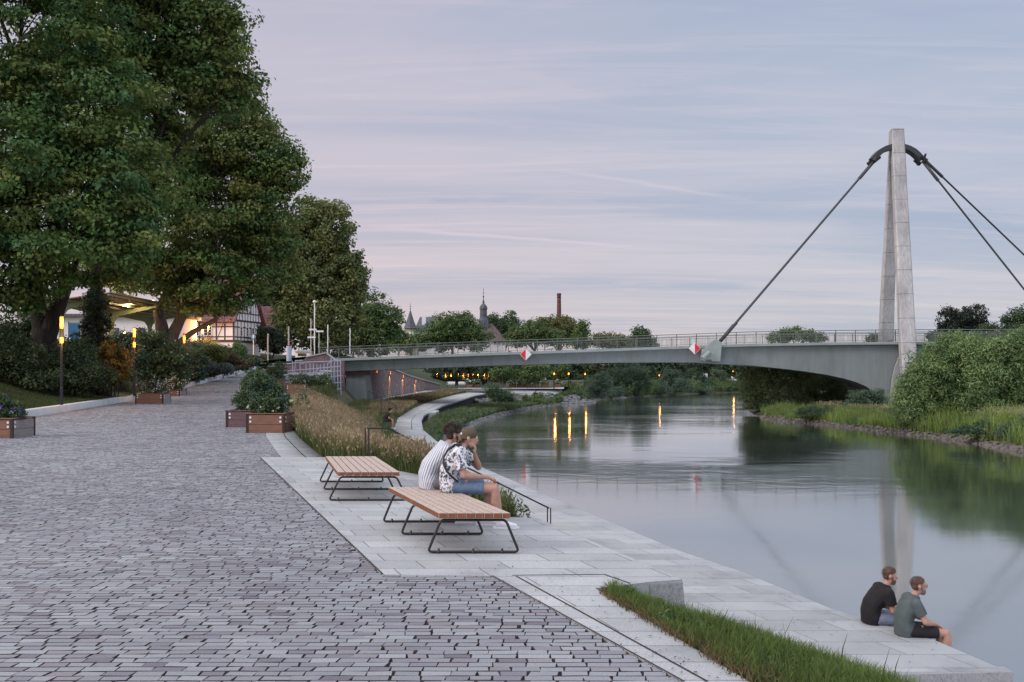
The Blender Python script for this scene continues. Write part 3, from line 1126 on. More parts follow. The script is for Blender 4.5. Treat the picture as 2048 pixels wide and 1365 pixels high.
for px, py, sg in ((1749, 318, -1), (1845, 318, 1)):
    k = MB()
    for off in (-.25, 1.35):
        c0 = W(px, py, 103.2) + Vector((0, off, 0))
        k.tube([bl(c0 + Vector((-sg * .35, -.2, .15))), bl(c0 + Vector((sg * .25, -.2, -.35)))], .24, 8)
        k.bar(bl(c0 + Vector((-.1, -.28, -.45))), bl(c0 + Vector((.1, -.28, .4))), .3, .12)
        k.build('cable_clamp', M['black'], saddle)
        k = MB()


def cable(p0, p1, r=.095):
    a, b_ = bl(p0), bl(p1)
    L = (b_ - a).length
    u = (b_ - a) / L
    k = MB()
    k.tube([a, a + u * 2.6, a + u * 2.7, b_ - u * 2.7, b_ - u * 2.6, b_], [r * 1.75, r * 1.75, r, r, r * 1.75, r * 1.75], 8)
    return k.build('cable', M['steel_dark'], bridge, smooth=True)


cable(W(1751, 320, 103.0), W(1441, 684, 101.4) + Vector((-.02, 0, 0)), .085)
cable(W(1749, 321, 104.2), W(1441, 688, 102.1) + Vector((-.25, 0.3, 0)), .085)
cable(W(1845, 322, 103.0), W(2215, 790, 97.0))
cable(W(1849, 320, 104.3), W(2250, 703, 106.0))
# cable anchor on the girder
abx = [(1402, 698), (1408.6, 698), (1410, 693), (1430, 679), (1442.5, 687), (1438.5, 723.5), (1423.5, 723.5), (1421, 719.5), (1402, 721)]
MB().extrude([bl(BP(px, py, -1.1)) for px, py in abx], (.1, 1.3, 0)).build('cable_anchor', M['deck'], bridge, bevel=.04)
tb = MB()
tb.tube([bl(BP(1402.5, 718.5, -1.9)), bl(BP(1404.5, 716.5, -1.85)), bl(BP(1405, 716, -1.85)), bl(BP(1416, 706, -1.3))], [.34, .34, .25, .25], 12)
tb.build('cable_sleeve', M['deck'], bridge, smooth=False)

# railings, a near and a far one
def railing(dy, name, d0, p0=640, p1=2200):
    r = MB()
    st = list(range(p0, p1, 20))
    line = lambda h: [bl(BP(px, top_y(px), d0) + Vector((0, 0, h))) for px in st]
    for h, rad in ((1.19, .04), (.98, .022), (.12, .022)):
        r.tube(line(h), rad, 5)
    ro = r.build(name, M['rail'], bridge)
    ba = MB()
    px = float(p0)
    while px < p1 - 20:
        q = bl(BP(px, top_y(px), d0))
        ba.bar(q + Vector((0, 0, .12)), q + Vector((0, 0, .98)), .02, .02)
        px += 2.75
    ba.build('baluster', M['rail'], ro)
    px = float(p0)
    k = 0
    while px < p1 - 10:
        q = bl(BP(px, top_y(px), d0 + .02))
        mb = MB().bar(q + Vector((0, 0, -.12)), q + Vector((0, 0, 1.19)), .075, .05)
        mb.build('railing_post', M['rail'], ro)
        px += 39.6
        k += 1
    return ro


railing(0, 'railing', -.42)
railing(0, 'railing', BW + .42)

# navigation marks hung on the girder
def diamond(px, py, flip, label):
    t = thing('navigation_mark', label, 'navigation sign', BP(px, py, -.82))
    r = .62
    bd = MB()
    P4 = lambda rr, y: [(0, y, rr), (rr, y, 0), (0, y, -rr), (-rr, y, 0)]
    bd.extrude(P4(r, 0), (0, .05, 0))
    bd.build('border', M['white'], t)
    for s, mt, nm in ((-1, 'red' if not flip else 'white', 'half_panel'), (1, 'white' if not flip else 'red', 'half_panel')):
        q = r - .05
        MB().extrude([(0, -.012, q), (s * q, -.012, 0), (0, -.012, -q)], (0, .01, 0)).build(nm, M[mt], t)
    br_ = MB()
    br_.bar((0, .05, .25), (0, .36, .25), .06, .06).bar((0, .05, -.2), (0, .80, -.2), .06, .06)
    br_.bar((0, .06, -.3), (0, .06, .3), .05, .03)
    br_.build('bracket', M['steel_dark'], t)


diamond(1053, 709.5, False, 'red and white diamond sign on the bridge girder, red half towards the town')
diamond(1388.5, 697.5, True, 'red and white diamond sign on the bridge girder beside the cable anchor')
# ================================================================== benches
M['plank'] = P('larch_planks', (0.50, 0.405, 0.345), (0.38, 0.295, 0.245), 3.0, 0.55, 0.3, 0.003, stretch=(14, 1.2, 14))
M['plank_end'] = P('larch_end_grain', (0.22, 0.085, 0.035), (0.14, 0.05, 0.022), 14, 0.6)


def bench(label, nl, nr, fl, fr):
    """corner points of the top (near-left, near-right, far-left, far-right) on a slanted parallelogram plan"""
    nl, nr, fl, fr = [Vector(p) for p in (nl, nr, fl, fr)]
    o = nl.copy()
    o.z = 0
    t = thing('slatted_bench', label, 'bench', o)
    H, TH = .45, .062
    s = MB()
    n = 8
    for half in (0, 1):
        for i in range(n):
            a0, a1 = (i + .04) / n, (i + .93) / n
            u0, u1 = (half * .5 + .0015), (half * .5 + .4985)

            def pt(a, u):
                p = nl.lerp(nr, a).lerp(fl.lerp(fr, a), u) - o
                return (p.x, p.y)
            q = [pt(a0, u0), pt(a1, u0), pt(a1, u1), pt(a0, u1)]
            k = len(s.f)
            s.cur = 0
            s.prism(q, H - TH, H)
            s.mi[k + 2] = 1
            s.mi[k + 5] = 1
            s.mi[k + 3] = 1
    s.build('seat', [M['plank'], M['plank_end']], t, bevel=.004)
    for u in (.02, .52, .93):
        def q(a, z, du=0):
            p = nl.lerp(nr, a).lerp(fl.lerp(fr, a), u + du) - o
            return Vector((p.x, p.y, z))
        lf = MB()
        R = .0145
        pts = []
        core = [q(.5, H - TH - .02), q(.05, H - TH - .02), q(-.13, .022), q(1.13, .022), q(.95, H - TH - .02), q(.5, H - TH - .02)]
        # rounded corners
        out = [core[0]]
        for a, b_, c_ in zip(core, core[1:], core[2:]):
            d1 = (a - b_).normalized() * .045
            d2 = (c_ - b_).normalized() * .045
            for w in (0, .33, .67, 1):
                p1 = b_ + d1 * (1 - w)
                p2 = b_ + d2 * w
                out.append(p1.lerp(p2, w))
        out.append(core[-1])
        lf.tube(out, R, 8)
        lo = lf.build('leg_frame', M['black'], t, smooth=True)
        for a in (.02, .5, .9):
            bo = MB()
            p = q(a, 0)
            bo.lathe([(.022, .0), (.022, .012), (.012, .03), (.011, .045), (.0, .045)], 8, (p.x, p.y, .012))
            bo.build('foot_bolt', M['black'], lo)
    return t


bench('slatted wooden bench with black leg frames, two people sitting on it', GZ(877, 1026.5, .45), GZ(1022, 1026.5, .45), GZ(776, 974.5, .45), GZ(776, 974.5, .45) + Vector((.785, 0, 0)))
bench('empty slatted wooden bench with black leg frames beside the meadow', GZ(675, 944.5, .45), GZ(800.5, 944.5, .45), GZ(651, 913, .45), GZ(651, 913, .45) + Vector((.90, 0, 0)))

# ================================================================== handrails of the two garden stairs
def handrail(label, p_top, drop_vec, flat=.3, posts=(0, .26, .66, 1), hgt=1.0):
    t = thing('stair_handrail', label, 'handrail', p_top - Vector((0, 0, hgt)))
    g = MB()
    base = -hgt
    A = Vector((-flat, -.0, hgt))
    B = Vector((0, 0, hgt))
    E = B + Vector(drop_vec)
    g.bar(A, B, .035, .032)
    g.bar(B, E, .035, .032)
    g.build('grip_rail', M['black'], t)
    for s in posts:
        p = A if s == 0 else B.lerp(E, s)
        b_ = p.z + base
        po = MB()
        for dx in (-.035, .035):
            po.bar((p.x + dx, p.y, b_), (p.x + dx, p.y, p.z + .01), .024, .045)
        po.build('post', M['black'], t)


handrail('dark steel stair handrail descending behind the bench with two people', Vector((-2.54, 20.4, .80)), (3.34, 1.10, -1.79), .43, hgt=.86)
handrail('dark steel stair handrail far down in the meadow beside a seated person', Vector((-8.3, 57, .82)), (1.6, .4, -.9), .0, (.05, .5, 1.0))
sm = MB()
for k in range(9):
    a = k / 9
    sm.box((-2.5 + 3.3 * a, 18.9 + .9 * a, -2.2), (-2.5 + 3.3 * (a + .13), 20.3 + .9 * a, -.04 - .2 * k))
tag(sm.build('garden_stair', M['granite']), kind='structure')

# ================================================================== planters
M['box'] = P('weathered_planks', (0.25, 0.125, 0.078), (0.155, 0.078, 0.052), 2.2, 0.75, 0.5, 0.006, stretch=(1.6, 1.6, 14))
M['box_grey'] = P('silvered_planks', (0.30, 0.255, 0.25), (0.20, 0.165, 0.165), 2.2, 0.8, 0.5, 0.006, stretch=(1.6, 1.6, 14))
M['box_mauve'] = P('mauve_planks', (0.17, 0.105, 0.105), (0.115, 0.072, 0.075), 2.2, 0.8, 0.5, 0.006, stretch=(1.6, 1.6, 14))
M['post_dark'] = P('stained_corner', (0.055, 0.030, 0.022), (0.035, 0.02, 0.016), 6, 0.8)


def planter(label, corner, L, Dp, H, rz, mats=('box', 'box_grey'), group='wooden planter boxes on the promenade', bolts=True):
    """corner: near-left foot of the box"""
    t = thing('planter_box', label, 'planter', corner, rz, group)
    a, b_ = M[mats[0]], M[mats[1]]
    f = .045

    def panel(x0, y0, x1, y1, m):
        k = MB()
        k.box((x0, y0, .0), (x1, y1, H * .10))
        k.box((x0, y0, H * .105), (x1, y1, H * .44))
        k.box((x0, y0, H * .455), (x1, y1, H * .95))
        return k.build('side_panel', m, t, bevel=.006)
    p1 = panel(.06, .0, L - .06, f, a)
    panel(.06, Dp - f, L - .06, Dp, a)
    p2 = panel(0, .06, f, Dp - .06, b_)
    p3 = panel(L - f, .06, L, Dp - .06, b_)
    for x, y in ((-.01, -.01), (L - .07, -.01), (-.01, Dp - .07), (L - .07, Dp - .07)):
        MB().box((x, y, 0), (x + .08, y + .08, H)).build('corner_post', M['post_dark'], t)
    rim = MB()
    for q in (((-.02, -.02), (L + .02, .07)), ((-.02, Dp - .07), (L + .02, Dp + .02)), ((-.02, .07), (.07, Dp - .07)), ((L - .07, .07), (L + .02, Dp - .07))):
        rim.box((q[0][0], q[0][1], H), (q[1][0], q[1][1], H + .03))
    rim.build('rim', a, t, bevel=.005)
    MB().box((f, f, .1), (L - f, Dp - f, H - .04)).build('soil', M['soil'], t)
    if bolts:
        for x in (.13, L - .13):
            for z in (.60, .82):
                MB().tube([(x, -.012, H * z), (x, .01, H * z)], .036, 10).build('bolt', M['white'], p1)
        for y in (.14,):
            for z in (.60, .82):
                MB().tube([(L + .012, y, H * z), (L - .01, y, H * z)], .036, 10).build('bolt', M['white'], p3)
    return t


def shrub(name, label, cat, blobs, nc, nl, size, cr, cols, flowers=None, group=None, stems=True, aspect=.6, up=.5, flat=.8, droop=0, shell=(.4, 1.0), rest=None):
    """an upright bush: stems from the soil, leafy tufts, blossoms"""
    bx = np.array(blobs, dtype=float)
    base = Vector((bx[:, 0].mean(), bx[:, 1].mean(), (bx[:, 2] - bx[:, 5]).min()))
    if rest is not None:
        base = Vector(rest)
    t = thing(name, label, cat, base, 0, group)
    bb = bx.copy()
    bb[:, :3] -= np.array(base)
    v, f, c, cc = crown(bb, nc, nl, size, cr, cols, aspect, up, flat, shell, droop)
    low = v[:, 2] < 0
    v[low, 2] = np.abs(v[low, 2]) * .3
    mesh_np('foliage', v, f, M['leaf'], t, c)
    if stems:
        sb = MB()
        for i in rng.choice(len(cc), size=min(14, len(cc)), replace=False):
            e = Vector(cc[i])
            h = max(.2, bb[:, 5].max())
            s = Vector((e.x * .35, e.y * .35, 0))
            sb.tube([s, s.lerp(e, .5) + Vector((0, 0, .1 * h)), e], [.02 * h + .008, .013 * h + .005, .004], 5, False)
        sb.build('stem', M['bark'], t)
    if flowers:
        col, n, sz = flowers[:3]
        i = rng.integers(0, len(v) // 4, n)
        pos = v.reshape(-1, 4, 3).mean(1)[i]
        if len(flowers) > 3:
            pos = pos[(pos[:, 2] > flowers[3][0]) & (pos[:, 2] < flowers[3][1])]
        ctr = np.array([bb[:, 0].mean(), bb[:, 1].mean(), 0])
        pos = pos + (pos - ctr) * .08
        n = len(pos)
        fv, ff = [], []
        for kk in range(3):
            nr = unit(n) * .5 + np.array([0, -.5, .6])
            nr /= np.linalg.norm(nr, axis=1, keepdims=True)
            a_, b_ = leaf_quads(pos + rng.normal(0, sz * .2, (n, 3)), nr, sz, .9)
            fv.append(a_)
            ff.append(b_ + kk * 4 * n)
        fv, ff = np.concatenate(fv), np.concatenate(ff)
        fc = np.array(col)[None, :] * rng.uniform(.8, 1.1, (len(fv), 1))
        mesh_np('blossom', fv, ff, M['leaf'], t, fc)
    return t


GREEN_D = [(0.073, 0.110, 0.048), (0.055, 0.088, 0.041), (0.098, 0.131, 0.050), (0.068, 0.115, 0.065)]
GREEN_M = [(0.102, 0.162, 0.053), (0.078, 0.130, 0.046), (0.134, 0.178, 0.060)]
GREEN_L = [(.10, .15, .05), (.08, .125, .045), (.125, .165, .06)]
GREEN_B = [(0.074, 0.128, 0.085), (0.061, 0.108, 0.072), (0.101, 0.155, 0.098)]
OLIVE = [(0.132, 0.144, 0.048), (0.105, 0.121, 0.044), (0.160, 0.161, 0.061)]

# big box at the picture's edge
pz = lambda px, py, z=0: GZ(px, py, z)
c0 = pz(-62, 877)
planter('large weathered planter box with purple flowers at the left end of the lawn', c0, 1.30, 1.25, .56, math.radians(-3), ('box', 'box_grey'))
k = c0 + Vector((.75, .65, .5))
shrub('potted_plant', 'leafy planting with purple flowers in the large box by the kerb', 'plant', [(k.x, k.y, .78, .5, .5, .32), (k.x - .25, k.y + .1, 1.0, .3, .3, .35), (k.x + .45, k.y - .1, .68, .2, .3, .18)], 60, 45, .085, .16, [(.09, .15, .03), (.05, .085, .03), (.10, .13, .035), (.04, .07, .045)], ((.16, .05, .32), 34, .085), rest=(k.x, k.y, .52))
# three boxes at the foot of the second lamp
c1 = pz(270.5, 808)
planter('reddish planter box with white flowers, frontmost of the three by the lamp post', c1, 1.62, 1.5, .60, math.radians(2), ('box', 'box_grey'))
c2 = pz(259, 804.5)
planter('low planter box half hidden behind another at the foot of a lamp', c2 + Vector((0, 1.9, 0)), .85, .8, .58, 0, ('box', 'box_grey'))
c3 = pz(324, 799)
planter('reddish planter box with pale daisies, farther of the pair at the kerb', c3 + Vector((.0, .2, 0)), 1.12, 1.6, .62, math.radians(2), ('box', 'box_grey'))
for c_, L, lab, fl in ((c1, 1.62, 'loose white-flowered shrub in the frontmost box by the lamp post', ((.62, .60, .58), 130, .07)), (c3, 1.15, 'tall pale daisies in the farther box at the kerb', ((.66, .60, .48), 150, .07))):
    shrub('potted_plant', lab, 'plant', [(c_.x + L * .5, c_.y + .75, 1.0, L * .55, .7, .5), (c_.x + L * .8, c_.y + .7, .9, .5, .5, .35)], 70, 30, .10, .24, [(.05, .075, .035), (.075, .10, .045), (.09, .10, .06)], fl, aspect=.35, rest=(c_.x + L * .5, c_.y + .75, .55))
# the pair on the promenade with the big bush
c4 = pz(492.5, 866.5)
planter('orange-brown planter box under a tall bush, nearer of the pair on the bricks', c4, 1.22, 1.22, .60, math.radians(-2), ('box', 'box'))
c5 = pz(452, 855)
planter('dull mauve planter box behind the orange-brown box on the bricks', c5, 1.25, 1.25, .56, math.radians(0), ('box_mauve', 'box'))
b4 = c4 + Vector((.62, .6, 0))
shrub('potted_bush', 'tall bushy shrub with white flowers in the orange-brown planter box', 'bush', [(b4.x - .02, b4.y, .92, .70, .6, .42), (b4.x - .20, b4.y + .1, 1.30, .58, .55, .42), (b4.x - .32, b4.y + .15, 1.62, .36, .4, .3)], 260, 42, .075, .17, GREEN_D + GREEN_B[:1], ((.66, .62, .40), 110, .085, (0, .42)), rest=(b4.x, b4.y, .54))
b5 = c5 + Vector((.62, .6, 0))
shrub('potted_bush', 'dark bush with scattered white flowers in the mauve planter box', 'bush', [(b5.x + .05, b5.y, .95, .62, .6, .42), (b5.x + .22, b5.y + .1, 1.42, .5, .5, .45), (b5.x + .30, b5.y + .1, 1.78, .30, .3, .28)], 230, 42, .075, .17, GREEN_D, ((.64, .60, .42), 90, .08, (0, .5)), rest=(b5.x, b5.y, .5))
# the far pair by the top of the meadow
c6 = W(571, 789.5, 70)
c6.z = path_z(70)
planter('small reddish planter box at the top of the meadow, nearer one', c6, 1.5, 1.4, .62, 0, ('box', 'box'), bolts=True)
c7 = W(561, 786, 72)
c7.z = path_z(72)
planter('mauve planter box peeping out behind the reddish one above the meadow', c7 + Vector((0, .6, 0)), 1.2, 1.0, .6, 0, ('box_mauve', 'box'), bolts=False)
c8 = W(534, 776, 80)
c8.z = path_z(80)
planter('most distant planter box with a dark round shrub below the brick wall', c8, 1.2, 1.1, .5, 0, ('box', 'box_mauve'), bolts=False)
shrub('potted_plant', 'spreading plant with cream flowers in the box above the meadow', 'plant', [(c6.x + .9, c6.y + .7, c6.z + .98, 1.15, .7, .42), (c6.x + 2.0, c6.y + 1.2, c6.z + .9, .8, .7, .42)], 120, 36, .10, .22, GREEN_D, ((.55, .48, .32), 90, .09, (.0, .45)), rest=(c6.x + .9, c6.y + .7, c6.z + .55))
shrub('potted_plant', 'dark rounded shrub in the most distant planter box', 'plant', [(c8.x + .7, c8.y + .6, c8.z + 1.2, .95, .8, .8)], 90, 36, .11, .25, GREEN_D, None, rest=(c8.x + .7, c8.y + .6, c8.z + .48))

# ================================================================== lamp posts
def lamp_post(label, base, H, lights, power=35, group=None, name='lamp_post', glow=.045):
    t = thing(name, label, 'lamp post', base, 0, group)
    k = MB()
    k.lathe([(.075, 0), (.075, .9), (.06, .92), (.055, H), (0, H)], 12)
    k.build('pole', M['black'], t)
    for z, ln, r in lights:
        h = MB()
        h.lathe([(glow, z - ln / 2), (glow + .012, z - ln / 4), (glow + .012, z + ln / 4), (glow, z + ln / 2)], 10, (0, 0, 0))
        for s in (-1, 1):
            h.ball((0, 0, z + s * ln / 2), (glow, glow, .02))
        MB().lathe([(glow + .03, z - ln / 2), (glow + .034, z - ln / 4), (glow + .034, z + ln / 4), (glow + .03, z + ln / 2)], 12).build('light_head', M['amber'], t)
        ld = bpy.data.lights.new('lamp_light', 'POINT')
        ld.energy = power * r
        ld.color = (1.0, .42, .10)
        ld.shadow_soft_size = .12
        lo = bpy.data.objects.new('lamp_light', ld)
        COL.objects.link(lo)
        lo.location = Vector(base) + Vector((.16, -.16, z))
    return t


def on_bank(px, Y):
    x = (px - CX) / FPX * Y
    return Vector((x, Y, bank_z(x, Y) - .03))


p = on_bank(123, 47.5)
lamp_post('tall slim black lamp post with two amber lights, standing before the thick trunk', p, 2 - (632 - HY) / FPX * 47.5 - p.z, [(2 - (646 - HY) / FPX * 47.5 - p.z, .55, 1), (2 - (681 - HY) / FPX * 47.5 - p.z, .26, .6)], 170)
p = on_bank(268.5, 64)
lamp_post('black lamp post with two amber lights rising behind the white-flowered planter', p, 2 - (655 - HY) / FPX * 64 - p.z, [(2 - (666 - HY) / FPX * 64 - p.z, .55, 1), (2 - (690 - HY) / FPX * 64 - p.z, .3, .6)], 170)
p = on_bank(368, 77)
lamp_post('black lamp post with a single amber light beside the garden slope', p, 2 - (667 - HY) / FPX * 77 - p.z, [(2 - (679 - HY) / FPX * 77 - p.z, .55, 1)], 170)
# ================================================================== trees
def pb(px, py, rpx, rpy, Y, dd=1.0):
    """a crown lobe given by where it shows and how far away it stands -> real centre and radii"""
    c = W(px, py, Y)
    k = Y / FPX
    return (c.x, c.y, c.z, rpx * k, max(rpx, rpy) * k * dd * .9, rpy * k)


def tree(name, label, base, blobs, nc, nl, size, cr, cols, trunk_r, fork, bark='bark', mains=8, subs=40, group=None, aspect=.62, up=.55, flat=.7, shell=(.5, 1.0), extra=None, trunk2=None, lean=(0, 0), skip=None, droop=0):
    base = Vector(base)
    t = thing(name, label, 'tree', base, 0, group)
    bb = np.array(blobs, dtype=float)
    bb[:, :3] -= np.array(base)
    v, f, c, cc = crown(bb, nc, nl, size, cr, cols, aspect, up, flat, shell, droop)
    mesh_np('crown', v, f, M['leaf'], t, c)
    mb = MB()
    ctr = Vector((bb[:, 0].mean(), bb[:, 1].mean(), bb[:, 2].mean()))
    F = Vector((lean[0], lean[1], fork))
    mb.tube([(0, 0, -.4), (F.x * .05, F.y * .05, fork * .10), (F.x * .35, F.y * .35, fork * .4), (F.x * .7, F.y * .7, fork * .75), F], [trunk_r * 1.55, trunk_r * 1.12, trunk_r, trunk_r * .95, trunk_r * .9], 14, False, .06)
    if trunk2:
        for (e, r) in trunk2:
            e = Vector(e)
            mb.tube([F * .7, (F * .7).lerp(e, .5) + Vector((0, 0, .2)), e], [r * 1.15, r, r * .8], 10, False, .05)
            limbs(mb, e, cc, r * .55, max(3, mains // 2), subs // 2)
    else:
        limbs(mb, F, cc, trunk_r * .6, mains, subs)
    mb.build('trunk', M[bark], t, smooth=True)
    return t


MAPLE = [(0.091, 0.165, 0.044), (0.075, 0.135, 0.039), (0.127, 0.181, 0.048), (0.075, 0.152, 0.055), (0.110, 0.147, 0.039), (0.149, 0.188, 0.051)]
MAPLE_O = [(0.143, 0.168, 0.048), (0.117, 0.146, 0.041), (0.182, 0.186, 0.055), (0.104, 0.146, 0.048)]
POPL = [(0.138, 0.161, 0.057), (0.114, 0.138, 0.051), (0.174, 0.190, 0.068), (0.120, 0.159, 0.064)]

p = on_bank(88, 58)
tree('maple_tree', 'huge dark maple with a thick forked trunk, its crown filling the upper corner', p,
     [pb(60, 60, 190, 170, 56), pb(-20, 250, 190, 170, 55), pb(170, 190, 150, 150, 56), pb(60, 390, 190, 120, 54), pb(220, 360, 130, 110, 55), pb(-80, 420, 150, 140, 54), pb(150, 475, 150, 72, 54), pb(10, 505, 140, 52, 53), pb(60, -130, 240, 140, 57), pb(240, 470, 90, 80, 55), pb(15, 562, 95, 38, 55), pb(105, 556, 60, 28, 55), pb(215, 556, 70, 22, 57), pb(45, 600, 40, 26, 56)],
     820, 150, .27, 1.2, MAPLE, .72, 3.6, mains=9, subs=60, flat=.5, trunk2=[((-.7, .2, 6.6), .46), ((1.35, .0, 6.3), .46)], shell=(.45, 1.0))
p = on_bank(190, 62)
tree('ivy_tree', 'tall tree behind the maple, ivy up its trunk, open crown against the sky', p,
     [pb(380, 60, 110, 110, 64), pb(300, 40, 130, 120, 64), pb(430, 150, 85, 75, 63), pb(440, 60, 50, 70, 64), pb(330, 180, 110, 90, 63), pb(468, 185, 48, 42, 63), pb(240, 120, 130, 120, 63), pb(300, 290, 90, 80, 62), pb(320, -70, 140, 100, 64)],
     400, 125, .29, 1.2, MAPLE + MAPLE_O[:2], .55, 6.5, mains=11, subs=110, shell=(.5, 1.05), flat=.5)
iv = on_bank(190, 61.3)
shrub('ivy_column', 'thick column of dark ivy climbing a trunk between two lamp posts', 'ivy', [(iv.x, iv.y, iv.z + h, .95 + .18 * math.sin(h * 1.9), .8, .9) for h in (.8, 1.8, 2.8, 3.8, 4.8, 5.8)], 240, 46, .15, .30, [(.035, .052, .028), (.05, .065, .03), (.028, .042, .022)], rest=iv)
p = on_bank(328, 80)
tree('leaning_tree', 'old tree with leaning grey twin trunks and a broad olive crown beyond the shrubs', p,
     [pb(350, 330, 100, 90, 80), pb(440, 300, 110, 80, 80), pb(520, 330, 85, 65, 80), pb(330, 470, 130, 90, 79), pb(440, 440, 120, 90, 79), pb(520, 430, 80, 80, 80), pb(560, 340, 45, 50, 80), pb(290, 545, 120, 40, 78), pb(430, 555, 105, 52, 78), pb(520, 530, 75, 70, 79), pb(490, 250, 60, 55, 81), pb(405, 610, 72, 24, 78)],
     780, 125, .30, 1.3, MAPLE_O + MAPLE[:3], .62, 2.8, 'pale_bark', mains=9, subs=80, trunk2=[((-.55, .2, 5.4), .50), ((1.6, .0, 5.2), .46), ((4.2, 0, 4.6), .22)], lean=(.25, 0), shell=(.5, 1.05), flat=.5)
# trees behind the half-timbered houses and beside the bridge head
p = Vector(W(632, 718, 138))
p.z = 3.3
tree('poplar_tree', 'tall olive poplar rising between the houses and the bridge head', p,
     [pb(625, 440, 48, 48, 138), pb(600, 500, 50, 80, 138), pb(668, 470, 38, 70, 137), pb(640, 560, 75, 80, 137), pb(690, 540, 36, 60, 137), pb(600, 620, 62, 75, 138), pb(665, 640, 66, 75, 136), pb(706, 560, 26, 50, 137), pb(570, 560, 40, 70, 139)],
     850, 70, .42, 1.25, POPL, .8, 4.0, mains=10, subs=60, shell=(.4, 1.0), aspect=.75)
p = Vector(W(742, 715, 165))
p.z = 3.0
tree('round_tree', 'rounded green tree standing behind the left end of the bridge railing', p,
     [pb(730, 620, 45, 50, 165), pb(770, 640, 34, 40, 164), pb(740, 670, 60, 45, 164), pb(700, 660, 40, 55, 166)],
     420, 60, .42, 1.2, GREEN_M, .6, 3.5, mains=8, subs=40, shell=(.4, 1.0))
p = Vector(W(520, 700, 160))
p.z = 4.0
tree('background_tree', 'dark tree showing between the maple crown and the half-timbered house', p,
     [pb(560, 610, 55, 80, 160), pb(480, 560, 80, 70, 162), pb(400, 570, 90, 60, 165), pb(530, 520, 60, 60, 161)],
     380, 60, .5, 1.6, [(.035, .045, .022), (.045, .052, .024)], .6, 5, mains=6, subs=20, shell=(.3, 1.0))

# far trees across the bridge
far = [
    ('broad_tree', 'bright broad-crowned tree between the slate tower and the chapel', 905, 700, 240, [(905, 660, 55, 36), (880, 675, 45, 30), (945, 672, 42, 32), (915, 640, 30, 18)], GREEN_M, 430),
    ('round_tree', 'dark green tree just behind the chapel turret', 1010, 700, 300, [(1022, 648, 20, 24), (1000, 660, 25, 26), (985, 646, 15, 18)], GREEN_D, 160),
    ('round_tree', 'pale green low tree in front of the brick chimney', 1070, 700, 260, [(1060, 668, 42, 24), (1095, 676, 40, 20), (1035, 676, 24, 20)], GREEN_L, 260),
    ('round_tree', 'olive tree at the foot of the brick chimney', 1115, 700, 310, [(1118, 655, 38, 24), (1080, 652, 30, 18), (1140, 668, 26, 24)], OLIVE, 260),
    ('slim_tree', 'slender tree beside the olive tree under the chimney, beyond the bridge railing', 1166, 700, 280, [(1166, 662, 15, 22), (1160, 682, 18, 18)], GREEN_M, 110),
    ('low_tree', 'low spreading tree showing above the railing in mid-bridge', 1215, 700, 290, [(1215, 682, 34, 14), (1240, 686, 24, 12)], OLIVE, 140),
    ('round_tree', 'dark rounded tree above the railing just left of the cable anchor', 1285, 702, 300, [(1284, 672, 22, 16), (1295, 688, 24, 16), (1262, 688, 16, 14)], GREEN_D, 170),
    ('low_tree', 'green treetop peeping over the railing between cable and pylon', 1592, 695, 240, [(1592, 668, 32, 12), (1560, 676, 26, 10), (1630, 676, 24, 10)], GREEN_M, 140),
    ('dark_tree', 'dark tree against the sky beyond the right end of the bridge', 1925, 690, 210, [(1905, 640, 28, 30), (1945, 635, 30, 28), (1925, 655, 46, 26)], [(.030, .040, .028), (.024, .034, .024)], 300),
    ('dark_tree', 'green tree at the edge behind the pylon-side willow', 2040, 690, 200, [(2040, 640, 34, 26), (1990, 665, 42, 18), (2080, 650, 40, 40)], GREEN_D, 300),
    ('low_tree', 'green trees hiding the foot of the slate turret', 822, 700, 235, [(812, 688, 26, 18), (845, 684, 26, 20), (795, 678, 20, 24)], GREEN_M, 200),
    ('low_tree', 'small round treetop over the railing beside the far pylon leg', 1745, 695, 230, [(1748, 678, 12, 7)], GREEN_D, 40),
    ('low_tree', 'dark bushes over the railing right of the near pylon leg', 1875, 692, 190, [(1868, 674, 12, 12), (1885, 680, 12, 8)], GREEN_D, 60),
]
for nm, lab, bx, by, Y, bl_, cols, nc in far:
    p = W(bx, by, Y)
    p.z = -.5
    tree(nm, lab, p, [pb(a, b_, c_, d_, Y) for a, b_, c_, d_ in bl_], nc, 42, .0030 * Y * .62, .0052 * Y, cols, .35, max(2.0, W(bx, by, Y).z), mains=6, subs=24, shell=(.3, 1.0), aspect=.75)

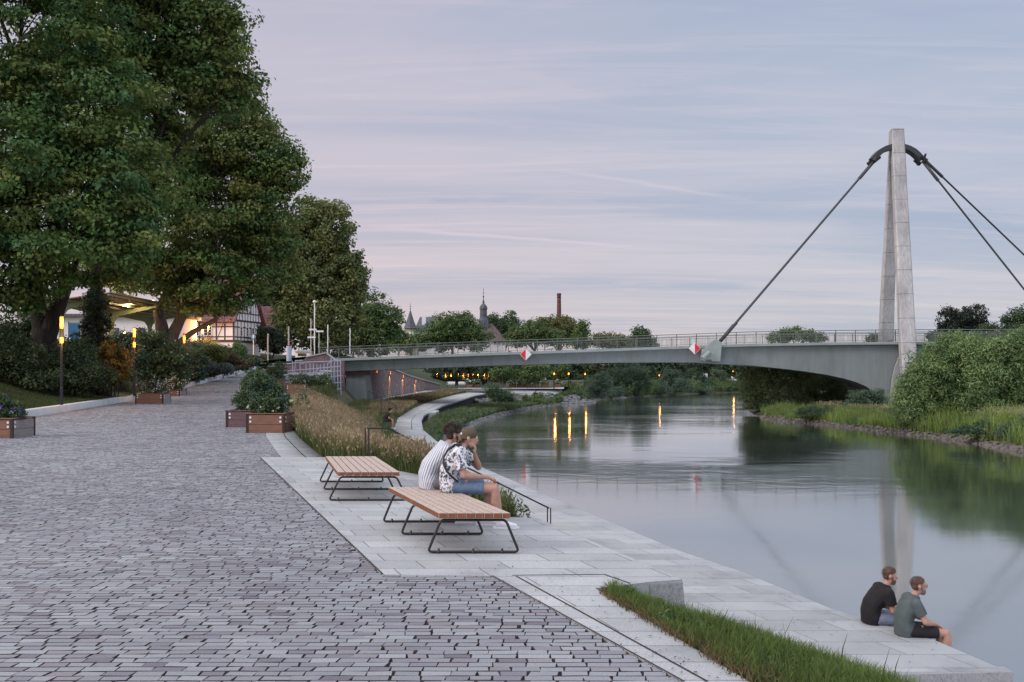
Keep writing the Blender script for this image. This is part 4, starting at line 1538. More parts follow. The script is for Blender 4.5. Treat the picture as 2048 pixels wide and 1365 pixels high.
# wood along the left bank, seen under the bridge: single trees in a row
wood = [(905, 745, 190, 60, 34), (965, 748, 200, 56, 34), (1030, 742, 215, 60, 36), (1095, 745, 235, 60, 40), (1150, 748, 240, 58, 40), (1210, 745, 245, 60, 42), (1265, 742, 240, 56, 44), (1325, 742, 255, 60, 42), (1385, 745, 265, 56, 40), (1440, 742, 275, 52, 40), (1490, 745, 280, 48, 40)]
words_ = ['at the foot of the floodlit wall', 'behind the terrace benches', 'behind the first young terrace trees', 'behind the young terrace trees and planters', 'behind the lamp nearest the terrace', 'behind the dark fence', 'behind the tall waterside bush', 'between two far lamps', 'behind the blue-green willows', 'behind the far white sign', 'at the river bend']
for (px, py, Y, rx_, ry_), w_ in zip(wood, words_):
    c_ = W(px, 778, Y)
    tree('riverside_tree', 'dark leafy tree under the bridge, ' + w_, (c_.x, c_.y, -.9), [pb(px, py - 8, rx_ * .75, ry_ * .8, Y), pb(px - 22, py + 10, rx_ * .6, ry_ * .62, Y), pb(px + 22, py + 8, rx_ * .6, ry_ * .62, Y)], 230, 42, .0026 * Y, .0072 * Y, [(.050, .080, .040), (.040, .066, .034), (.066, .090, .040)] if px % 2 else [(.058, .085, .034), (.044, .070, .034), (.075, .092, .038)], .35, 2.2, mains=5, subs=10, group='trees along the left bank', shell=(.2, 1.0), aspect=.75)
# young pruned trees on the terrace
for px, py, lab in ((1005, 788, 'young terrace tree with a pale trunk, nearest the slanting wall'), (1056, 784, 'young terrace tree above the widest planters'), (1071, 780, 'young terrace tree closest to the middle lamp'), (1118, 775, 'small young tree at the end of the terrace')):
    Y = 158 if px < 1100 else 168
    c_ = W(px, py, Y)
    tree('young_tree', lab, (c_.x, c_.y, -.95), [pb(px, 748, 24 if px < 1100 else 13, 17 if px < 1100 else 9, Y), pb(px + 8, 738, 18 if px < 1100 else 8, 12, Y)], 70, 40, .33, .8, GREEN_M, .12, 2.0, 'pale_bark', mains=4, subs=8, group='young trees on the terrace', shell=(.2, 1.0))

# ------------------------------------------------------------------ shrubs under the big trees
S = lambda px, py, Y: Vector(W(px, py, Y))


def bank_shrub(name, label, lobes, Y, cols, nc, size=.16, cr=.38, flowers=None, **kw):
    b_ = [pb(a, c_, r1, r2, Y, .9) for a, c_, r1, r2 in lobes]
    mx_ = sum(q[0] for q in b_) / len(b_)
    rest = (mx_, Y, bank_z(mx_, Y) - .05)
    return shrub(name, label, 'shrub', b_, nc, 42, size, cr, cols, flowers, rest=rest, **kw)


DARKG = [(0.060, 0.088, 0.036), (0.077, 0.103, 0.041), (0.048, 0.069, 0.032)]
bank_shrub('undergrowth_shrub', 'dark tangled shrub at the foot of the thick maple trunk', [(40, 715, 60, 48), (-20, 710, 60, 60), (95, 755, 75, 18)], 55, DARKG, 260)
bank_shrub('undergrowth_shrub', 'leafy green shrub between the maple trunk and the ivy column', [(150, 720, 45, 50), (120, 745, 40, 26)], 57, GREEN_D, 200)
bank_shrub('undergrowth_shrub', 'low dark shrub along the upper lawn below the ivy', [(185, 752, 45, 22), (150, 765, 60, 12)], 56, DARKG, 170)
bank_shrub('lamplit_shrub', 'upright shrub glowing golden in the lamp light', [(222, 705, 26, 24), (218, 740, 34, 30), (236, 725, 24, 40)], 61, [(.34, .17, .028), (.22, .13, .028), (.12, .095, .026)], 190, .15, .3)  # golden lamp glow is painted into these leaf colours
bank_shrub('flowering_shrub', 'large dark flowering shrub with small white blossoms behind the second lamp', [(306, 706, 54, 44), (300, 735, 60, 42), (352, 735, 28, 42), (290, 690, 40, 36)], 70, GREEN_D, 420, .17, .42, ((.55, .55, .48), 130, .11))
bank_shrub('flowering_shrub', 'pale-blossomed shrub under the station canopy beside the second lamp', [(255, 695, 30, 30), (235, 690, 26, 26)], 66, GREEN_B, 150, .16, .36, ((.5, .52, .45), 60, .10))
bank_shrub('undergrowth_shrub', 'dark shrub at the picture edge below the numbered sign', [(15, 670, 40, 36), (60, 665, 30, 30)], 60, GREEN_D, 150)
bank_shrub('garden_shrub', 'grey-green bushy shrub right of the single-light lamp', [(400, 722, 18, 18), (388, 742, 26, 20)], 80, GREEN_B, 140, .17, .38)
bank_shrub('garden_shrub', 'low silvery lavender mound beside the kerb wall', [(432, 735, 26, 10), (450, 738, 18, 9)], 86, [(.10, .12, .115), (.13, .15, .145)], 90, .15, .3)
bank_shrub('garden_shrub', 'yellow-green perennial clump in the middle of the garden slope', [(418, 738, 22, 14), (430, 712, 26, 16)], 88, [(.13, .135, .035), (.10, .12, .04)], 110, .17, .35)
bank_shrub('garden_shrub', 'rusty dry perennial patch at the upper garden slope', [(455, 715, 26, 14), (480, 728, 24, 10)], 94, [(.16, .105, .07), (.11, .09, .055), (.09, .10, .045)], 110, .2, .4)
bank_shrub('garden_shrub', 'rose bush against the white plinth of the half-timbered house', [(478, 702, 13, 17), (455, 704, 16, 8)], 104, GREEN_M, 110, .2, .42)
bank_shrub('garden_shrub', 'light green bush below the half-timbered front wall', [(400, 700, 30, 9), (430, 700, 24, 9)], 104, GREEN_L, 110, .2, .42)
bank_shrub('garden_shrub', 'low mixed herbs along the kerb towards the brick wall', [(505, 722, 14, 8), (478, 735, 24, 8)], 104, GREEN_B + OLIVE, 90, .2, .4)
sp_ = S(540, 680, 128)
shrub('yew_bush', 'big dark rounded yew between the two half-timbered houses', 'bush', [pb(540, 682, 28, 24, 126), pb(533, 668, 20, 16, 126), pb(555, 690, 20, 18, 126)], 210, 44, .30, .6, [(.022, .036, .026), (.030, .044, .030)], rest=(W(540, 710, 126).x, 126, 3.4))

# ------------------------------------------------------------------ willows and reeds by the water
WIL = [(0.195, 0.282, 0.109), (0.147, 0.224, 0.086), (0.236, 0.322, 0.121), (0.118, 0.190, 0.076)]


def willow(label, lobes, Y, cols, nc, nl=62, size=.26, cr=.62, base_z=-2.0, name='willow_bush', dd=.85, px0=None, **kw):
    b_ = [pb(a, c_, r1, r2, Y, dd) for a, c_, r1, r2 in lobes]
    mx_ = sum(q[0] for q in b_) / len(b_) if px0 is None else W(px0, 800, Y).x
    return shrub(name, label, 'bush', b_, nc, nl, size, cr, cols, None, rest=(mx_, Y, base_z), aspect=.26, up=.75, flat=.75, **kw)


willow('great pale green willow bush against the foot of the pylon', [(1890, 745, 70, 62), (1850, 800, 55, 65), (1910, 830, 70, 42), (1925, 700, 48, 32), (1845, 770, 38, 36)], 74, WIL, 640, nl=100, cr=.86, shell=(.35, 1.05))
willow('broad willow bush running out of the frame beyond the pylon', [(1990, 715, 60, 48), (2050, 740, 70, 70), (1985, 790, 70, 68), (2070, 690, 50, 40), (2060, 810, 60, 50)], 71, WIL, 700, nl=100, cr=.86, shell=(.35, 1.05))
willow('drooping dark willow at the water under the bridge haunch', [(1545, 790, 62, 48), (1520, 765, 42, 34), (1570, 755, 60, 26), (1515, 815, 30, 22), (1590, 815, 40, 26)], 108, [(.19, .25, .115), (.15, .20, .095), (.23, .28, .125)], 620, size=.34, cr=.8, droop=.8, base_z=-2.3)
willow('second drooping willow farther along under the bridge haunch', [(1640, 775, 60, 44), (1680, 800, 30, 28), (1625, 810, 40, 28), (1690, 770, 28, 22)], 112, [(.18, .24, .115), (.14, .19, .095), (.22, .27, .125)], 460, size=.34, cr=.8, droop=.8, base_z=-1.9)
willow('small blue-green willow bush in front of the pier', [(1735, 800, 40, 24), (1715, 815, 30, 16), (1752, 815, 28, 16)], 96, [(.115, .17, .105), (.090, .135, .085)], 220, size=.24, cr=.5)
willow('low green bush at the tip of the right bank', [(1640, 835, 32, 22), (1610, 828, 26, 14)], 88, [(.085, .125, .065), (.065, .10, .055)], 170, size=.22, cr=.45)
willow('rounded sedge-like bush by the stones on the right bank', [(1930, 875, 30, 22), (1960, 868, 30, 24)], 64, [(.075, .125, .065), (.06, .10, .055)], 150, size=.2, cr=.4, base_z=-2.1)
willow('blue-green bush at the right edge above the stones', [(2030, 870, 36, 26), (2060, 860, 30, 26)], 61, [(.085, .135, .08), (.07, .11, .065)], 160, size=.2, cr=.4, base_z=-2.1)
# across the river, under the bridge
BG = [(.085, .135, .095), (.070, .112, .080), (.105, .155, .105)]
GB = [(.060, .092, .055), (.048, .076, .046)]
lb = [
    ('tall rounded bush in the water edge, nearest of the left bank willows', [(1200, 775, 26, 26), (1205, 760, 18, 16), (1192, 790, 20, 14)], 150, BG, 210),
    ('large dark willow behind the rounded bush on the left bank', [(1255, 752, 40, 30), (1240, 775, 34, 22), (1285, 770, 26, 24)], 172, GB, 300),
    ('pale willow crown beside the two distant lamps', [(1278, 745, 16, 20), (1272, 762, 14, 18)], 178, BG, 110),
    ('blue-green willow right of the two distant lamps', [(1342, 752, 20, 18), (1335, 772, 18, 18)], 190, BG, 140),
    ('blue-green willow standing in the water at the river bend', [(1366, 780, 20, 18), (1362, 768, 14, 12), (1376, 784, 14, 12)], 186, BG, 150),
    ('green bush between the two blue-green willows', [(1385, 755, 26, 16), (1408, 770, 22, 16)], 205, GB, 140),
    ('light-leaved willow at the far end of the river', [(1438, 755, 16, 20), (1432, 770, 18, 16)], 215, [(.12, .16, .10), (.10, .14, .085)], 120),
    ('small blue-green bush at the far water edge', [(1412, 783, 13, 8), (1406, 788, 10, 6)], 198, BG, 70),
    ('low bush sticking out of the bank near the first lamp reflections', [(1236, 785, 12, 10)], 160, BG, 60),
    ('feathery bush at the head of the sheet pile wall', [(1000, 790, 24, 14), (985, 780, 18, 12), (1018, 796, 16, 12)], 124, [(.105, .16, .085), (.08, .13, .075)], 150),
    ('feathery low bush on the stony terrace bank', [(1150, 790, 22, 10), (1130, 795, 18, 9)], 146, [(.105, .155, .07), (.085, .13, .06)], 110),
    ('tiny willow shoot beside the small far bush', [(1330, 785, 12, 12)], 180, BG, 60),
]
for lab, lo, Y, cols, nc in lb:
    willow(lab, lo, Y, cols, nc, nl=44, size=.0019 * Y, cr=.0042 * Y, base_z=-2.3, shell=(.3, 1.0))


def thicket(pts, n_leaf, size, rmin, rmax, cols, aspect=.34, h=1.2):
    """unruly low growth: tufts of many sizes and greens rooted at pts"""
    parts = []
    for p_ in pts:
        r = rng.uniform(rmin, rmax)
        c0 = np.array(cols[rng.integers(0, len(cols))])
        v, f, c, _ = crown([(p_[0], p_[1], p_[2] + r * .45 * h, r, r, r * h)], max(4, int(10 * r / rmax)), n_leaf, size, r * .42, [c0, c0 * .85, c0 * 1.15], aspect, .7, .9, (.2, 1.0))
        parts.append((v, f, c))
    return join_np(*parts)


def patchy(pts, k=.45):
    x, y = pts[:, 0], pts[:, 1]
    return 1 + k * (np.sin(x * .9 + 1.7 * np.sin(y * .23)) * np.sin(y * .55 + np.sin(x * .6)) + .6 * np.sin(x * 2.3 + y * 1.1))


def stuff(name, parts, mat='blade'):
    v, f, c = join_np(*parts)
    o = mesh_np(name, v, f, M[mat], None, c)
    return tag(o, kind='stuff')


def heads(points, size, cols, n_each=3, aspect=.3):
    pts = np.repeat(np.asarray(points), n_each, 0)
    pts = pts + rng.normal(0, size * .35, pts.shape)
    n = len(pts)
    nr = unit(n)
    nr[:, 2] *= .3
    nr /= np.linalg.norm(nr, axis=1, keepdims=True)
    d = np.array([[0, 0, 1.0]]) + rng.normal(0, .35, (n, 3))
    d = d - nr * (d * nr).sum(1, keepdims=True)
    d /= np.linalg.norm(d, axis=1, keepdims=True)
    s = np.cross(nr, d)
    L = (size * rng.uniform(.6, 1.4, n))[:, None]
    v = np.stack([pts - d * L * .5, pts + s * L * .5 * aspect, pts + d * L * .5, pts - s * L * .5 * aspect], 1)
    c = np.array(cols)[rng.integers(0, len(cols), n)] * rng.uniform(.75, 1.2, n)[:, None]
    return v.reshape(-1, 3), np.arange(4 * n).reshape(n, 4), np.repeat(c, 4, 0)


# ---- meadow between promenade and walk
def meadow_pts(n, y0, y1, t0, t1, pw=1.0):
    # evenly over the picture: denser where it is near
    u = rng.uniform(0, 1, n)
    y = 1.0 / (1 / y0 + (1 / y1 - 1 / y0) * u)
    t = t0 + (t1 - t0) * rng.uniform(0, 1, n) ** pw
    x0 = np.interp(y, [q[0] for q in MX], [q[1] for q in MX])
    x1 = np.interp(y, [q[0] for q in IX], [q[1] for q in IX])
    z0 = np.interp(y, [q[0] for q in PZ], [q[1] for q in PZ])
    z1 = np.interp(y, [q[0] for q in WZ], [q[1] for q in WZ])
    kf = np.interp(y, [13, 16, 22, 32, 62, 74], [.42, .42, .6, 1.0, 1.0, .28])
    tt = np.clip(np.minimum(t / kf, 1) * .93 + .035, 0, 1)
    z = z0 + (z1 - z0) * tt * tt * (3 - 2 * tt) + .25 * np.sin(PI * np.minimum(t * 1.25, 1)) * np.minimum(1, (y - 13) / 12) - .04
    return np.stack([x0 + (x1 - x0) * t, y, z], 1), t


TAN = [(.36, .27, .17), (.30, .215, .13), (.40, .32, .21), (.27, .20, .12)]
STRAW = [(.21, .17, .085), (.17, .145, .07)]
MG = [(0.081, 0.115, 0.036), (0.101, 0.128, 0.039), (0.068, 0.095, 0.033)]
pa, ta = meadow_pts(60000, 18.4, 78, .0, .8)
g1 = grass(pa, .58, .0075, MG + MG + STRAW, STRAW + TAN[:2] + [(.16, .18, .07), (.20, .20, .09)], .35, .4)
hp = pa[rng.uniform(size=len(pa)) < .62]
hp = hp + np.stack([rng.normal(0, .08, len(hp)), rng.normal(0, .08, len(hp)), rng.uniform(.28, .74, len(hp))], 1)
g2 = heads(hp, .085, TAN, 2, .34)
pb_, _ = meadow_pts(22000, 18.4, 80, .6, .98)
g3 = grass(pb_, .50, .010, MG, [(.11, .14, .055), (.14, .15, .07)], .45)
pc, _ = meadow_pts(12000, 18.4, 78, .0, .06)
g4 = grass(pc, .38, .009, MG, MG + [(.10, .12, .04)], .5)
pd, _ = meadow_pts(20000, 60, 106, .0, .9)
g5 = grass(pd, .40, .03, MG, [(.12, .145, .05), (.18, .16, .08)], .4)
stuff('meadow_grass', [g1, g2, g3, g4, g5])
pp, _ = meadow_pts(260, 19, 60, .08, .55)
pp = pp + np.array([[0, 0, .5]])
poppy = [heads(pp, .075, [(.40, .055, .02), (.33, .04, .02)], 3, .9)]
pw_, _ = meadow_pts(380, 19, 70, .3, .95)
poppy.append(heads(pw_ + np.array([[0, 0, .42]]), .07, [(.6, .6, .5), (.5, .52, .36)], 2, .9))
stuff('meadow_flowers', poppy, 'leaf')
# planted strip by the stairs
ps, _ = meadow_pts(5200, 13.55, 15.4, .0, .55)
g1 = grass(ps, .34, .010, MG, [(.10, .13, .05), (.08, .115, .04), (.15, .15, .07)], .5)
h = ps[rng.uniform(size=len(ps)) < .9]
h = h + np.stack([rng.normal(0, .05, len(h)), rng.normal(0, .05, len(h)), rng.uniform(.08, .38, len(h))], 1)
g2 = leaf_quads(h, unit(len(h)) * .6 + np.array([0, 0, .8]), .07, .4)
g2 = (g2[0], g2[1], np.repeat(np.array(GREEN_M + MG)[rng.integers(0, 6, len(h))] * 1.1, 4, 0))
ps2, _ = meadow_pts(4200, 17.2, 19.5, .02, .5)
g3 = grass(ps2, .42, .010, MG, [(.10, .13, .05), (.15, .15, .07)], .5)
stuff('strip_planting', [g1, g2, g3])
# tall weeds standing out of the strip and the meadow
wd = []
for (px, py, Y) in ((965, 975, 15.5), (985, 978, 15.2), (1002, 985, 15.0), (1020, 992, 14.6), (1038, 1000, 14.3), (1052, 1012, 14.0), (948, 968, 15.6), (1060, 1020, 13.9), (608, 778, 42), (598, 790, 40), (592, 800, 38), (606, 800, 38), (615, 790, 40), (700, 800, 60), (720, 812, 55)):
    top = W(px, py, Y)
    b0 = Vector((top.x - .05, top.y, top.z - (.55 if Y < 20 else .9)))
    m_ = 34
    zz = rng.uniform(.15, 1, m_)
    c_ = np.array([[b0.x + (top.x - b0.x) * q, b0.y, b0.z + (top.z - b0.z) * q] for q in zz]) + rng.normal(0, .035 if Y < 20 else .07, (m_, 3))
    a_, b_ = leaf_quads(c_, unit(m_), .085 if Y < 20 else .16, .36)
    wd.append((a_, b_, np.repeat(np.array(GREEN_D)[rng.integers(0, 4, m_)], 4, 0)))
    wd.append(grass(np.array([[b0.x, b0.y, b0.z]]), (top.z - b0.z), .012, GREEN_D, GREEN_D, .12, .02))
wd.append(thicket(np.array([[-8.5 + .28 * q, 60.2 + .3 * math.cos(q * 3), -1.78] for q in range(4)]), 60, .10, .35, .5, GREEN_M + GREEN_B, .4, 1.2))
stuff('weeds', wd)

# ---- lawn in front of the shrubs
n = 60000
y = 1 / (1 / 38 + (1 / 66 - 1 / 38) * rng.uniform(0, 1, n))
d = rng.uniform(.42, 6.5, n)
kx_ = np.interp(y, [q[0] for q in KERB], [q[1] for q in KERB])
x = kx_ - d
keep = x / y > -.535
x, y, d = x[keep], y[keep], d[keep]
run = np.interp(y, [0, 60, 85, 110], [18, 17, 10, 7])
kz = np.interp(y, [q[0] for q in PZ], [q[1] for q in PZ])
tt = np.clip(d / run, 0, 1)
z = kz + .28 + (4.4 - kz - .28) * tt * tt * (3 - 2 * tt) + .03 * np.sin(x * 1.3 + y * .7) - .01
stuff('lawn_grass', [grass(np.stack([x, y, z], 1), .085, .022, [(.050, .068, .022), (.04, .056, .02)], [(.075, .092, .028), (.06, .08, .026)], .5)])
# ---- wild planting on the garden slope
n = 26000
y = rng.uniform(66, 116, n)
kx_ = np.interp(y, [q[0] for q in KERB], [q[1] for q in KERB])
d = rng.uniform(.45, 9, n)
x = kx_ - d
run = np.interp(y, [0, 60, 85, 110], [18, 17, 10, 7])
kz = np.interp(y, [q[0] for q in PZ], [q[1] for q in PZ])
tt = np.clip(d / run, 0, 1)
z = kz + .28 + (4.4 - kz - .28) * tt * tt * (3 - 2 * tt) - .01
pg = np.stack([x, y, z], 1)
g1 = grass(pg, .48, .035, MG + GREEN_B[:1], [(.11, .13, .05), (.16, .15, .07), (.12, .14, .09), (.20, .16, .09)], .5, .6)
h = pg[rng.uniform(size=n) < .5] + np.array([[0, 0, .35]]) + rng.normal(0, .12, (1, 3))
g2 = heads(h, .16, [(.17, .15, .08), (.10, .13, .06), (.13, .145, .11), (.22, .16, .10), (.09, .11, .05)], 2, .6)
q4 = pg[rng.choice(n, 240, replace=False)]
g3 = thicket(q4, 30, .20, .35, .95, [(.10, .14, .05), (.13, .15, .06), (.085, .12, .07), (.17, .14, .08), (.12, .135, .12), (.075, .11, .05), (.16, .17, .07)], .4)
stuff('garden_planting', [g1, g2, g3])

# ---- beds below the bridge, along the inner walk
def bed(poly_px, n, h, cols, tips, w=.03):
    """poly given by ground corners seen in the photo, at walk level"""
    q = [Vector(p) for p in poly_px]
    u, v_ = rng.uniform(0, 1, n), rng.uniform(0, 1, n)
    A = np.array([list(p) for p in q])
    pts = (A[0] * (1 - u)[:, None] + A[1] * u[:, None]) * (1 - v_)[:, None] + (A[3] * (1 - u)[:, None] + A[2] * u[:, None]) * v_[:, None]
    return grass(pts, h, w, cols, tips, .4, .4), pts


g1, p1 = bed([(-14.2, 110, -1.72), (-9.5, 110, -1.70), (-6.3, 138, -1.2), (-9.2, 138, -1.28)], 9000, .55, MG + STRAW, TAN + STRAW + MG, .03)
g2, p2 = bed([(-12.5, 82, -1.95), (-9.3, 82, -1.93), (-10.1, 106, -1.8), (-14.8, 106, -1.75)], 9000, .5, MG + STRAW, TAN + STRAW + MG, .03)
g3 = heads(np.concatenate([p1[::2], p2[::2]]) + np.array([[0, 0, .45]]), .14, TAN, 2, .45)
stuff('bed_grass', [g1, g2, g3])

# ---- left river bank: herbs and tall grass
def bank_pts(n, y0, y1, s0, s1):
    y = rng.uniform(y0, y1, n)
    s = rng.uniform(s0, s1, n)
    x0 = np.interp(y, [q[0] for q in WL], [q[1] for q in WL])
    x1 = np.interp(y, [q[0] for q in RX], [q[1] for q in RX])
    xx = x0 + (x1 - x0) * s
    z = np.interp(s, [0, .25, .6, 1], [WATER + .03, -2.62, -2.6, -2.58]) - .03
    return np.stack([xx, y, z], 1)


b1 = bank_pts(14000, 60, 92, .2, .86)
b2 = bank_pts(16000, 90, 132, .12, .84)
gg = [grass(b1, .48, .022, GREEN_M, GREEN_L + [(.18, .20, .11), (.13, .17, .10)], .45, .6), grass(b2, .50, .035, GREEN_M, GREEN_L + [(.13, .18, .11)], .45, .5)]
hh_ = np.concatenate([b1[::3], b2[::3]])
gg.append(heads(hh_ + np.array([[0, 0, .42]]), .16, [(.22, .24, .16), (.12, .16, .07), (.11, .16, .10), (.28, .28, .22)], 2, .5))
n = 30000
i = rng.uniform(8.15, len(WL) - 1.2, n)
i0 = i.astype(int)
fr = i - i0
P0 = np.array([(x, y) for y, x in WL])
q = P0[i0] * (1 - fr)[:, None] + P0[i0 + 1] * fr[:, None]
dv = P0[i0 + 1] - P0[i0]
nv_ = np.stack([-dv[:, 1], dv[:, 0]], 1)
nv_ /= np.linalg.norm(nv_, axis=1, keepdims=True)
dd_ = rng.uniform(.8, 1, n) * 0 + rng.uniform(.6, 9, n)
q = q + nv_ * dd_[:, None]
z = np.interp(dd_, [0, 1.2, 4, 9, 18], [WATER + .03, -2.4, -1.95, -1.5, -.9]) - .05
far_pts = np.stack([q[:, 0], q[:, 1], z], 1)
gg.append(grass(far_pts, 1.0, .09, GREEN_M, GREEN_L + [(.10, .15, .06)], .4, .5))
gg.append(heads(far_pts[::2] + np.array([[0, 0, .8]]), .42, GREEN_L + [(.08, .13, .06), (.12, .17, .08)], 2, .6))
q1 = bank_pts(190, 62, 131, .12, .62)
gg.append(thicket(q1, 34, .15, .25, .62, [(.10, .15, .06), (.085, .135, .08), (.14, .17, .09), (.075, .115, .05), (.17, .19, .11), (.12, .16, .06)]))
q2 = far_pts[rng.choice(len(far_pts), 230, replace=False)]
gg.append(thicket(q2, 26, .42, .7, 2.0, [(.09, .14, .06), (.075, .125, .075), (.12, .165, .06), (.065, .105, .055), (.13, .17, .09)]))
m_ = 7000
ii = rng.uniform(6.4, 8.3, m_)
j0 = ii.astype(int)
q = P0[j0] * (1 - (ii - j0))[:, None] + P0[j0 + 1] * (ii - j0)[:, None]
dv = P0[j0 + 1] - P0[j0]
nv_ = np.stack([-dv[:, 1], dv[:, 0]], 1) / np.linalg.norm(dv, axis=1, keepdims=True)
d_ = rng.uniform(.4, 3.2, m_)
q = q + nv_ * d_[:, None]
lowp = np.stack([q[:, 0], q[:, 1], np.interp(d_, [0, 1.2, 4], [WATER + .03, -2.4, -1.95]) - .05], 1)
gg.append(grass(lowp, .42, .05, GREEN_M, GREEN_L + [(.13, .17, .08)], .5, .6))
gg.append(thicket(lowp[::90], 26, .3, .3, .7, [(.09, .14, .06), (.12, .165, .06), (.13, .17, .09)]))
stuff('bank_herbs', gg)
# ---- right bank: reeds with pale plumes
n = 60000
y = 1 / (1 / 50 + (1 / 104 - 1 / 50) * rng.uniform(0, 1, n))
x0 = np.interp(y, [q[0] for q in WR], [q[1] for q in WR])
d = rng.uniform(0, 1, n) ** 1.2 * np.where(y < 75, 17, 11) + .45
x = x0 + d
keep = (x / y < .545) & ~((y > 88) & (d < 2.2) & (d > 9))
x, y, d = x[keep], y[keep], d[keep]
z = np.where(y < 76, np.interp(d, [0, 1, 4, 9, 16, 40], [WATER + .03, -2.35, -1.95, -1.85, -1.8, -.8]), np.interp(d, [0, 1, 4, 16, 40], [WATER + .03, -2.35, -2.3, -2.25, -.8])) - .05
rp = np.stack([x, y, z], 1)
tall = np.where(d < 3, .75, 1.05)
q3 = rp[rng.choice(len(rp), 190, replace=False)]
g5 = thicket(q3[q3[:, 1] < 101], 36, .16, .35, .95, [(.10, .155, .05), (.085, .13, .075), (.13, .18, .06), (.075, .115, .05), (.15, .18, .07)], .28)
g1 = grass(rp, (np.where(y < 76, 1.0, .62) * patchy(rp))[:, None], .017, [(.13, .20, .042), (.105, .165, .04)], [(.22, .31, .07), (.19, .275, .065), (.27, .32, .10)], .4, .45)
hr = rp[(d > 3.2) & (y < 76) & (rng.uniform(size=len(d)) < .8)]
g2 = heads(hr + np.stack([rng.normal(0, .1, len(hr)), rng.normal(0, .1, len(hr)), rng.uniform(.9, 1.35, len(hr))], 1), .22, [(.36, .31, .20), (.30, .27, .16), (.40, .36, .25)], 2, .3)
hs = rp[(d > 6) & (y > 80) & (rng.uniform(size=len(d)) < .12)]
g3 = heads(hs + np.array([[0, 0, 1.0]]), .22, [(.34, .29, .18)], 2, .3)
stuff('reeds', [g1, g2, g3, g5])

# ---- stones along both waterlines
def stones(n, tab, y0, y1, size, spread, up, near=True):
    V, F = [], []
    ico = [(0, 0, 1), (.894, 0, .447), (.276, .851, .447), (-.724, .526, .447), (-.724, -.526, .447), (.276, -.851, .447), (.724, .526, -.447), (-.276, .851, -.447), (-.894, 0, -.447), (-.276, -.851, -.447), (.724, -.526, -.447), (0, 0, -1)]
    tri = [(0, 1, 2), (0, 2, 3), (0, 3, 4), (0, 4, 5), (0, 5, 1), (1, 6, 2), (2, 7, 3), (3, 8, 4), (4, 9, 5), (5, 10, 1), (6, 7, 2), (7, 8, 3), (8, 9, 4), (9, 10, 5), (10, 6, 1), (11, 7, 6), (11, 8, 7), (11, 9, 8), (11, 10, 9), (11, 6, 10)]
    ico = np.array(ico)
    yy = 1 / (1 / y0 + (1 / y1 - 1 / y0) * rng.uniform(0, 1, n)) if near else rng.uniform(y0, y1, n)
    for k in range(n):
        y = yy[k]
        d = rng.uniform(-.2, 1)
        x = np.interp(y, [q[0] for q in tab], [q[1] for q in tab]) + d * spread
        s = size * rng.uniform(.5, 1.4) * np.array([1.25, 1, .7])
        a = rng.uniform(0, 6.28)
        R = np.array([[math.cos(a), -math.sin(a), 0], [math.sin(a), math.cos(a), 0], [0, 0, 1]])
        v = (ico * rng.uniform(.7, 1.2, (12, 1)) * s) @ R.T + np.array([x, y, WATER + max(0, d) * up + .02])
        F += [(a_ + len(V) * 12, b_ + len(V) * 12, c_ + len(V) * 12) for a_, b_, c_ in tri]
        V.append(v)
    return np.concatenate(V), np.array(F)


M['stone'] = P('bank_stone', (0.19, 0.17, 0.15), (0.07, 0.062, 0.055), 2.5, 0.9, 0.7, 0.03)
M['stone_grey'] = P('bank_stone_grey', (0.22, 0.22, 0.225), (0.10, 0.10, 0.105), 2.0, 0.9, 0.7, 0.03)
v, f = stones(1300, WR, 46, 100, .105, .55, .30)
tag(mesh_np('bank_stones', v, f, M['stone'], None), kind='stuff')
v, f = stones(1500, WL, 66, 178, .10, -.38, .22)
tag(mesh_np('shore_stones', v, f, M['stone_grey'], None), kind='stuff')

# ---- foreground verge
n = 46000
r_ = np.array(VERGE)
i = rng.uniform(0, len(VERGE) - 1.001, n)
i0 = i.astype(int)
fr = (i - i0)[:, None]
ra = r_[i0] * (1 - fr)[..., None] + r_[i0 + 1] * fr[..., None]
s = rng.uniform(0.0, 3.0, n)
s0 = np.minimum(s.astype(int), 2)
fs_ = (s - s0)[:, None]
pv = ra[np.arange(n), s0] * (1 - fs_) + ra[np.arange(n), s0 + 1] * fs_
keepv = rng.uniform(size=n) < np.clip(.9 + .8 * np.sin(pv[:, 0] * 7 + 2 * np.sin(pv[:, 1] * 5)) * np.sin(pv[:, 1] * 4.3), .25, 1)
pv, s = pv[keepv], s[keepv]
n = len(pv)
g1 = grass(pv, .10, .0030, [(.05, .085, .022), (.04, .07, .02), (.075, .085, .03)], [(.14, .215, .045), (.12, .19, .042), (.15, .20, .05), (.13, .185, .045)], .75, .55)
pd_ = pv[s < .5]
pd_ = pd_ - np.stack([rng.uniform(0, .07, len(pd_)), np.zeros(len(pd_)), -np.full(len(pd_), .03)], 1)
g2 = grass(pd_, .05, .004, [(.16, .12, .06)], [(.22, .16, .08), (.14, .10, .05)], 1.2)
sel = pv[(rng.uniform(size=n) < .0035) & (pv[:, 1] < 7.9)]
sel = sel[::2]
g3 = grass(sel, .24, .006, [(.05, .08, .03)], [(.09, .12, .05)], .6)
lf_ = pv[rng.uniform(size=n) < .07]
q_ = leaf_quads(lf_ + np.array([[0, 0, .05]]), np.array([[0, 0, 1.0]]) + rng.normal(0, .4, (len(lf_), 3)), .06, .6)
g4 = (q_[0], q_[1], np.repeat(np.array([(.09, .14, .05), (.07, .11, .045), (.12, .17, .09)])[rng.integers(0, 3, len(lf_))], 4, 0))
g5 = thicket(pv[rng.choice(n, 26, replace=False)], 14, .075, .05, .12, [(.10, .16, .06), (.08, .135, .06), (.13, .18, .09)], .42, .9)
stuff('verge_grass', [g1, g2, g3, g4, g5])
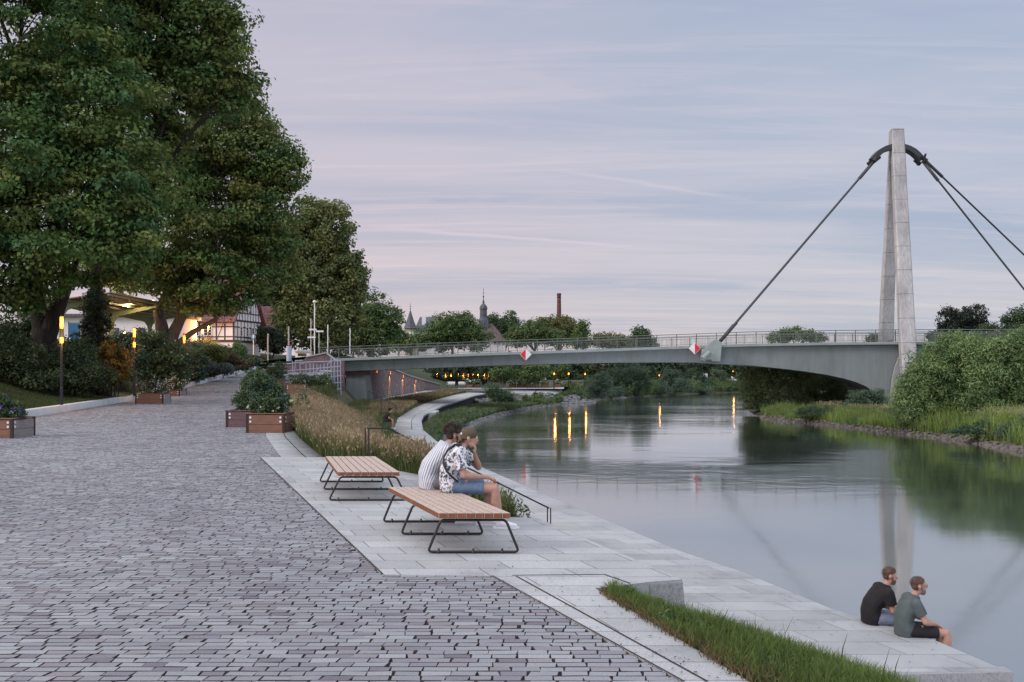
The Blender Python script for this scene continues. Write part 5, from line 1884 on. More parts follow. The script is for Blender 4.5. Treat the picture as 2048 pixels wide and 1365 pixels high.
# ================================================================== buildings
M['plaster'] = P('warm_white_plaster', (0.80, 0.76, 0.75), (0.72, 0.69, 0.69), 1.2, 0.85, 0.15)
M['timber'] = P('dark_timber', (0.075, 0.045, 0.045), (0.045, 0.03, 0.03), 4, 0.8)
M['plinth'] = P('plinth_render', (0.74, 0.74, 0.74), (0.62, 0.62, 0.63), 1.5, 0.85, 0.2)


def tile_mat(name, c1, c2, s=1.0):
    m, nt, b = new_mat(name)
    oc = coords(nt, 'Object')
    br = nt.nodes.new('ShaderNodeTexBrick')
    br.inputs['Scale'].default_value = s
    for k, v in (('Mortar Size', .03), ('Brick Width', .45), ('Row Height', .33)):
        br.inputs[k].default_value = v
    br.inputs['Color1'].default_value = (*c1, 1)
    br.inputs['Color2'].default_value = (*c2, 1)
    br.inputs['Mortar'].default_value = (*[x * .35 for x in c2], 1)
    s_ = nt.nodes.new('ShaderNodeSeparateXYZ')
    nt.links.new(oc, s_.inputs[0])
    cb_ = nt.nodes.new('ShaderNodeCombineXYZ')
    nt.links.new(math_n(nt, 'ADD', s_.outputs[0], s_.outputs[1]), cb_.inputs[0])
    nt.links.new(s_.outputs[2], cb_.inputs[1])
    nt.links.new(cb_.outputs[0], br.inputs['Vector'])
    f = ramp(nt, noise(nt, oc, 1.2, 5, .7), [(.3, .6), (.7, 1.25)])
    nt.links.new(mix_c(nt, 1.0, br.outputs['Color'], f, 'MULTIPLY'), b.inputs['Base Color'])
    b.inputs['Roughness'].default_value = .8
    bump(nt, b, br.outputs['Fac'], -.4, .03)
    return m


M['red_tile'] = tile_mat('red_roof_tiles', (.20, .085, .085), (.12, .05, .055))
M['slate'] = tile_mat('slate_roof', (.13, .14, .165), (.095, .10, .12))
M['old_tile'] = tile_mat('brown_roof_tiles', (.13, .095, .09), (.09, .065, .065))
M['brick_red'] = tile_mat('mauve_brick', (.24, .16, .165), (.16, .10, .105), 2.2)
M['rubble'] = None


def rubble_mat():
    m, nt, b = new_mat('rubble_stone')
    oc = coords(nt)
    v = nt.nodes.new('ShaderNodeTexVoronoi')
    v.inputs['Scale'].default_value = 2.6
    nt.links.new(mapping(nt, oc, (1, 1, 1.7)), v.inputs['Vector'])
    e = nt.nodes.new('ShaderNodeTexVoronoi')
    e.feature = 'DISTANCE_TO_EDGE'
    e.inputs['Scale'].default_value = 2.6
    nt.links.new(mapping(nt, oc, (1, 1, 1.7)), e.inputs['Vector'])
    s = nt.nodes.new('ShaderNodeSeparateColor')
    nt.links.new(v.outputs['Color'], s.inputs[0])
    c = ramp(nt, s.outputs[0], [(0, (.17, .105, .10)), (.4, (.25, .17, .165)), (.7, (.21, .17, .175)), (1, (.30, .23, .22))])
    j = ramp(nt, e.outputs['Distance'], [(0.0, .4), (.06, 1.0)])
    nt.links.new(mix_c(nt, 1.0, c, j, 'MULTIPLY'), b.inputs['Base Color'])
    b.inputs['Roughness'].default_value = .9
    bump(nt, b, j, .6, .05)
    return m


M['rubble'] = rubble_mat()


def window(parent, x, z, w, h, axis, off, cols=2, rows=3, d=1, mat='white'):
    """axis 'x': in a wall that runs along local x at y=off; axis 'y': in a wall along local y at x=off; d = outward sign"""
    fr = MB()
    t = .07

    def bx(mb, a0, a1, z0, z1, o0, o1):
        lo, hi = sorted((off + d * o0, off + d * o1))
        if axis == 'x':
            mb.box((a0, lo, z0), (a1, hi, z1))
        else:
            mb.box((lo, a0, z0), (hi, a1, z1))
    bx(fr, x - w / 2 - t, x - w / 2 + .03, z, z + h, .035, .09)
    bx(fr, x + w / 2 - .03, x + w / 2 + t, z, z + h, .035, .09)
    bx(fr, x - w / 2 - t, x + w / 2 + t, z + h, z + h + t, .035, .09)
    bx(fr, x - w / 2 - t, x + w / 2 + t, z - t, z, .035, .11)
    for i in range(1, cols):
        a = x - w / 2 + w * i / cols
        bx(fr, a - .025, a + .025, z, z + h, .04, .07)
    for i in range(1, rows):
        a = z + h * i / rows
        bx(fr, x - w / 2 + .03, x + w / 2 - .03, a - .02, a + .02, .042, .066)
    f = fr.build('window', M[mat], parent)
    g = MB()
    bx(g, x - w / 2 + .03, x + w / 2 - .03, z, z + h, .01, .03)
    g.build('pane', M['glass'], f)
    return f


# ---- half-timbered house at the promenade head
c = W(467, 703, 122)
hs = thing('timbered_house', 'white half-timbered house with many sash windows under the leaning tree', 'house', c, math.radians(-9.5))
LX, LY = -9.2, 8.2
wl = MB()
wl.box((LX + .08, .08, -.5), (-.08, LY - .08, 1.15))
wl.build('plinth', M['plinth'], hs)
wl = MB()
wl.box((LX, 0, 1.15), (0, LY, 4.0))
wl.extrude([(0, 0, 4.0), (0, LY, 4.0), (0, LY / 2, 9.9)], (-.3, 0, 0))
wl.build('wall', M['plaster'], hs)
tb_ = MB()
o = .035
for z, h in ((1.15, .26), (1.72, .14), (2.95, .14), (3.72, .22)):
    tb_.box((LX, -o, z), (o, 0, z + h))
    tb_.box((0, 0, z), (o, LY, z + h))
for x in np.arange(-8.96, .2, 1.12):
    tb_.box((x - .09, -o * .7, 1.41), (x + .09, 0, 3.72))
for y in np.arange(.15, 8.2, .98):
    tb_.box((0, y - .08, 1.41), (o * .7, y + .08, 3.72))
for z, h in ((4.75, .13), (6.3, .2), (7.9, .12)):
    hw = (9.9 - z) / 5.9 * LY / 2
    tb_.box((0, LY / 2 - hw, z), (o, LY / 2 + hw, z + h))
for y in np.arange(.9, 7.6, .8):
    zt = 4.0 + 5.9 * (1 - abs(y - LY / 2) / (LY / 2))
    tb_.box((0, y - .07, 3.94), (o * .7, y + .07, zt))
for a, b_ in ((-6.6, -5.6), (-2.2, -1.2)):
    tb_.bar((a, -.014, 1.4), (b_, -.014, 3.7), .03, .13, (0, 1, 0))
tb_.build('timber_frame', M['timber'], hs)
for x in (-7.85, -5.0, -3.35):
    window(hs, x, 1.98, .98, 1.05, 'x', 0, 2, 3, -1)
for y in (2.1, 3.9, 5.6, 6.9):
    window(hs, y, 1.98, .62, 1.05, 'y', 0, 1, 3, 1)
for y in (3.1, 4.9):
    window(hs, y, 5.1, .6, 1.0, 'y', 0, 1, 3, 1)
window(hs, -2.1, -.2, .9, .8, 'x', .07, 1, 1, -1, 'timber')
rf = MB()
for s in (-1, 1):
    e = 1.15
    y0 = LY / 2 + s * (LY / 2 + .45)
    z0 = 4.0 - .45 * 5.9 / (LY / 2)
    rf.extrude([(LX - .4, LY / 2, 10.0), (.45, LY / 2, 10.0), (.45, y0, z0 + .1), (LX - .4, y0, z0 + .1)], (0, s * .12, .10))
rf.build('roof', M['red_tile'], hs)
MB().box((-6.5, LY / 2 - .4, 9.2), (-5.7, LY / 2 + .4, 11.2)).build('chimney', M['brick_red'], hs)
# ---- the second house
c = W(545, 712, 142)
h2 = thing('gabled_house', 'smaller house with a steep red tiled roof behind the yew', 'house', c, 0)
ez = W(545, 654, 142).z - c.z
rz_ = W(545, 613, 142).z - c.z
MB().box((-3.6, 0, -.5), (0, 6.2, ez)).extrude([(0, 0, ez), (0, 6.2, ez), (0, 3.1, rz_)], (-.3, 0, 0)).build('wall', M['plaster'], h2)
rf = MB()
for s in (-1, 1):
    rf.extrude([(-4.0, 3.1, rz_ + .1), (.3, 3.1, rz_ + .1), (.3, 3.1 + s * 3.5, ez - .35), (-4.0, 3.1 + s * 3.5, ez - .35)], (0, s * .1, .10))
rf.build('roof', M['red_tile'], h2)
tm = MB()
for z in (ez - .1, ez + 1.3):
    tm.box((0, .6 if z > ez else 0, z), (.04, 5.6 if z > ez else 6.2, z + .16))
tm.build('timber_frame', M['timber'], h2)
window(h2, 3.1, ez - 1.3, 1.0, 1.2, 'y', 0, 2, 2, 1)

# ---- white station building behind the canopy
c = W(150, 690, 104)
c.z = 4.2
sb_ = thing('station_building', 'low white building with dark eaves behind the green canopy', 'building', c, 0)
MB().box((-6, 0, -.5), (10.5, 7, 3.3)).build('wall', M['plaster'], sb_)
MB().box((-6.4, -.5, 3.3), (10.9, 7.4, 3.62)).build('roof', M['slate'], sb_)
for x in (1.2, 4.1, 6.8, 9.0):
    window(sb_, x, 1.0, .9, 1.1, 'x', 0, 2, 2, -1, 'timber')
# ---- the platform canopy on green columns
M['canopy_green'] = P('canopy_green_paint', (.36, .40, .22), (.28, .32, .17), 2.5, .55)
M['canopy_wood'] = P('canopy_boards', (.42, .28, .20), (.30, .19, .135), 1.5, .75, .2, stretch=(1, 9, 1))
cn = thing('platform_canopy', 'platform canopy of green steel brackets with a boarded roof behind the trees', 'canopy', (-32.6, 72, 4.2))
for k, y in enumerate((0, 9.6, 18.6)):
    dx = -.02 * y
    b_ = MB()
    b_.box((dx - .13, y - .13, -.6), (dx + .13, y + .13, 2.35))
    for s in (-1, 1):
        prof = [(dx + s * .13, y, 1.35), (dx + s * .22, y, 1.8), (dx + s * .45, y, 2.12), (dx + s * .9, y, 2.30), (dx + s * 3.7, y, 2.92), (dx + s * 3.7, y, 3.12), (dx, y, 2.55)]
        b_.extrude([(px_, y - .07, z) for px_, _, z in prof], (0, .14, 0))
        b_.bar((dx + s * .95, y, 2.29), (dx + s * 3.7, y, 2.91), .32, .05)
    b_.build('column', M['canopy_green'], cn)
for s in (-1, 1):
    MB().extrude([(0, -1, 2.72), (s * 4.0, -1, 3.28), (s * 4.0, -1, 3.36), (0, -1, 2.80)], (-.5, 24, 0)).build('roof', M['canopy_wood'], cn)
    pu = MB()
    for q in (.9, 1.9, 2.9, 3.8):
        pu.bar((s * q, -1, 2.63 + q * .14), (s * q - .48, 23, 2.63 + q * .14), .10, .14)
    pu.build('purlin', M['canopy_green'], cn)
for px, py, Y, lab in ((236, 592, 76, 'warm lamp glowing under the near edge of the canopy roof'), (262, 605, 80, 'warm lamp under the middle of the canopy roof'), (306, 603, 88, 'warm lamp at the far right edge of the canopy roof'), (249, 666, 96, 'small warm lamp low on the white station wall')):
    q = W(px, py, Y)
    t = thing('canopy_lamp', lab, 'lamp', q)
    MB().ball((0, 0, 0), .13).build('bulb', M['warm'], t, smooth=True)
    MB().lathe([(.05, .10), (.06, .2), (.02, .24), (.012, .62)], 8).build('cap', M['black'], t)
    ld = bpy.data.lights.new('canopy_light', 'POINT')
    ld.energy = 260
    ld.color = (1, .68, .32)
    ld.shadow_soft_size = .2
    lo = bpy.data.objects.new('canopy_light', ld)
    COL.objects.link(lo)
    lo.location = q + Vector((.0, -.3, -.25))
for px, py, y1, lab in ((416.5, 653, 700, 'slim street lamp glowing before the timbered front wall, taller of two'), (405, 660, 700, 'slim street lamp glowing before the timbered front wall, shorter of two')):
    q = W(px, py, 112)
    g_ = bank_z(q.x, 112)
    lamp_post(lab, (q.x, 112, g_), q.z - g_ + .4, [(q.z - g_, .8, 1)], 1000, 'street lamps before the timbered house', 'street_lamp')
# numbered sign and the blue banner
q = W(24, 616, 66)
sg = thing('number_sign', 'white sign with black numerals on a post, half hidden by leaves', 'sign', (q.x, q.y, bank_z(q.x, 66)))
zz = q.z - bank_z(q.x, 66)
MB().box((-.34, 0, zz - .62), (.34, .05, zz + .62)).build('panel', M['white'], sg)
fm = MB()
fm.box((-.40, -.01, zz - .68), (-.34, .06, zz + .68)).box((.34, -.01, zz - .68), (.40, .06, zz + .68)).box((-.34, -.01, zz + .62), (.34, .06, zz + .68))
fm.box((-.04, .06, -.3), (.04, .13, zz + .6))
fm.build('frame', M['black'], sg)
for txt, dz in (('40', .06), ('8', -.52)):
    cu = bpy.data.curves.new('numerals', 'FONT')
    cu.body = txt
    cu.size = .62
    cu.align_x = 'CENTER'
    cu.extrude = .004
    to = bpy.data.objects.new('numerals', cu)
    COL.objects.link(to)
    cu.materials.append(M['black'])
    to.parent = sg
    to.location = (0, -.008, zz + dz)
    to.rotation_euler = (PI / 2, 0, 0)
    dg = bpy.context.evaluated_depsgraph_get()
    me = bpy.data.meshes.new_from_object(to.evaluated_get(dg))
    tm_ = bpy.data.objects.new('numerals', me)
    COL.objects.link(tm_)
    tm_.parent = sg
    tm_.location = to.location.copy()
    tm_.rotation_euler = to.rotation_euler.copy()
    bpy.data.objects.remove(to)
q = W(149, 665, 68)
bz = bank_z(q.x, 68)
bn = thing('blue_banner', 'bright blue rounded banner beside the ivy column', 'banner', (q.x, q.y, bz))
M['blue'] = P('blue_cloth', (.06, .22, .42), (.045, .17, .34), 2, .7)
pts = [(-.38, .62), (.38, .62), (.40, -.2), (.30, -.48), (.05, -.62), (-.25, -.52), (-.38, -.2)]
MB().extrude([(x, 0, q.z - bz + z) for x, z in pts], (0, .02, 0)).build('cloth', M['blue'], bn)
MB().tube([(-.42, .03, 0), (-.42, .03, q.z - bz + .75)], .025).bar((-.45, .03, q.z - bz + .65), (.42, .03, q.z - bz + .65), .03, .03).build('pole', M['black'], bn)

# ---- chapel, turreted house, chimney far behind
c = W(985, 690, 270)
c.z = -.3
ch = thing('chapel', 'chapel with a brown roof, slate ridge turret and a tall cross', 'chapel', c)
k = 270 / FPX
zz = lambda py: W(0, py, 270).z - c.z
xx = lambda px: (px - 985) * k
MB().box((xx(938), 0, 0), (xx(1011), 9, zz(682))).build('wall', M['plaster'], ch)
MB().add([(xx(934), -.5, zz(683)), (xx(1014), -.5, zz(683)), (xx(1014), 9.5, zz(683)), (xx(934), 9.5, zz(683)), (xx(957), 4.5, zz(643)), (xx(984), 4.5, zz(646))], [(0, 1, 5, 4), (1, 2, 5), (2, 3, 4, 5), (3, 0, 4), (0, 3, 2, 1)]).build('roof', M['old_tile'], ch)
tu = MB()
tu.box((xx(957), 3.0, zz(665)), (xx(976), 5.6, zz(640)))
tu.lathe([(1.35, zz(640)), (1.2, zz(637)), (1.02, zz(634)), (.95, zz(618)), (1.12, zz(617)), (1.10, zz(614.5)), (.95, zz(611)), (.6, zz(607.5)), (.26, zz(605)), (.30, zz(603)), (.24, zz(600)), (.12, zz(598)), (.09, zz(590)), (.02, zz(586))], 8, (xx(966), 4.3, 0))
t_ = tu.build('turret', M['slate'], ch)
MB().bar((xx(966), 4.3, zz(588)), (xx(966), 4.3, zz(574)), .09, .09).bar((xx(963), 4.3, zz(584)), (xx(969), 4.3, zz(584)), .08, .08).ball((xx(966), 4.3, zz(591)), .22).build('cross', M['black'], t_)
for q in (zz(686.5),):
    for px in (990, 998, 1006):
        window(ch, xx(px), q - .3, .55, .7, 'x', 0, 1, 1, -1, 'timber')
c = W(825, 690, 255)
c.z = -.2
tw = thing('turreted_house', 'slate-roofed villa with a pointed corner turret beyond the round tree', 'house', c)
k = 255 / FPX
zz = lambda py: W(0, py, 255).z - c.z
xx = lambda px: (px - 825) * k
MB().box((xx(830), 1, 0), (xx(886), 10, zz(660))).build('wall', M['plaster'], tw)
MB().add([(xx(828), .4, zz(661)), (xx(889), .4, zz(661)), (xx(889), 10.6, zz(661)), (xx(828), 10.6, zz(661)), (xx(836), 5.5, zz(632)), (xx(877), 5.5, zz(632))], [(0, 1, 5, 4), (1, 2, 5), (2, 3, 4, 5), (3, 0, 4), (0, 3, 2, 1)]).build('roof', M['slate'], tw)
MB().box((xx(842), 2.4, zz(652)), (xx(850), 3.4, zz(632))).build('chimney', M['white'], tw)
M['ochre'] = P('ochre_plaster', (.42, .38, .22), (.34, .30, .18), 2, .85)
tt_ = MB().lathe([(1.35, 0), (1.35, zz(657))], 8, (xx(820.5), .2, 0)).build('turret_wall', M['ochre'], tw)
for px in (815, 821, 827):
    MB().box((xx(px) - .28, -1.32, zz(671)), (xx(px) + .28, -1.15, zz(664.5))).build('window', M['white'], tt_)
ts = MB().lathe([(1.85, zz(657.5)), (1.60, zz(655)), (1.05, zz(645)), (.52, zz(632)), (.10, zz(621))], 8, (xx(820.5), .2, 0)).build('spire', M['slate'], tw)
MB().bar((xx(820.5), .2, zz(622)), (xx(820.5), .2, zz(607)), .08, .08).bar((xx(818), .2, zz(613.5)), (xx(823), .2, zz(613.5)), .08, .08).ball((xx(820.5), .2, zz(618)), .17).build('finial', M['black'], ts)
c = W(1118, 700, 340)
c.z = -.4
cm = thing('factory_chimney', 'tall round red brick chimney rising behind the far trees', 'chimney', c)
zz = lambda py: W(0, py, 340).z - c.z
M['chim'] = tile_mat('chimney_brick', (.21, .075, .065), (.15, .05, .048), .6)
MB().lathe([(1.0, 0), (.80, zz(640)), (.66, zz(592)), (.76, zz(591)), (.76, zz(587.2)), (.5, zz(587))], 16).build('shaft', M['chim'], cm)
MB().lathe([(.68, zz(596)), (.74, zz(595.5)), (.74, zz(594.5)), (.68, zz(594))], 16).build('band', M['black'], cm)

# ================================================================== by the bridge head
c = W(690, 790, 104.2)
rw = thing('retaining_wall', 'mauve brick retaining wall with a stepped top beside the bridge head', 'wall', (c.x, c.y, -1.2))
R = lambda px, py, Y=104.2: W(px, py, Y) - Vector((c.x, c.y, -1.2))
tp = [(688, 722), (672, 723), (652, 707), (640, 708), (612, 715), (606, 722), (590, 723), (586, 728), (560, 729), (556, 733), (536, 734), (534, 740), (522, 742)]
MB().extrude([R(px, py) for px, py in tp] + [R(522, 806), R(688, 806)], (0, .6, 0)).build('wall', M['brick_red'], rw)
cp = MB()
for a, b_ in ((1, 2), (2, 4), (5, 6), (7, 8), (9, 10)):
    p_, q_ = R(*tp[a]), R(*tp[b_])
    cp.bar(p_ + Vector((0, .3, .05)), q_ + Vector((0, .3, .05)), .8, .12)
cp.build('coping', M['granite'], rw)
# galvanised tube frame in front of it
M['galv'] = P('galvanised_tube', (.44, .50, .62), (.33, .39, .52), 3, .45, metal=.1)
c = W(640, 790, 97)
sc = thing('scaffold', 'bluish galvanised tube scaffold in front of the brick wall at the bridge end', 'scaffold', (c.x, c.y, -1.0))
R = lambda px, py, dy=0: W(px, py, 97 + dy) - Vector((c.x, c.y, -1.0)) + Vector((0, 0, 0))
s1 = MB()
for px, y0 in ((556, 741), (566, 741), (575, 743), (585, 722), (600, 722), (612, 724), (620, 727), (627, 727), (634, 729), (641, 730), (648, 728), (655, 727), (662, 716), (669, 716), (675, 716), (681, 720)):
    for dy in (0, 1.1):
        s1.tube([R(px, y0 + dy * 1.5, dy), R(px + 1, 812 if px > 640 else 800, dy)], .042, 6)
s1.build('upright', M['galv'], sc)
s2 = MB()
for (a, ya, b_, yb) in ((556, 744, 682, 733), (560, 752, 682, 742), (585, 762, 683, 752), (585, 775, 683, 765), (585, 726, 682, 722), (610, 785, 683, 778), (640, 797, 683, 790), (556, 760, 600, 758)):
    s2.tube([R(a, ya), R(b_, yb)], .038, 6)
    s2.tube([R(a, ya, 1.1), R(b_, yb, 1.1)], .036, 6)
s2.build('rail', M['galv'], sc)
s3 = MB()
for (a, ya, b_, yb) in ((556, 756, 562, 790), (590, 745, 584, 790), (592, 722, 586, 760), (668, 735, 664, 790), (600, 730, 612, 724), (612, 760, 640, 735), (655, 728, 676, 716)):
    s3.tube([R(a, ya, -.05), R(b_, yb, -.05)], .03, 6)
s3.build('brace', M['galv'], sc)
s4 = MB()
for (a, ya, b_, yb) in ((596, 764, 634, 747), (640, 742, 662, 742), (640, 748, 658, 748)):
    p_, q_ = R(a, ya, .5), R(b_, yb, .5)
    s4.bar(p_, q_, .9, .10)
s4.build('tread_board', M['white'], sc)
# round panel, poles, signs
c = W(524, 747, 101)
dp = thing('round_disc', 'tilted round lilac and blue panel at the foot of the garden wall', 'panel', c)
M['lilac'] = P('lilac_panel', (.26, .20, .32), (.20, .22, .34), 1.6, .6)
MB().tube([(0, 0, 0), (.05, .10, .03)], .46, 20).build('disc', M['lilac'], dp)
MB().bar((-.2, .1, -.7), (-.12, .12, .2), .05, .05).bar((.25, .1, -.8), (.2, .12, .2), .05, .05).build('stand', M['steel_dark'], dp)


def pole(name, label, cat, px, y0, y1, Y, r, mat, group=None):
    b_ = W(px, y1, Y)
    t_ = W(px, y0, Y)
    t = thing(name, label, cat, b_, 0, group)
    n = 9
    pts = [(random.uniform(-.02, .02), 0, (t_.z - b_.z) * i / n - (.5 if i == 0 else 0)) for i in range(n + 1)]
    MB().tube(pts, [r * random.uniform(.85, 1.1) for _ in pts], 8).build('pole', mat, t)
    return t


M['birch'] = P('birch_bark', (.62, .58, .52), (.16, .13, .12), 1.4, .85, .3, stretch=(2, 2, 9))
for px, y0, y1, lab in ((536, 668, 716, 'pale birch stake standing before the yew'), (577.5, 653, 694, 'pale birch stake with a red knob above the grey tub'), (622, 638, 706, 'tall birch stake carrying two white arms'), (638, 662, 705, 'short birch stake under the white pointer'), (655.5, 650, 705, 'thin white stake beside the bridge railing end'), (700, 657, 700, 'slim pale mast fixed at the bridge railing')):
    pole('birch_stake', lab, 'stake', px, y0, y1, 112, .09 if px < 650 else .06, M['birch'] if px < 650 else M['white'])
t = pole('street_light', 'tall pale lamp column with a round head near the bridge', 'street lamp', 629, 606, 712, 116, .07, M['white'])
MB().ball((0, 0, W(629, 604, 116).z - W(629, 712, 116).z), (.22, .22, .16)).build('lamp_head', M['white'], t)
for px0, px1, py, Y, lab in ((618, 633, 659.5, 111.6, 'upper white arm on the tall birch stake'), (632, 647, 663, 111.4, 'white pointer board beside the lamp column'), (615, 631, 675, 111.6, 'lower white arm on the tall birch stake')):
    a, b_ = W(px0, py, Y), W(px1, py, Y)
    t = thing('pointer_board', lab, 'direction sign', a)
    MB().box((0, -.02, -.09), (b_.x - a.x, .02, .09)).build('board', M['white'], t)
    MB().box((b_.x - a.x - .15, .02, -.05), (b_.x - a.x - .05, .30, .05)).build('fixing', M['steel_dark'], t)
c = W(507, 706, 118)
t = thing('round_sign', 'blue round traffic sign on a white pole before the timbered house', 'traffic sign', c)
hz = W(507, 674, 118).z - c.z
MB().tube([(0, 0, -.3), (0, 0, hz + .3)], .05).build('pole', M['white'], t)
MB().tube([(0, -.09, hz), (0, -.06, hz)], .30, 20).build('disc', M['blue'], t)
ar = MB()
ar.box((-.04, -.11, hz - .16), (.04, -.094, hz + .10))
ar.add([(-.12, -.1, hz + .06), (.12, -.1, hz + .06), (0, -.1, hz + .22), (-.12, -.112, hz + .06), (.12, -.112, hz + .06), (0, -.112, hz + .22)], [(0, 1, 2), (3, 5, 4), (0, 3, 4, 1), (1, 4, 5, 2), (2, 5, 3, 0)])
ar.build('arrow', M['white'], t)
c = W(578, 723, 108)
t = thing('corrugated_tub', 'tall grey corrugated metal tub with a red ball on top', 'tub', c)
hz = W(578, 693, 108).z - c.z
pr_ = [(.27 + (.012 if i % 2 else 0), hz * i / 24) for i in range(25)]
MB().lathe([(0, 0)] + pr_ + [(.2, hz), (0, hz)], 18).build('shell', M['galv'], t)
MB().ball((0, 0, hz + .10), .13).build('knob', M['red'], t)
c = W(605, 713, 118)
t = thing('white_hut', 'small white hut with a shallow grey roof behind the brick wall', 'hut', (c.x, c.y, 3.0))
hz = W(605, 704, 118).z - 3.0
MB().box((-.85, 0, 0), (.85, 1.6, hz)).build('wall', M['white'], t)
MB().add([(-.98, -.15, hz), (.98, -.15, hz), (.98, 1.75, hz), (-.98, 1.75, hz), (-.5, .5, hz + .22), (.5, .5, hz + .22), (.5, 1.1, hz + .22), (-.5, 1.1, hz + .22)], [(3, 2, 1, 0), (4, 5, 6, 7), (0, 1, 5, 4), (1, 2, 6, 5), (2, 3, 7, 6), (3, 0, 4, 7)]).build('roof', M['steel'], t)
MB().box((-.55, -.03, hz - .5), (.45, .0, hz - .18)).build('window', M['glass'], t)

# ================================================================== below and beyond the bridge
fw = thing('rubble_wall', 'floodlit rubble stone ramp wall sloping down under the bridge', 'wall', (-16, 108, -1.6))
R = lambda t, z: Vector((*wall_line(t), z)) - Vector((-16, 108, -1.6))
tops = [(0, 3.3), (.15, 2.9), (.3, 2.0), (.5, 1.15), (.75, .35), (1.0, -.35)]
wv, wf = [], []
for t_, z in tops:
    wv += [R(t_, -1.9), R(t_, z), R(t_, z) + Vector((-.7, 0, 0)), R(t_, -1.9) + Vector((-.7, 0, 0))]
for i in range(len(tops) - 1):
    for j in range(4):
        a, b_ = i * 4 + j, i * 4 + (j + 1) % 4
        wf.append((a, b_, b_ + 4, a + 4))
wf += [(3, 2, 1, 0), (len(wv) - 4, len(wv) - 3, len(wv) - 2, len(wv) - 1)]
MB().add(wv, wf).build('wall', M['rubble'], fw)
cp = MB()
for (a, za), (b_, zb) in zip(tops, tops[1:]):
    cp.bar(R(a, za) + Vector((-.35, 0, .08)), R(b_, zb) + Vector((-.35, 0, .08)), .95, .16)
cp.build('coping', M['granite'], fw)
rows = []
for t_, z in tops:
    x, y = wall_line(t_)
    rows.append([(x - .5, y, z - .05), (x - 3, y + .5, max(z, 0) + .5), (x - 14, y + 4, 2.8)])
strip_mesh('ramp_ground', rows, M['lawn'], 'structure')


def wall_light(label, pos, outward, E=70, size=(.06, .16), group='amber lights on the stone walls', spot=True):
    t = thing('wall_light', label, 'wall light', pos, 0, group)
    w, h = size
    o_ = Vector(outward).normalized()
    k = MB()
    k.bar(o_ * .02, o_ * .12, w * 1.3, .08).build('bracket', M['black'], t)
    MB().bar(o_ * .12 + Vector((0, 0, -h)), o_ * .12 + Vector((0, 0, h)), w, w).build('tube', M['amber'], t)
    ld = bpy.data.lights.new('wall_glow', 'SPOT')
    ld.energy = E
    ld.color = (1, .45, .10)
    ld.spot_size = math.radians(46)
    ld.spot_blend = .7
    ld.shadow_soft_size = .05
    lo = bpy.data.objects.new('wall_glow', ld)
    COL.objects.link(lo)
    lo.location = Vector(pos) + o_ * .34 + Vector((0, 0, h))
    d = Vector((-o_.x * .30, -o_.y * .30, -1))
    lo.rotation_euler = d.to_track_quat('-Z', 'Y').to_euler()


wn = Vector((49, -4.6, 0)).normalized()
for (px, py), w_ in zip(((752, 743), (779, 746), (805, 753), (830, 763)), ('first, directly under the bridge girder', 'second and longest streak on the slanting wall', 'third, small streak on the slanting wall', 'fourth, nearest the low end of the slanting wall')):
    best = min(np.linspace(0, 1, 400), key=lambda t_: abs((wall_line(t_)[0]) / wall_line(t_)[1] * FPX + CX - px))
    x, y = wall_line(best)
    wall_light('amber light on the rubble wall, ' + w_, (x, y, CAMZ - (py - HY) / FPX * y), wn, 420)
# ivy-clad garden wall with a row of lights
gw = thing('garden_wall', 'ivy-clad stone garden wall lit by a row of amber lights', 'wall', (W(868, 770, 172).x, 172, -1.2))
x1_ = W(1012, 770, 172).x - gw.location.x
MB().box((0, 0, 0), (x1_, .5, 2.1)).build('wall', M['rubble'], gw)
MB().box((-.05, -.06, 2.1), (x1_ + .05, .56, 2.22)).build('coping', M['granite'], gw)
iv_b = [(x, -.10, 1.75 + .35 * math.sin(x * 2.1), .75, .16, .55 + .25 * math.sin(x * 3.3)) for x in np.arange(.2, x1_, .62)]
v, f, c, cc = crown(iv_b, 170, 34, .30, .45, [(.050, .062, .022), (.065, .075, .025), (.04, .05, .02)], shell=(.1, 1.0))
mesh_np('ivy', v, f, M['leaf'], gw, c)
words2 = ['first from the low wall end', 'second from the low wall end', 'third, left of the benches', 'fourth, above the benches', 'fifth, just right of the benches', 'sixth, widest glow', 'seventh, narrow glow', 'eighth, before the brown tree', 'ninth, under the brown tree', 'tenth, just past the brown tree', 'eleventh, next to last', 'last, behind the young tree trunk']
for px, w_ in zip((874, 891, 902, 916, 927, 936, 945.6, 956, 969, 977, 987.5, 1000), words2):
    q = W(px, 751, 171.6)
    wall_light('amber light on the garden wall, ' + w_, (q.x, 171.98, q.z), (0, -1, 0), 700, (.09, .26))
# plaza, steps, path
strip_mesh('plaza', [[(W(880, 770, y).x, y, -.86), (W(1128, 770, y).x, y, -.86)] for y in (151, 160, 171.9)], M['concrete'], 'structure', smooth=False)
strip_mesh('footpath', [[(a, y, z), (b_, y, z)] for y, a, b_, z in ((106.5, -16.0, -12.4, -1.37), (112, -15.5, -12.2, -1.34), (120, -14.8, -11.8, -1.27), (135, -13.3, -10.4, -1.10), (148, -12.0, -8.6, -.93), (156, -11.3, -5.0, -.84))], M['concrete'], 'structure', smooth=False)
ts_ = MB()
for k in range(6):
    y = 136 + 2.6 * k
    z = -2.0 + .2 * k
    xa, xb = W(958 - k * 3, 780, y).x, W(1108 + k * 4, 780, y).x
    ts_.add([(xa, y, -3), (xb, y + 5.5, -3), (xb, y + 9.5, -3), (xa, y + 4, -3), (xa, y, z), (xb, y + 5.5, z), (xb, y + 9.5, z), (xa, y + 4, z)], [(0, 3, 2, 1), (4, 5, 6, 7), (0, 1, 5, 4), (1, 2, 6, 5), (2, 3, 7, 6), (3, 0, 4, 7)])
tag(ts_.build('terrace_steps', M['concrete']), kind='structure')
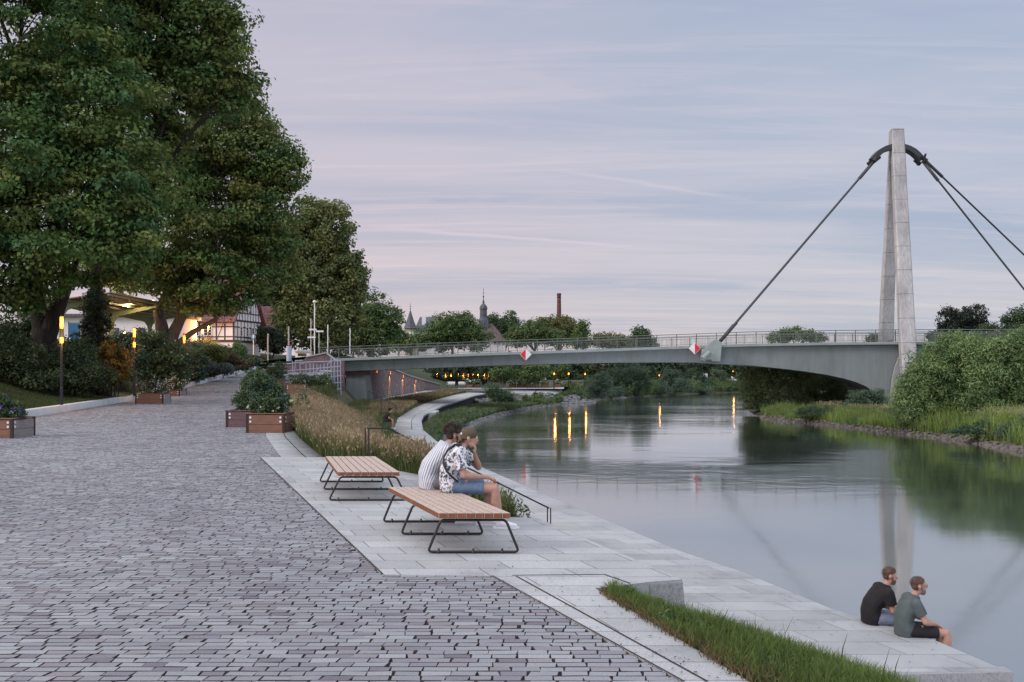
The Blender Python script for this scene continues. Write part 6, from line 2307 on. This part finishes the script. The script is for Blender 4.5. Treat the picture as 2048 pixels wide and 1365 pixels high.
# rubble slope below the steps
v, f = stones(420, [(128, -2.5), (140, 8.5), (150, 14)], 126, 146, .30, -2.2, .9, False)
tag(mesh_np('rubble_slope', v, f, M['stone_grey'], None), kind='stuff')
# planters and benches on the plaza
pw_ = ['nearest the two white benches', 'second from the white benches', 'below the blossoming shrubs', 'beside the pale young trunk', 'in the middle of the plaza row', 'behind the second young trunk', 'between two young trunks', 'at the end of the plaza row']
for i, px in enumerate((931, 946, 1018, 1034, 1048, 1064, 1082, 1108)):
    q = W(px, 773, 158 + i)
    q.z = -.86
    t = planter('small reddish planter on the far plaza, ' + pw_[i], q, 1.15, 1.0, .5, 0, ('box', 'box'), 'planters on the far plaza', bolts=False)
    shrub('plaza_plant', 'small plant with pale flowers in the plaza planter ' + pw_[i], 'plant', [(q.x + .6, q.y + .5, .0, .65, .5, .45)], 26, 22, .22, .28, GREEN_M + GREEN_B[:1], ((.6, .58, .55), 26, .18), rest=(q.x + .6, q.y + .5, -.42), group='plants in the plaza planters')
for px, lab in ((905, 'white slatted bench on the plaza, left of two before the lit wall'), (921, 'white slatted bench on the plaza, right of two before the lit wall')):
    q = W(px, 775, 160)
    q.z = -.86
    t = thing('plaza_bench', lab, 'bench', q)
    MB().box((-.9, 0, .42), (.9, .5, .48)).build('seat', M['white'], t)
    MB().box((-.9, .5, .62), (.9, .56, .95)).build('backrest', M['white'], t)
    for s in (-.8, .8):
        MB().box((s - .04, .02, 0), (s + .04, .08, .42)).box((s - .04, .5, 0), (s + .04, .56, .95)).box((s - .04, .08, .36), (s + .04, .5, .42)).build('leg', M['black'], t)
# lamps along the far bank
for px, py, Y, lab in ((1108, 748, 150, 'amber lamp on the far plaza, first of three left of the tall bush'), (1137, 748, 156, 'amber lamp above the dark fence, middle of three left of the tall bush'), (1170, 748.5, 164, 'amber lamp closest to the tall rounded waterside bush'), (1294, 751, 196, 'small distant lamp, left of the pair among the willows'), (1318, 751, 200, 'small distant lamp, right of the pair among the willows'), (1466, 743, 236, 'farthest lamp beside the drooping willow at the river bend')):
    q = W(px, py, Y)
    g_ = -.9
    lamp_post(lab, (q.x, q.y, g_), q.z - g_ + .25, [(q.z - g_, .30, 1)], 55, 'lamps along the left bank', glow=.045)
q0, q1 = W(1125, 777, 166), W(1176, 777, 166)
t = thing('plaza_fence', 'dark railing fence at the end of the far plaza', 'fence', (q0.x, 166, -1.1))
k = MB()
n = 22
for i in range(n):
    x = (q1.x - q0.x) * i / (n - 1)
    k.bar((x, 0, 0), (x, 0, .95), .04, .04)
k.build('bar', M['steel_dark'], t)
MB().box((-.05, -.04, .95), (q1.x - q0.x + .05, .04, 1.03)).box((-.05, -.04, .02), (q1.x - q0.x + .05, .04, .08)).build('handrail', M['steel_dark'], t)
MB().box((-.1, -.15, -.5), (q1.x - q0.x + .1, .3, .0)).build('base', M['concrete'], t)
for px, py, Y, lab, nm in ((1411, 752, 232, 'small white notice board among the far willows', 'notice_board'), (1474, 760, 240, 'small white boat trailer cover at the river bend', 'white_cover')):
    q = W(px, py, Y)
    t = thing(nm, lab, 'board' if nm == 'notice_board' else 'cover', (q.x, Y, -1.0))
    if nm == 'notice_board':
        MB().box((-.5, 0, q.z + 1 - .5), (.5, .06, q.z + 1 + .5)).build('panel', M['white'], t)
        MB().box((-.45, .06, 0), (-.38, .12, q.z + 1.4)).box((.38, .06, 0), (.45, .12, q.z + 1.4)).build('leg', M['black'], t)
    else:
        MB().add([(-1, 0, 0), (1, 0, 0), (1, 2.5, 0), (-1, 2.5, 0), (-1, .8, 1.4), (-.2, .8, .9), (-.2, 1.8, .9), (-1, 1.8, 1.4)], [(3, 2, 1, 0), (4, 5, 6, 7), (0, 1, 5, 4), (1, 2, 6, 5), (2, 3, 7, 6), (3, 0, 4, 7)]).build('sheet', M['white'], t)
# dirt path under the bridge on the right bank
strip_mesh('dirt_path', [[(a, y, -1.87), (b_, y, -1.87)] for y, a, b_ in ((92, 30.0, 31.6), (97, 31.2, 33.4), (104, 33, 36), (112, 36, 39))], P('trodden_earth', (.20, .155, .15), (.15, .115, .11), 1.5, .95, .4), 'structure', smooth=False)
# litter: dry leaves on the stone
n = 260
y = 1 / (1 / 6.4 + (1 / 24 - 1 / 6.4) * rng.uniform(0, 1, n))
t_ = rng.uniform(0, 1, n)
xa = np.interp(y, [6.4, 9.6, 13.5, 22.7], [1.0, -.5, -2.6, -5.7])
xb = np.interp(y, [6.4, 9.2, 13.5, 19, 22.7], [1.5, .9, -.05, -1.9, -4.4])
l1 = np.stack([xa + (xb - xa) * t_, y, np.full(n, .016)], 1)
y = 1 / (1 / 13.2 + (1 / 40 - 1 / 13.2) * rng.uniform(0, 1, n))
xb = np.interp(y, [q[0] for q in RX], [q[1] for q in RX]) - .1
l2 = np.stack([xb - rng.uniform(0, 2.6, n), y, np.full(n, -1.884)], 1)
pt = np.concatenate([l1, l2])
nr = np.array([[0, 0, 1.0]]) + rng.normal(0, .12, (len(pt), 3))
nr /= np.linalg.norm(nr, axis=1, keepdims=True)
v, f = leaf_quads(pt, nr, .028, .55)
c = np.repeat(np.array([(.05, .04, .03), (.09, .06, .03), (.03, .03, .025), (.10, .09, .05)])[rng.integers(0, 4, len(pt))], 4, 0)
tag(mesh_np('leaf_litter', v, f, M['leaf'], None, c), kind='stuff')
# ================================================================== people
M['skin'] = P('skin', (.46, .27, .20), (.40, .22, .165), 9, .55, spec=.3)
M['hair_brown'] = P('brown_hair', (.055, .032, .024), (.03, .018, .014), 40, .7, .5)
M['hair_short'] = P('reddish_hair', (.12, .065, .04), (.07, .04, .028), 40, .7, .4)
M['beard'] = P('ginger_beard', (.17, .10, .06), (.10, .06, .04), 45, .8, .5)
M['beard_grey'] = P('greying_beard', (.20, .18, .17), (.11, .10, .095), 45, .8, .5)
M['tee_black'] = P('black_cotton', (.016, .014, .016), (.010, .009, .011), 9, .9, .2)
M['tee_grey'] = P('grey_green_cotton', (.085, .105, .105), (.065, .082, .082), 9, .9, .2)
M['denim'] = P('blue_denim', (.13, .19, .28), (.085, .13, .21), 18, .85, .2)
M['denim_pale'] = P('pale_denim', (.22, .25, .33), (.16, .19, .26), 18, .85, .2)
M['shorts_grey'] = P('grey_cotton', (.21, .20, .21), (.16, .155, .16), 9, .9, .2)
M['shorts_black'] = P('black_shorts', (.018, .015, .017), (.012, .010, .012), 9, .85)
M['cap'] = P('olive_cap', (.10, .075, .038), (.075, .055, .03), 8, .85)
M['shoe'] = P('white_leather', (.72, .72, .74), (.60, .60, .62), 10, .5)
M['dark_cloth'] = P('dark_cloth', (.035, .022, .022), (.02, .014, .014), 9, .9)


def stripe_mat():
    m, nt, b = new_mat('striped_shirt')
    oc = coords(nt)
    s = nt.nodes.new('ShaderNodeSeparateXYZ')
    nt.links.new(oc, s.inputs[0])
    wob = math_n(nt, 'MULTIPLY', noise(nt, oc, 4, 2), .008)
    xx = math_n(nt, 'MULTIPLY_ADD', s.outputs[2], -.38)
    nt.links.new(s.outputs[0], xx.node.inputs[2])
    ang = math_n(nt, 'ARCTAN2', s.outputs[1], math_n(nt, 'MULTIPLY', xx, -1.0))
    w = math_n(nt, 'FRACT', math_n(nt, 'MULTIPLY', math_n(nt, 'ADD', math_n(nt, 'MULTIPLY', ang, .17), wob), 1 / .025))
    c = ramp(nt, w, [(0.0, (.15, .18, .26)), (.30, (.16, .19, .27)), (.36, (.60, .61, .64)), (.94, (.62, .63, .65)), (1.0, (.15, .18, .26))])
    nt.links.new(c, b.inputs['Base Color'])
    b.inputs['Roughness'].default_value = .85
    bump(nt, b, noise(nt, oc, 9, 3), .5, .02)
    return m


def print_mat():
    m, nt, b = new_mat('printed_shirt')
    oc = coords(nt)
    v = nt.nodes.new('ShaderNodeTexVoronoi')
    v.inputs['Scale'].default_value = 22
    v.inputs['Randomness'].default_value = .8
    d = mapping(nt, oc, (1, 1, 1))
    nz = nt.nodes.new('ShaderNodeTexNoise')
    nz.inputs['Scale'].default_value = 26
    ad = nt.nodes.new('ShaderNodeMixRGB')
    ad.blend_type = 'LINEAR_LIGHT'
    ad.inputs[0].default_value = .045
    nt.links.new(d, ad.inputs[1])
    nt.links.new(nz.outputs[1], ad.inputs[2])
    nt.links.new(ad.outputs[0], v.inputs['Vector'])
    c = ramp(nt, v.outputs['Distance'], [(0.0, (.035, .035, .055)), (.44, (.06, .06, .09)), (.50, (.66, .66, .69)), (1, (.72, .72, .74))])
    nt.links.new(c, b.inputs['Base Color'])
    b.inputs['Roughness'].default_value = .85
    bump(nt, b, noise(nt, oc, 8, 3), .5, .02)
    return m


M['stripe'] = stripe_mat()
M['print'] = print_mat()


class Loft(MB):
    def loft(self, pts, wid, dep=None, lat=(0, 1, 0), seg=14, cap=True):
        """elliptical rings along a path; wid across lat, dep across the third direction"""
        pts = [Vector(p) for p in pts]
        n = len(pts)
        dep = dep or wid
        lat = Vector(lat)
        base = len(self.v)
        for i, p in enumerate(pts):
            d = (pts[min(i + 1, n - 1)] - pts[max(i - 1, 0)]).normalized()
            s = (lat - d * lat.dot(d))
            if s.length < .15:
                s = Vector((1, 0, 0)) - d * d.x
            s.normalize()
            t = d.cross(s)
            for k in range(seg):
                a = 2 * PI * k / seg
                self.v.append(tuple(p + s * math.cos(a) * wid[i] + t * math.sin(a) * dep[i]))
        for i in range(n - 1):
            for k in range(seg):
                a, b_ = base + i * seg + k, base + i * seg + (k + 1) % seg
                self.f.append((a, b_, b_ + seg, a + seg))
                self.mi.append(0)
        self.f.append(tuple(base + k for k in range(seg - 1, -1, -1)))
        self.f.append(tuple(base + (n - 1) * seg + k for k in range(seg)))
        self.mi += [0, 0]
        return self

    def fused(self, name, mat, parent, voxel=.010, smooth=6):
        """one continuous skin over all the lofts"""
        o = self.build(name, mat, parent)
        r = o.modifiers.new('fuse', 'REMESH')
        r.mode = 'VOXEL'
        r.voxel_size = voxel
        r.use_smooth_shade = True
        s = o.modifiers.new('relax', 'SMOOTH')
        s.iterations = smooth
        s.factor = .5
        return o


def limb(L, a, b_, c, ra, rb, rc, bulge=1.12):
    a, b_, c = Vector(a), Vector(b_), Vector(c)
    L.loft([a, a.lerp(b_, .3), a.lerp(b_, .7), b_], [ra, ra * bulge * .97, rb * 1.06, rb])
    L.loft([b_, b_.lerp(c, .25), b_.lerp(c, .7), c], [rb * .98, rb * 1.06, rc * 1.18, rc])
    L.ball(b_, rb * 1.0)


def hand(L, wrist, dirv, palm_n, curl=.5, s=1.0, side=1):
    """palm, four unequal bent fingers, thumb from the side of the palm"""
    w = Vector(wrist)
    d = Vector(dirv).normalized()
    n = Vector(palm_n)
    n = (n - d * n.dot(d)).normalized()
    lt = d.cross(n) * side
    L.loft([w, w + d * .03 * s, w + d * .07 * s, w + d * .095 * s], [.026 * s, .036 * s, .042 * s, .040 * s], [.020 * s, .016 * s, .015 * s, .012 * s], lat=lt)
    for i, (o_, ln) in enumerate(((.031, .070), (.011, .080), (-.010, .074), (-.030, .058))):
        p0 = w + d * .085 * s + lt * o_ * s
        a1, a2 = curl * .7 + i * .06, curl * 1.6 + i * .07
        d1 = (d * math.cos(a1) + n * math.sin(a1))
        d2 = (d * math.cos(a2) + n * math.sin(a2))
        p1 = p0 + d1 * ln * .5 * s
        p2 = p1 + d2 * ln * .5 * s
        L.loft([p0, p1, p2], [.0105 * s, .0100 * s, .0085 * s], seg=8)
    p0 = w + d * .03 * s + lt * .034 * s
    p1 = p0 + (d * .6 + lt * .7 + n * .25).normalized() * .036 * s
    p2 = p1 + (d * .9 + lt * .15 + n * .35).normalized() * .03 * s
    L.loft([p0, p1, p2], [.013 * s, .012 * s, .0095 * s], seg=8)


def seated(label, loc, yaw, top, bottom, hair, beard=None, lean=.16, head_yaw=0.0, head_pitch=0.0, knees=((.44, .14, .07), (.44, -.14, .07)), ankles=((.42, .15, -.36), (.42, -.15, -.36)), hands_at=((.40, .02, .17), (.40, -.03, .17)), elbows=((.14, .27, .26), (.14, -.27, .26)), extras=(), build=1.0, shoes=True, sleeve=.62, tshirt_len=0.0, rest_z=0.0, shorts_len=.80, socks=False, slump=0.0, big=1.06):
    """hips at the origin on the seat; x forward, y to the person's left, z up"""
    t = thing('person', label, 'person', loc, yaw)
    B = build
    hip = Vector((-.01, 0, .095))
    chest = Vector((lean * .62 - .03, 0, .38))
    neck = Vector((lean + .045, 0, .585))
    hd = Vector((lean + .105 + slump * .4, 0, .715 - slump))
    Rh = Matrix.Translation(hd) @ Matrix.Rotation(head_yaw, 4, 'Z') @ Matrix.Rotation(head_pitch, 4, 'Y')

    def H(x, y, z):
        return Rh @ Vector((x * big, y * big, z * big))
    spine = [(-.035, 0, .03), (-.03, 0, .10), (-.055, 0, .20), (-.055 + lean * .18, 0, .29), (chest.x, 0, .39), (lean * .86 - .01, 0, .47), (lean + .0, 0, .535), (lean + .03, 0, .565)]
    tw = [.155 * B, .172 * B, .155 * B, .158 * B, .178 * B, .190 * B, .150 * B, .075]
    td = [.115 * B, .128 * B, .112 * B, .112 * B, .122 * B, .112 * B, .085 * B, .06]
    sh = [Vector((lean - .005, s * .185 * B, .505)) for s in (1, -1)]
    # ---- body: one skin
    L = Loft()
    L.loft(spine, [w * .94 for w in tw], [d * .94 for d in td])
    L.loft([neck - Vector((.02, 0, .06)), neck, hd - Vector((.028, 0, .075))], [.062, .056, .054])
    L.ball(H(0, 0, .03), (.098, .078, .098), 18, 12)
    jw = MB()
    L.loft([H(.02, 0, .02), H(.035, 0, -.05), H(.05, 0, -.095)], [.068, .060, .036], [.075, .062, .034], lat=Rh.to_3x3() @ Vector((0, 1, 0)))
    L.loft([H(.088, 0, .025), H(.108, 0, -.012), H(.096, 0, -.024)], [.010, .016, .012], [.010, .014, .010], seg=8)
    L.loft([H(.086, -.02, -.050), H(.092, 0, -.052), H(.086, .02, -.050)], [.006, .009, .006], lat=(0, 0, 1), seg=8)
    L.loft([H(.082, -.045, .045), H(.094, 0, .040), H(.082, .045, .045)], [.010, .011, .010], lat=(0, 0, 1), seg=8)
    for s in (1, -1):
        L.loft([H(-.012, s * .074, .035), H(-.016, s * .088, .005), H(-.004, s * .080, -.030)], [.018, .021, .012], [.010, .009, .007], lat=Rh.to_3x3() @ Vector((1, 0, 0)), seg=10)
    for i, s in enumerate((1, -1)):
        e = Vector(elbows[i])
        h = Vector(hands_at[i])
        limb(L, sh[i], e, h, .050 * B, .040 * B, .027)
        L.ball(sh[i], .058 * B)
        d = (h - e).normalized()
        hand(L, h, d + Vector((0, -s * .3, -.15)) if h.z < .3 else Vector((.15, -s * .25, 1)), Vector((-.2, -s * .2, -1)) if h.z < .3 else Vector((-1, 0, 0)), .75, 1.0, s)
        k = Vector(knees[i])
        a = Vector(ankles[i])
        hj = Vector((.02, s * .095 * B, .085))
        limb(L, hj, k, a, .080 * B, .055 * B, .034)
        # calf
        L.loft([k.lerp(a, .15) + Vector((-.012, 0, 0)), k.lerp(a, .4) + Vector((-.022, 0, 0)), k.lerp(a, .7)], [.045 * B, .052 * B, .036])
        if not shoes:
            L.loft([a, a + Vector((.06, 0, -.05)), a + Vector((.15, 0, -.075))], [.034, .040, .030], [.034, .030, .016])
    L.fused('body', M['skin'], t, .0085, 3)
    # eyes
    for s in (1, -1):
        MB().ball(H(.083, s * .031, .026), .012, 8, 6).build('eye', M['white'], t, smooth=True)
    # ---- shirt
    L = Loft()
    sp2 = [(-.05, 0, -.01 + tshirt_len)] + spine[1:7]
    L.loft(sp2, [tw[0] * 1.07] + [w * 1.07 + .008 for w in tw[1:7]], [td[0] * 1.1] + [d * 1.07 + .008 for d in td[1:7]])
    L.loft([(lean - .012, 0, .48), (lean - .0, 0, .54), (lean + .022, 0, .60)], [.175 * B, .145 * B, .092], [.125 * B, .118 * B, .096])
    L.ball((lean - .03, 0, .515), (.07, .125, .055), 14, 8)
    for i in (0, 1):
        e = Vector(elbows[i])
        a = sh[i]
        b_ = a.lerp(e, sleeve)
        L.ball(a, .072 * B)
        L.loft([a, a.lerp(b_, .5), b_], [.074 * B, .075 * B, .072 * B])
    shirt = L.fused('shirt', M[top], t, .010, 5)
    # ---- shorts
    L = Loft()
    L.loft([(-.035, 0, .02), (-.03, 0, .10), (-.045, 0, .16)], [.168 * B, .182 * B, .165 * B], [.125 * B, .135 * B, .120 * B])
    for i, s in enumerate((1, -1)):
        hj = Vector((.0, s * .088 * B, .083))
        k = Vector(knees[i])
        q = hj.lerp(k, shorts_len)
        L.loft([hj, hj.lerp(q, .5), q], [.098 * B, .094 * B, .082 * B], [.092 * B, .088 * B, .078 * B])
    L.fused('shorts', M[bottom], t, .010, 4)
    # ---- hair
    if hair in ('hair_brown', 'hair_short'):
        L = Loft()
        big = 1.10 if hair == 'hair_brown' else 1.04
        L.ball(H(-.014, 0, .052), (.098 * big, .080 * big, .082 * big), 16, 10)
        L.ball(H(-.045, 0, .005), (.062 * big, .072 * big, .068), 14, 8)
        if hair == 'hair_brown':
            L.ball(H(.035, 0, .10), (.062, .066, .045), 12, 8)
            L.ball(H(-.01, 0, .115), (.070, .068, .04), 12, 8)
        ho = L.fused('hair', M[hair], t, .008, 2)
        n_ = 1500 if hair == 'hair_brown' else 900
        u_ = unit(n_)
        u_ = u_[(u_[:, 2] > -.45) & ((u_[:, 0] < .35) | (u_[:, 2] > .5))]
        cs = [H(-.016 + q[0] * .100, q[1] * .083, .048 + q[2] * .086) for q in u_]
        ln = (.040 if hair == 'hair_brown' else .017)
        d_ = u_ * .8 + np.array([-.3, 0, .35]) + rng.normal(0, .3, u_.shape)
        d_ /= np.linalg.norm(d_, axis=1, keepdims=True)
        sd2 = np.cross(d_, unit(len(u_)))
        sd2 /= np.linalg.norm(sd2, axis=1, keepdims=True)
        c_ = np.array([list(q) for q in cs])
        vv = np.stack([c_ - sd2 * .0022, c_ + sd2 * .0022, c_ + d_ * ln + sd2 * .0008, c_ + d_ * ln - sd2 * .0008], 1).reshape(-1, 3)
        mesh_np('hair_strands', vv, np.arange(4 * len(u_)).reshape(-1, 4), M[hair], ho)
    else:
        L = Loft()
        L.ball(H(-.004, 0, .052), (.108, .090, .088), 18, 12)
        L.ball(H(-.02, 0, .02), (.098, .088, .05), 18, 8)
        capo = L.fused('cap', M['cap'], t, .008, 2)
        # the brim points backwards
        L = Loft()
        L.loft([H(-.070, 0, .012), H(-.120, 0, -.028), H(-.150, 0, -.070)], [.074, .072, .048], [.010, .009, .008], lat=Rh.to_3x3() @ Vector((0, 1, 0)))
        L.fused('cap_brim', M['cap'], capo, .006, 1)
        L = MB()
        L.tube([H(-.098, y, .052 + .014 * math.cos(y * 40)) for y in (-.042, -.03, -.015, 0, .015, .03, .042)], .009, 6)
        L.build('cap_lettering', M['white'], capo)
    if beard:
        L = Loft()
        L.loft([H(.040, 0, -.045), H(.056, 0, -.085), H(.058, 0, -.118)], [.064, .056, .030], [.052, .048, .028], lat=Rh.to_3x3() @ Vector((0, 1, 0)))
        for s in (1, -1):
            L.loft([H(.018, s * .074, .0), H(.03, s * .068, -.045)], [.014, .018], seg=8)
        L.fused('beard', M[beard], t, .007, 2)
    # ---- shoes
    if shoes:
        for i in (0, 1):
            a = Vector(ankles[i])
            L = Loft()
            g = rest_z
            L.loft([(a.x - .055, a.y, g + .045), (a.x + .0, a.y, g + .060), (a.x + .08, a.y, g + .048), (a.x + .16, a.y, g + .036), (a.x + .205, a.y, g + .03)], [.034, .042, .046, .046, .028], [.044, .055, .044, .034, .026])
            L.loft([(a.x - .01, a.y, g + .05), (a.x - .005, a.y, g + .12)], [.044, .040])
            so_ = L.fused('shoe', M['shoe'], t, .008, 2)
            MB().prism([(a.x - .095, a.y - .036), (a.x + .1, a.y - .05), (a.x + .2, a.y - .046), (a.x + .235, a.y), (a.x + .2, a.y + .046), (a.x + .1, a.y + .05), (a.x - .095, a.y + .036)], g, g + .024).build('sole', M['white'], so_)
    return t, H, sh


# the pair on the near bench
hipA = GZ(868, 977, .45)
A, HA, _ = seated('bearded man in a striped shirt and grey shorts sitting hunched on the bench', (hipA.x - .02, hipA.y, .45), math.radians(10), 'stripe', 'shorts_grey', 'hair_brown', 'hair_brown', lean=.17, slump=.03, head_yaw=.10, head_pitch=.12,
                  knees=((.46, .16, .06), (.46, -.12, .06)), ankles=((.36, .17, -.36), (.38, -.13, -.36)), elbows=((.24, .22, .24), (.27, -.21, .24)), hands_at=((.46, .06, .20), (.46, .0, .19)), build=1.04, sleeve=.60, rest_z=-.45)
hipB = GZ(908, 984, .45)
Bp, HB, shB = seated('man in a backward olive cap and patterned white shirt, chin in hand, on the bench', (hipB.x, hipB.y, .45), math.radians(-2), 'print', 'denim', 'cap', None, lean=.07, slump=.045, head_yaw=.12, head_pitch=.08,
                     knees=((.50, .16, .05), (.52, -.10, .05)), ankles=((.36, .17, -.36), (.60, -.08, -.36)), elbows=((.30, .16, .30), (.15, -.23, .23)), hands_at=((.262, .01, .480), (.44, -.06, .19)), build=1.06, sleeve=.72, rest_z=-.45, tshirt_len=.01, shorts_len=.74)
sb2 = Loft()
pth = [(.14, -.06, .50), (.09, -.085, .605), (.02, -.10, .61), (-.065, -.115, .545), (-.115, -.145, .455), (-.115, -.185, .37), (-.07, -.215, .28), (.01, -.225, .20), (.07, -.20, .15)]
sb2.loft(pth, [.020] * 9, [.014] * 9, lat=(0, 1, 0), seg=8)
sb2.build('strap', M['black'], Bp, smooth=True)
# the pair on the waterside slab
hipC = GZ(1748, 1246, -1.9)
C_, HC, _ = seated('man with a ginger beard in a black t-shirt and pale jeans on the waterside edge', (hipC.x, hipC.y, -1.9), math.radians(2), 'tee_black', 'denim_pale', 'hair_short', 'beard', lean=.145, head_yaw=-.18, head_pitch=.14,
                    knees=((.50, .13, .06), (.50, -.12, .06)), ankles=((.55, .13, -.36), (.54, -.13, -.36)), elbows=((.16, .25, .24), (.20, -.24, .24)), hands_at=((.40, .06, .18), (.42, -.02, .18)), build=1.14, sleeve=.70, rest_z=-.47, tshirt_len=-.0, shorts_len=.96)
hipD = GZ(1815, 1270, -1.9)
D_, HD, _ = seated('man with glasses in a grey-green t-shirt and black shorts on the waterside edge', (hipD.x, hipD.y, -1.9), math.radians(-3), 'tee_grey', 'shorts_black', 'hair_short', 'beard_grey', lean=.06, head_yaw=-.05, head_pitch=.03,
                    knees=((.51, .13, .06), (.51, -.12, .06)), ankles=((.57, .13, -.36), (.56, -.13, -.36)), elbows=((.16, .25, .25), (.17, -.255, .25)), hands_at=((.38, .05, .17), (.40, -.06, .17)), build=1.10, sleeve=.66, rest_z=-.47, shorts_len=.78)
gl = MB()
for s in (1, -1):
    ring = [HD(.102, s * .034 + .024 * math.cos(a), .022 + .018 * math.sin(a)) for a in np.linspace(0, 2 * PI, 11)]
    gl.tube(ring, .0022, 5)
    gl.tube([HD(.100, s * .058, .028), HD(.05, s * .082, .03), HD(-.01, s * .086, .026)], .0022, 5)
gl.build('glasses', M['black'], D_)
# far seated people
qe = W(771, 843, 62)
E_, _, _ = seated('person in dark clothes sitting in the meadow by the far stair handrail', (qe.x, qe.y, qe.z - .05), math.radians(20), 'dark_cloth', 'shorts_black', 'hair_brown', None, lean=.2, head_pitch=.1, rest_z=-.45, knees=((.42, .14, .12), (.42, -.14, .12)))
qf = W(1071, 791, 140)
F_, _, _ = seated('tiny dark figure sitting on the pale steps of the far terrace', (qf.x, qf.y, -1.78), math.radians(-80), 'dark_cloth', 'shorts_black', 'hair_brown', None, lean=.15, rest_z=-.45)
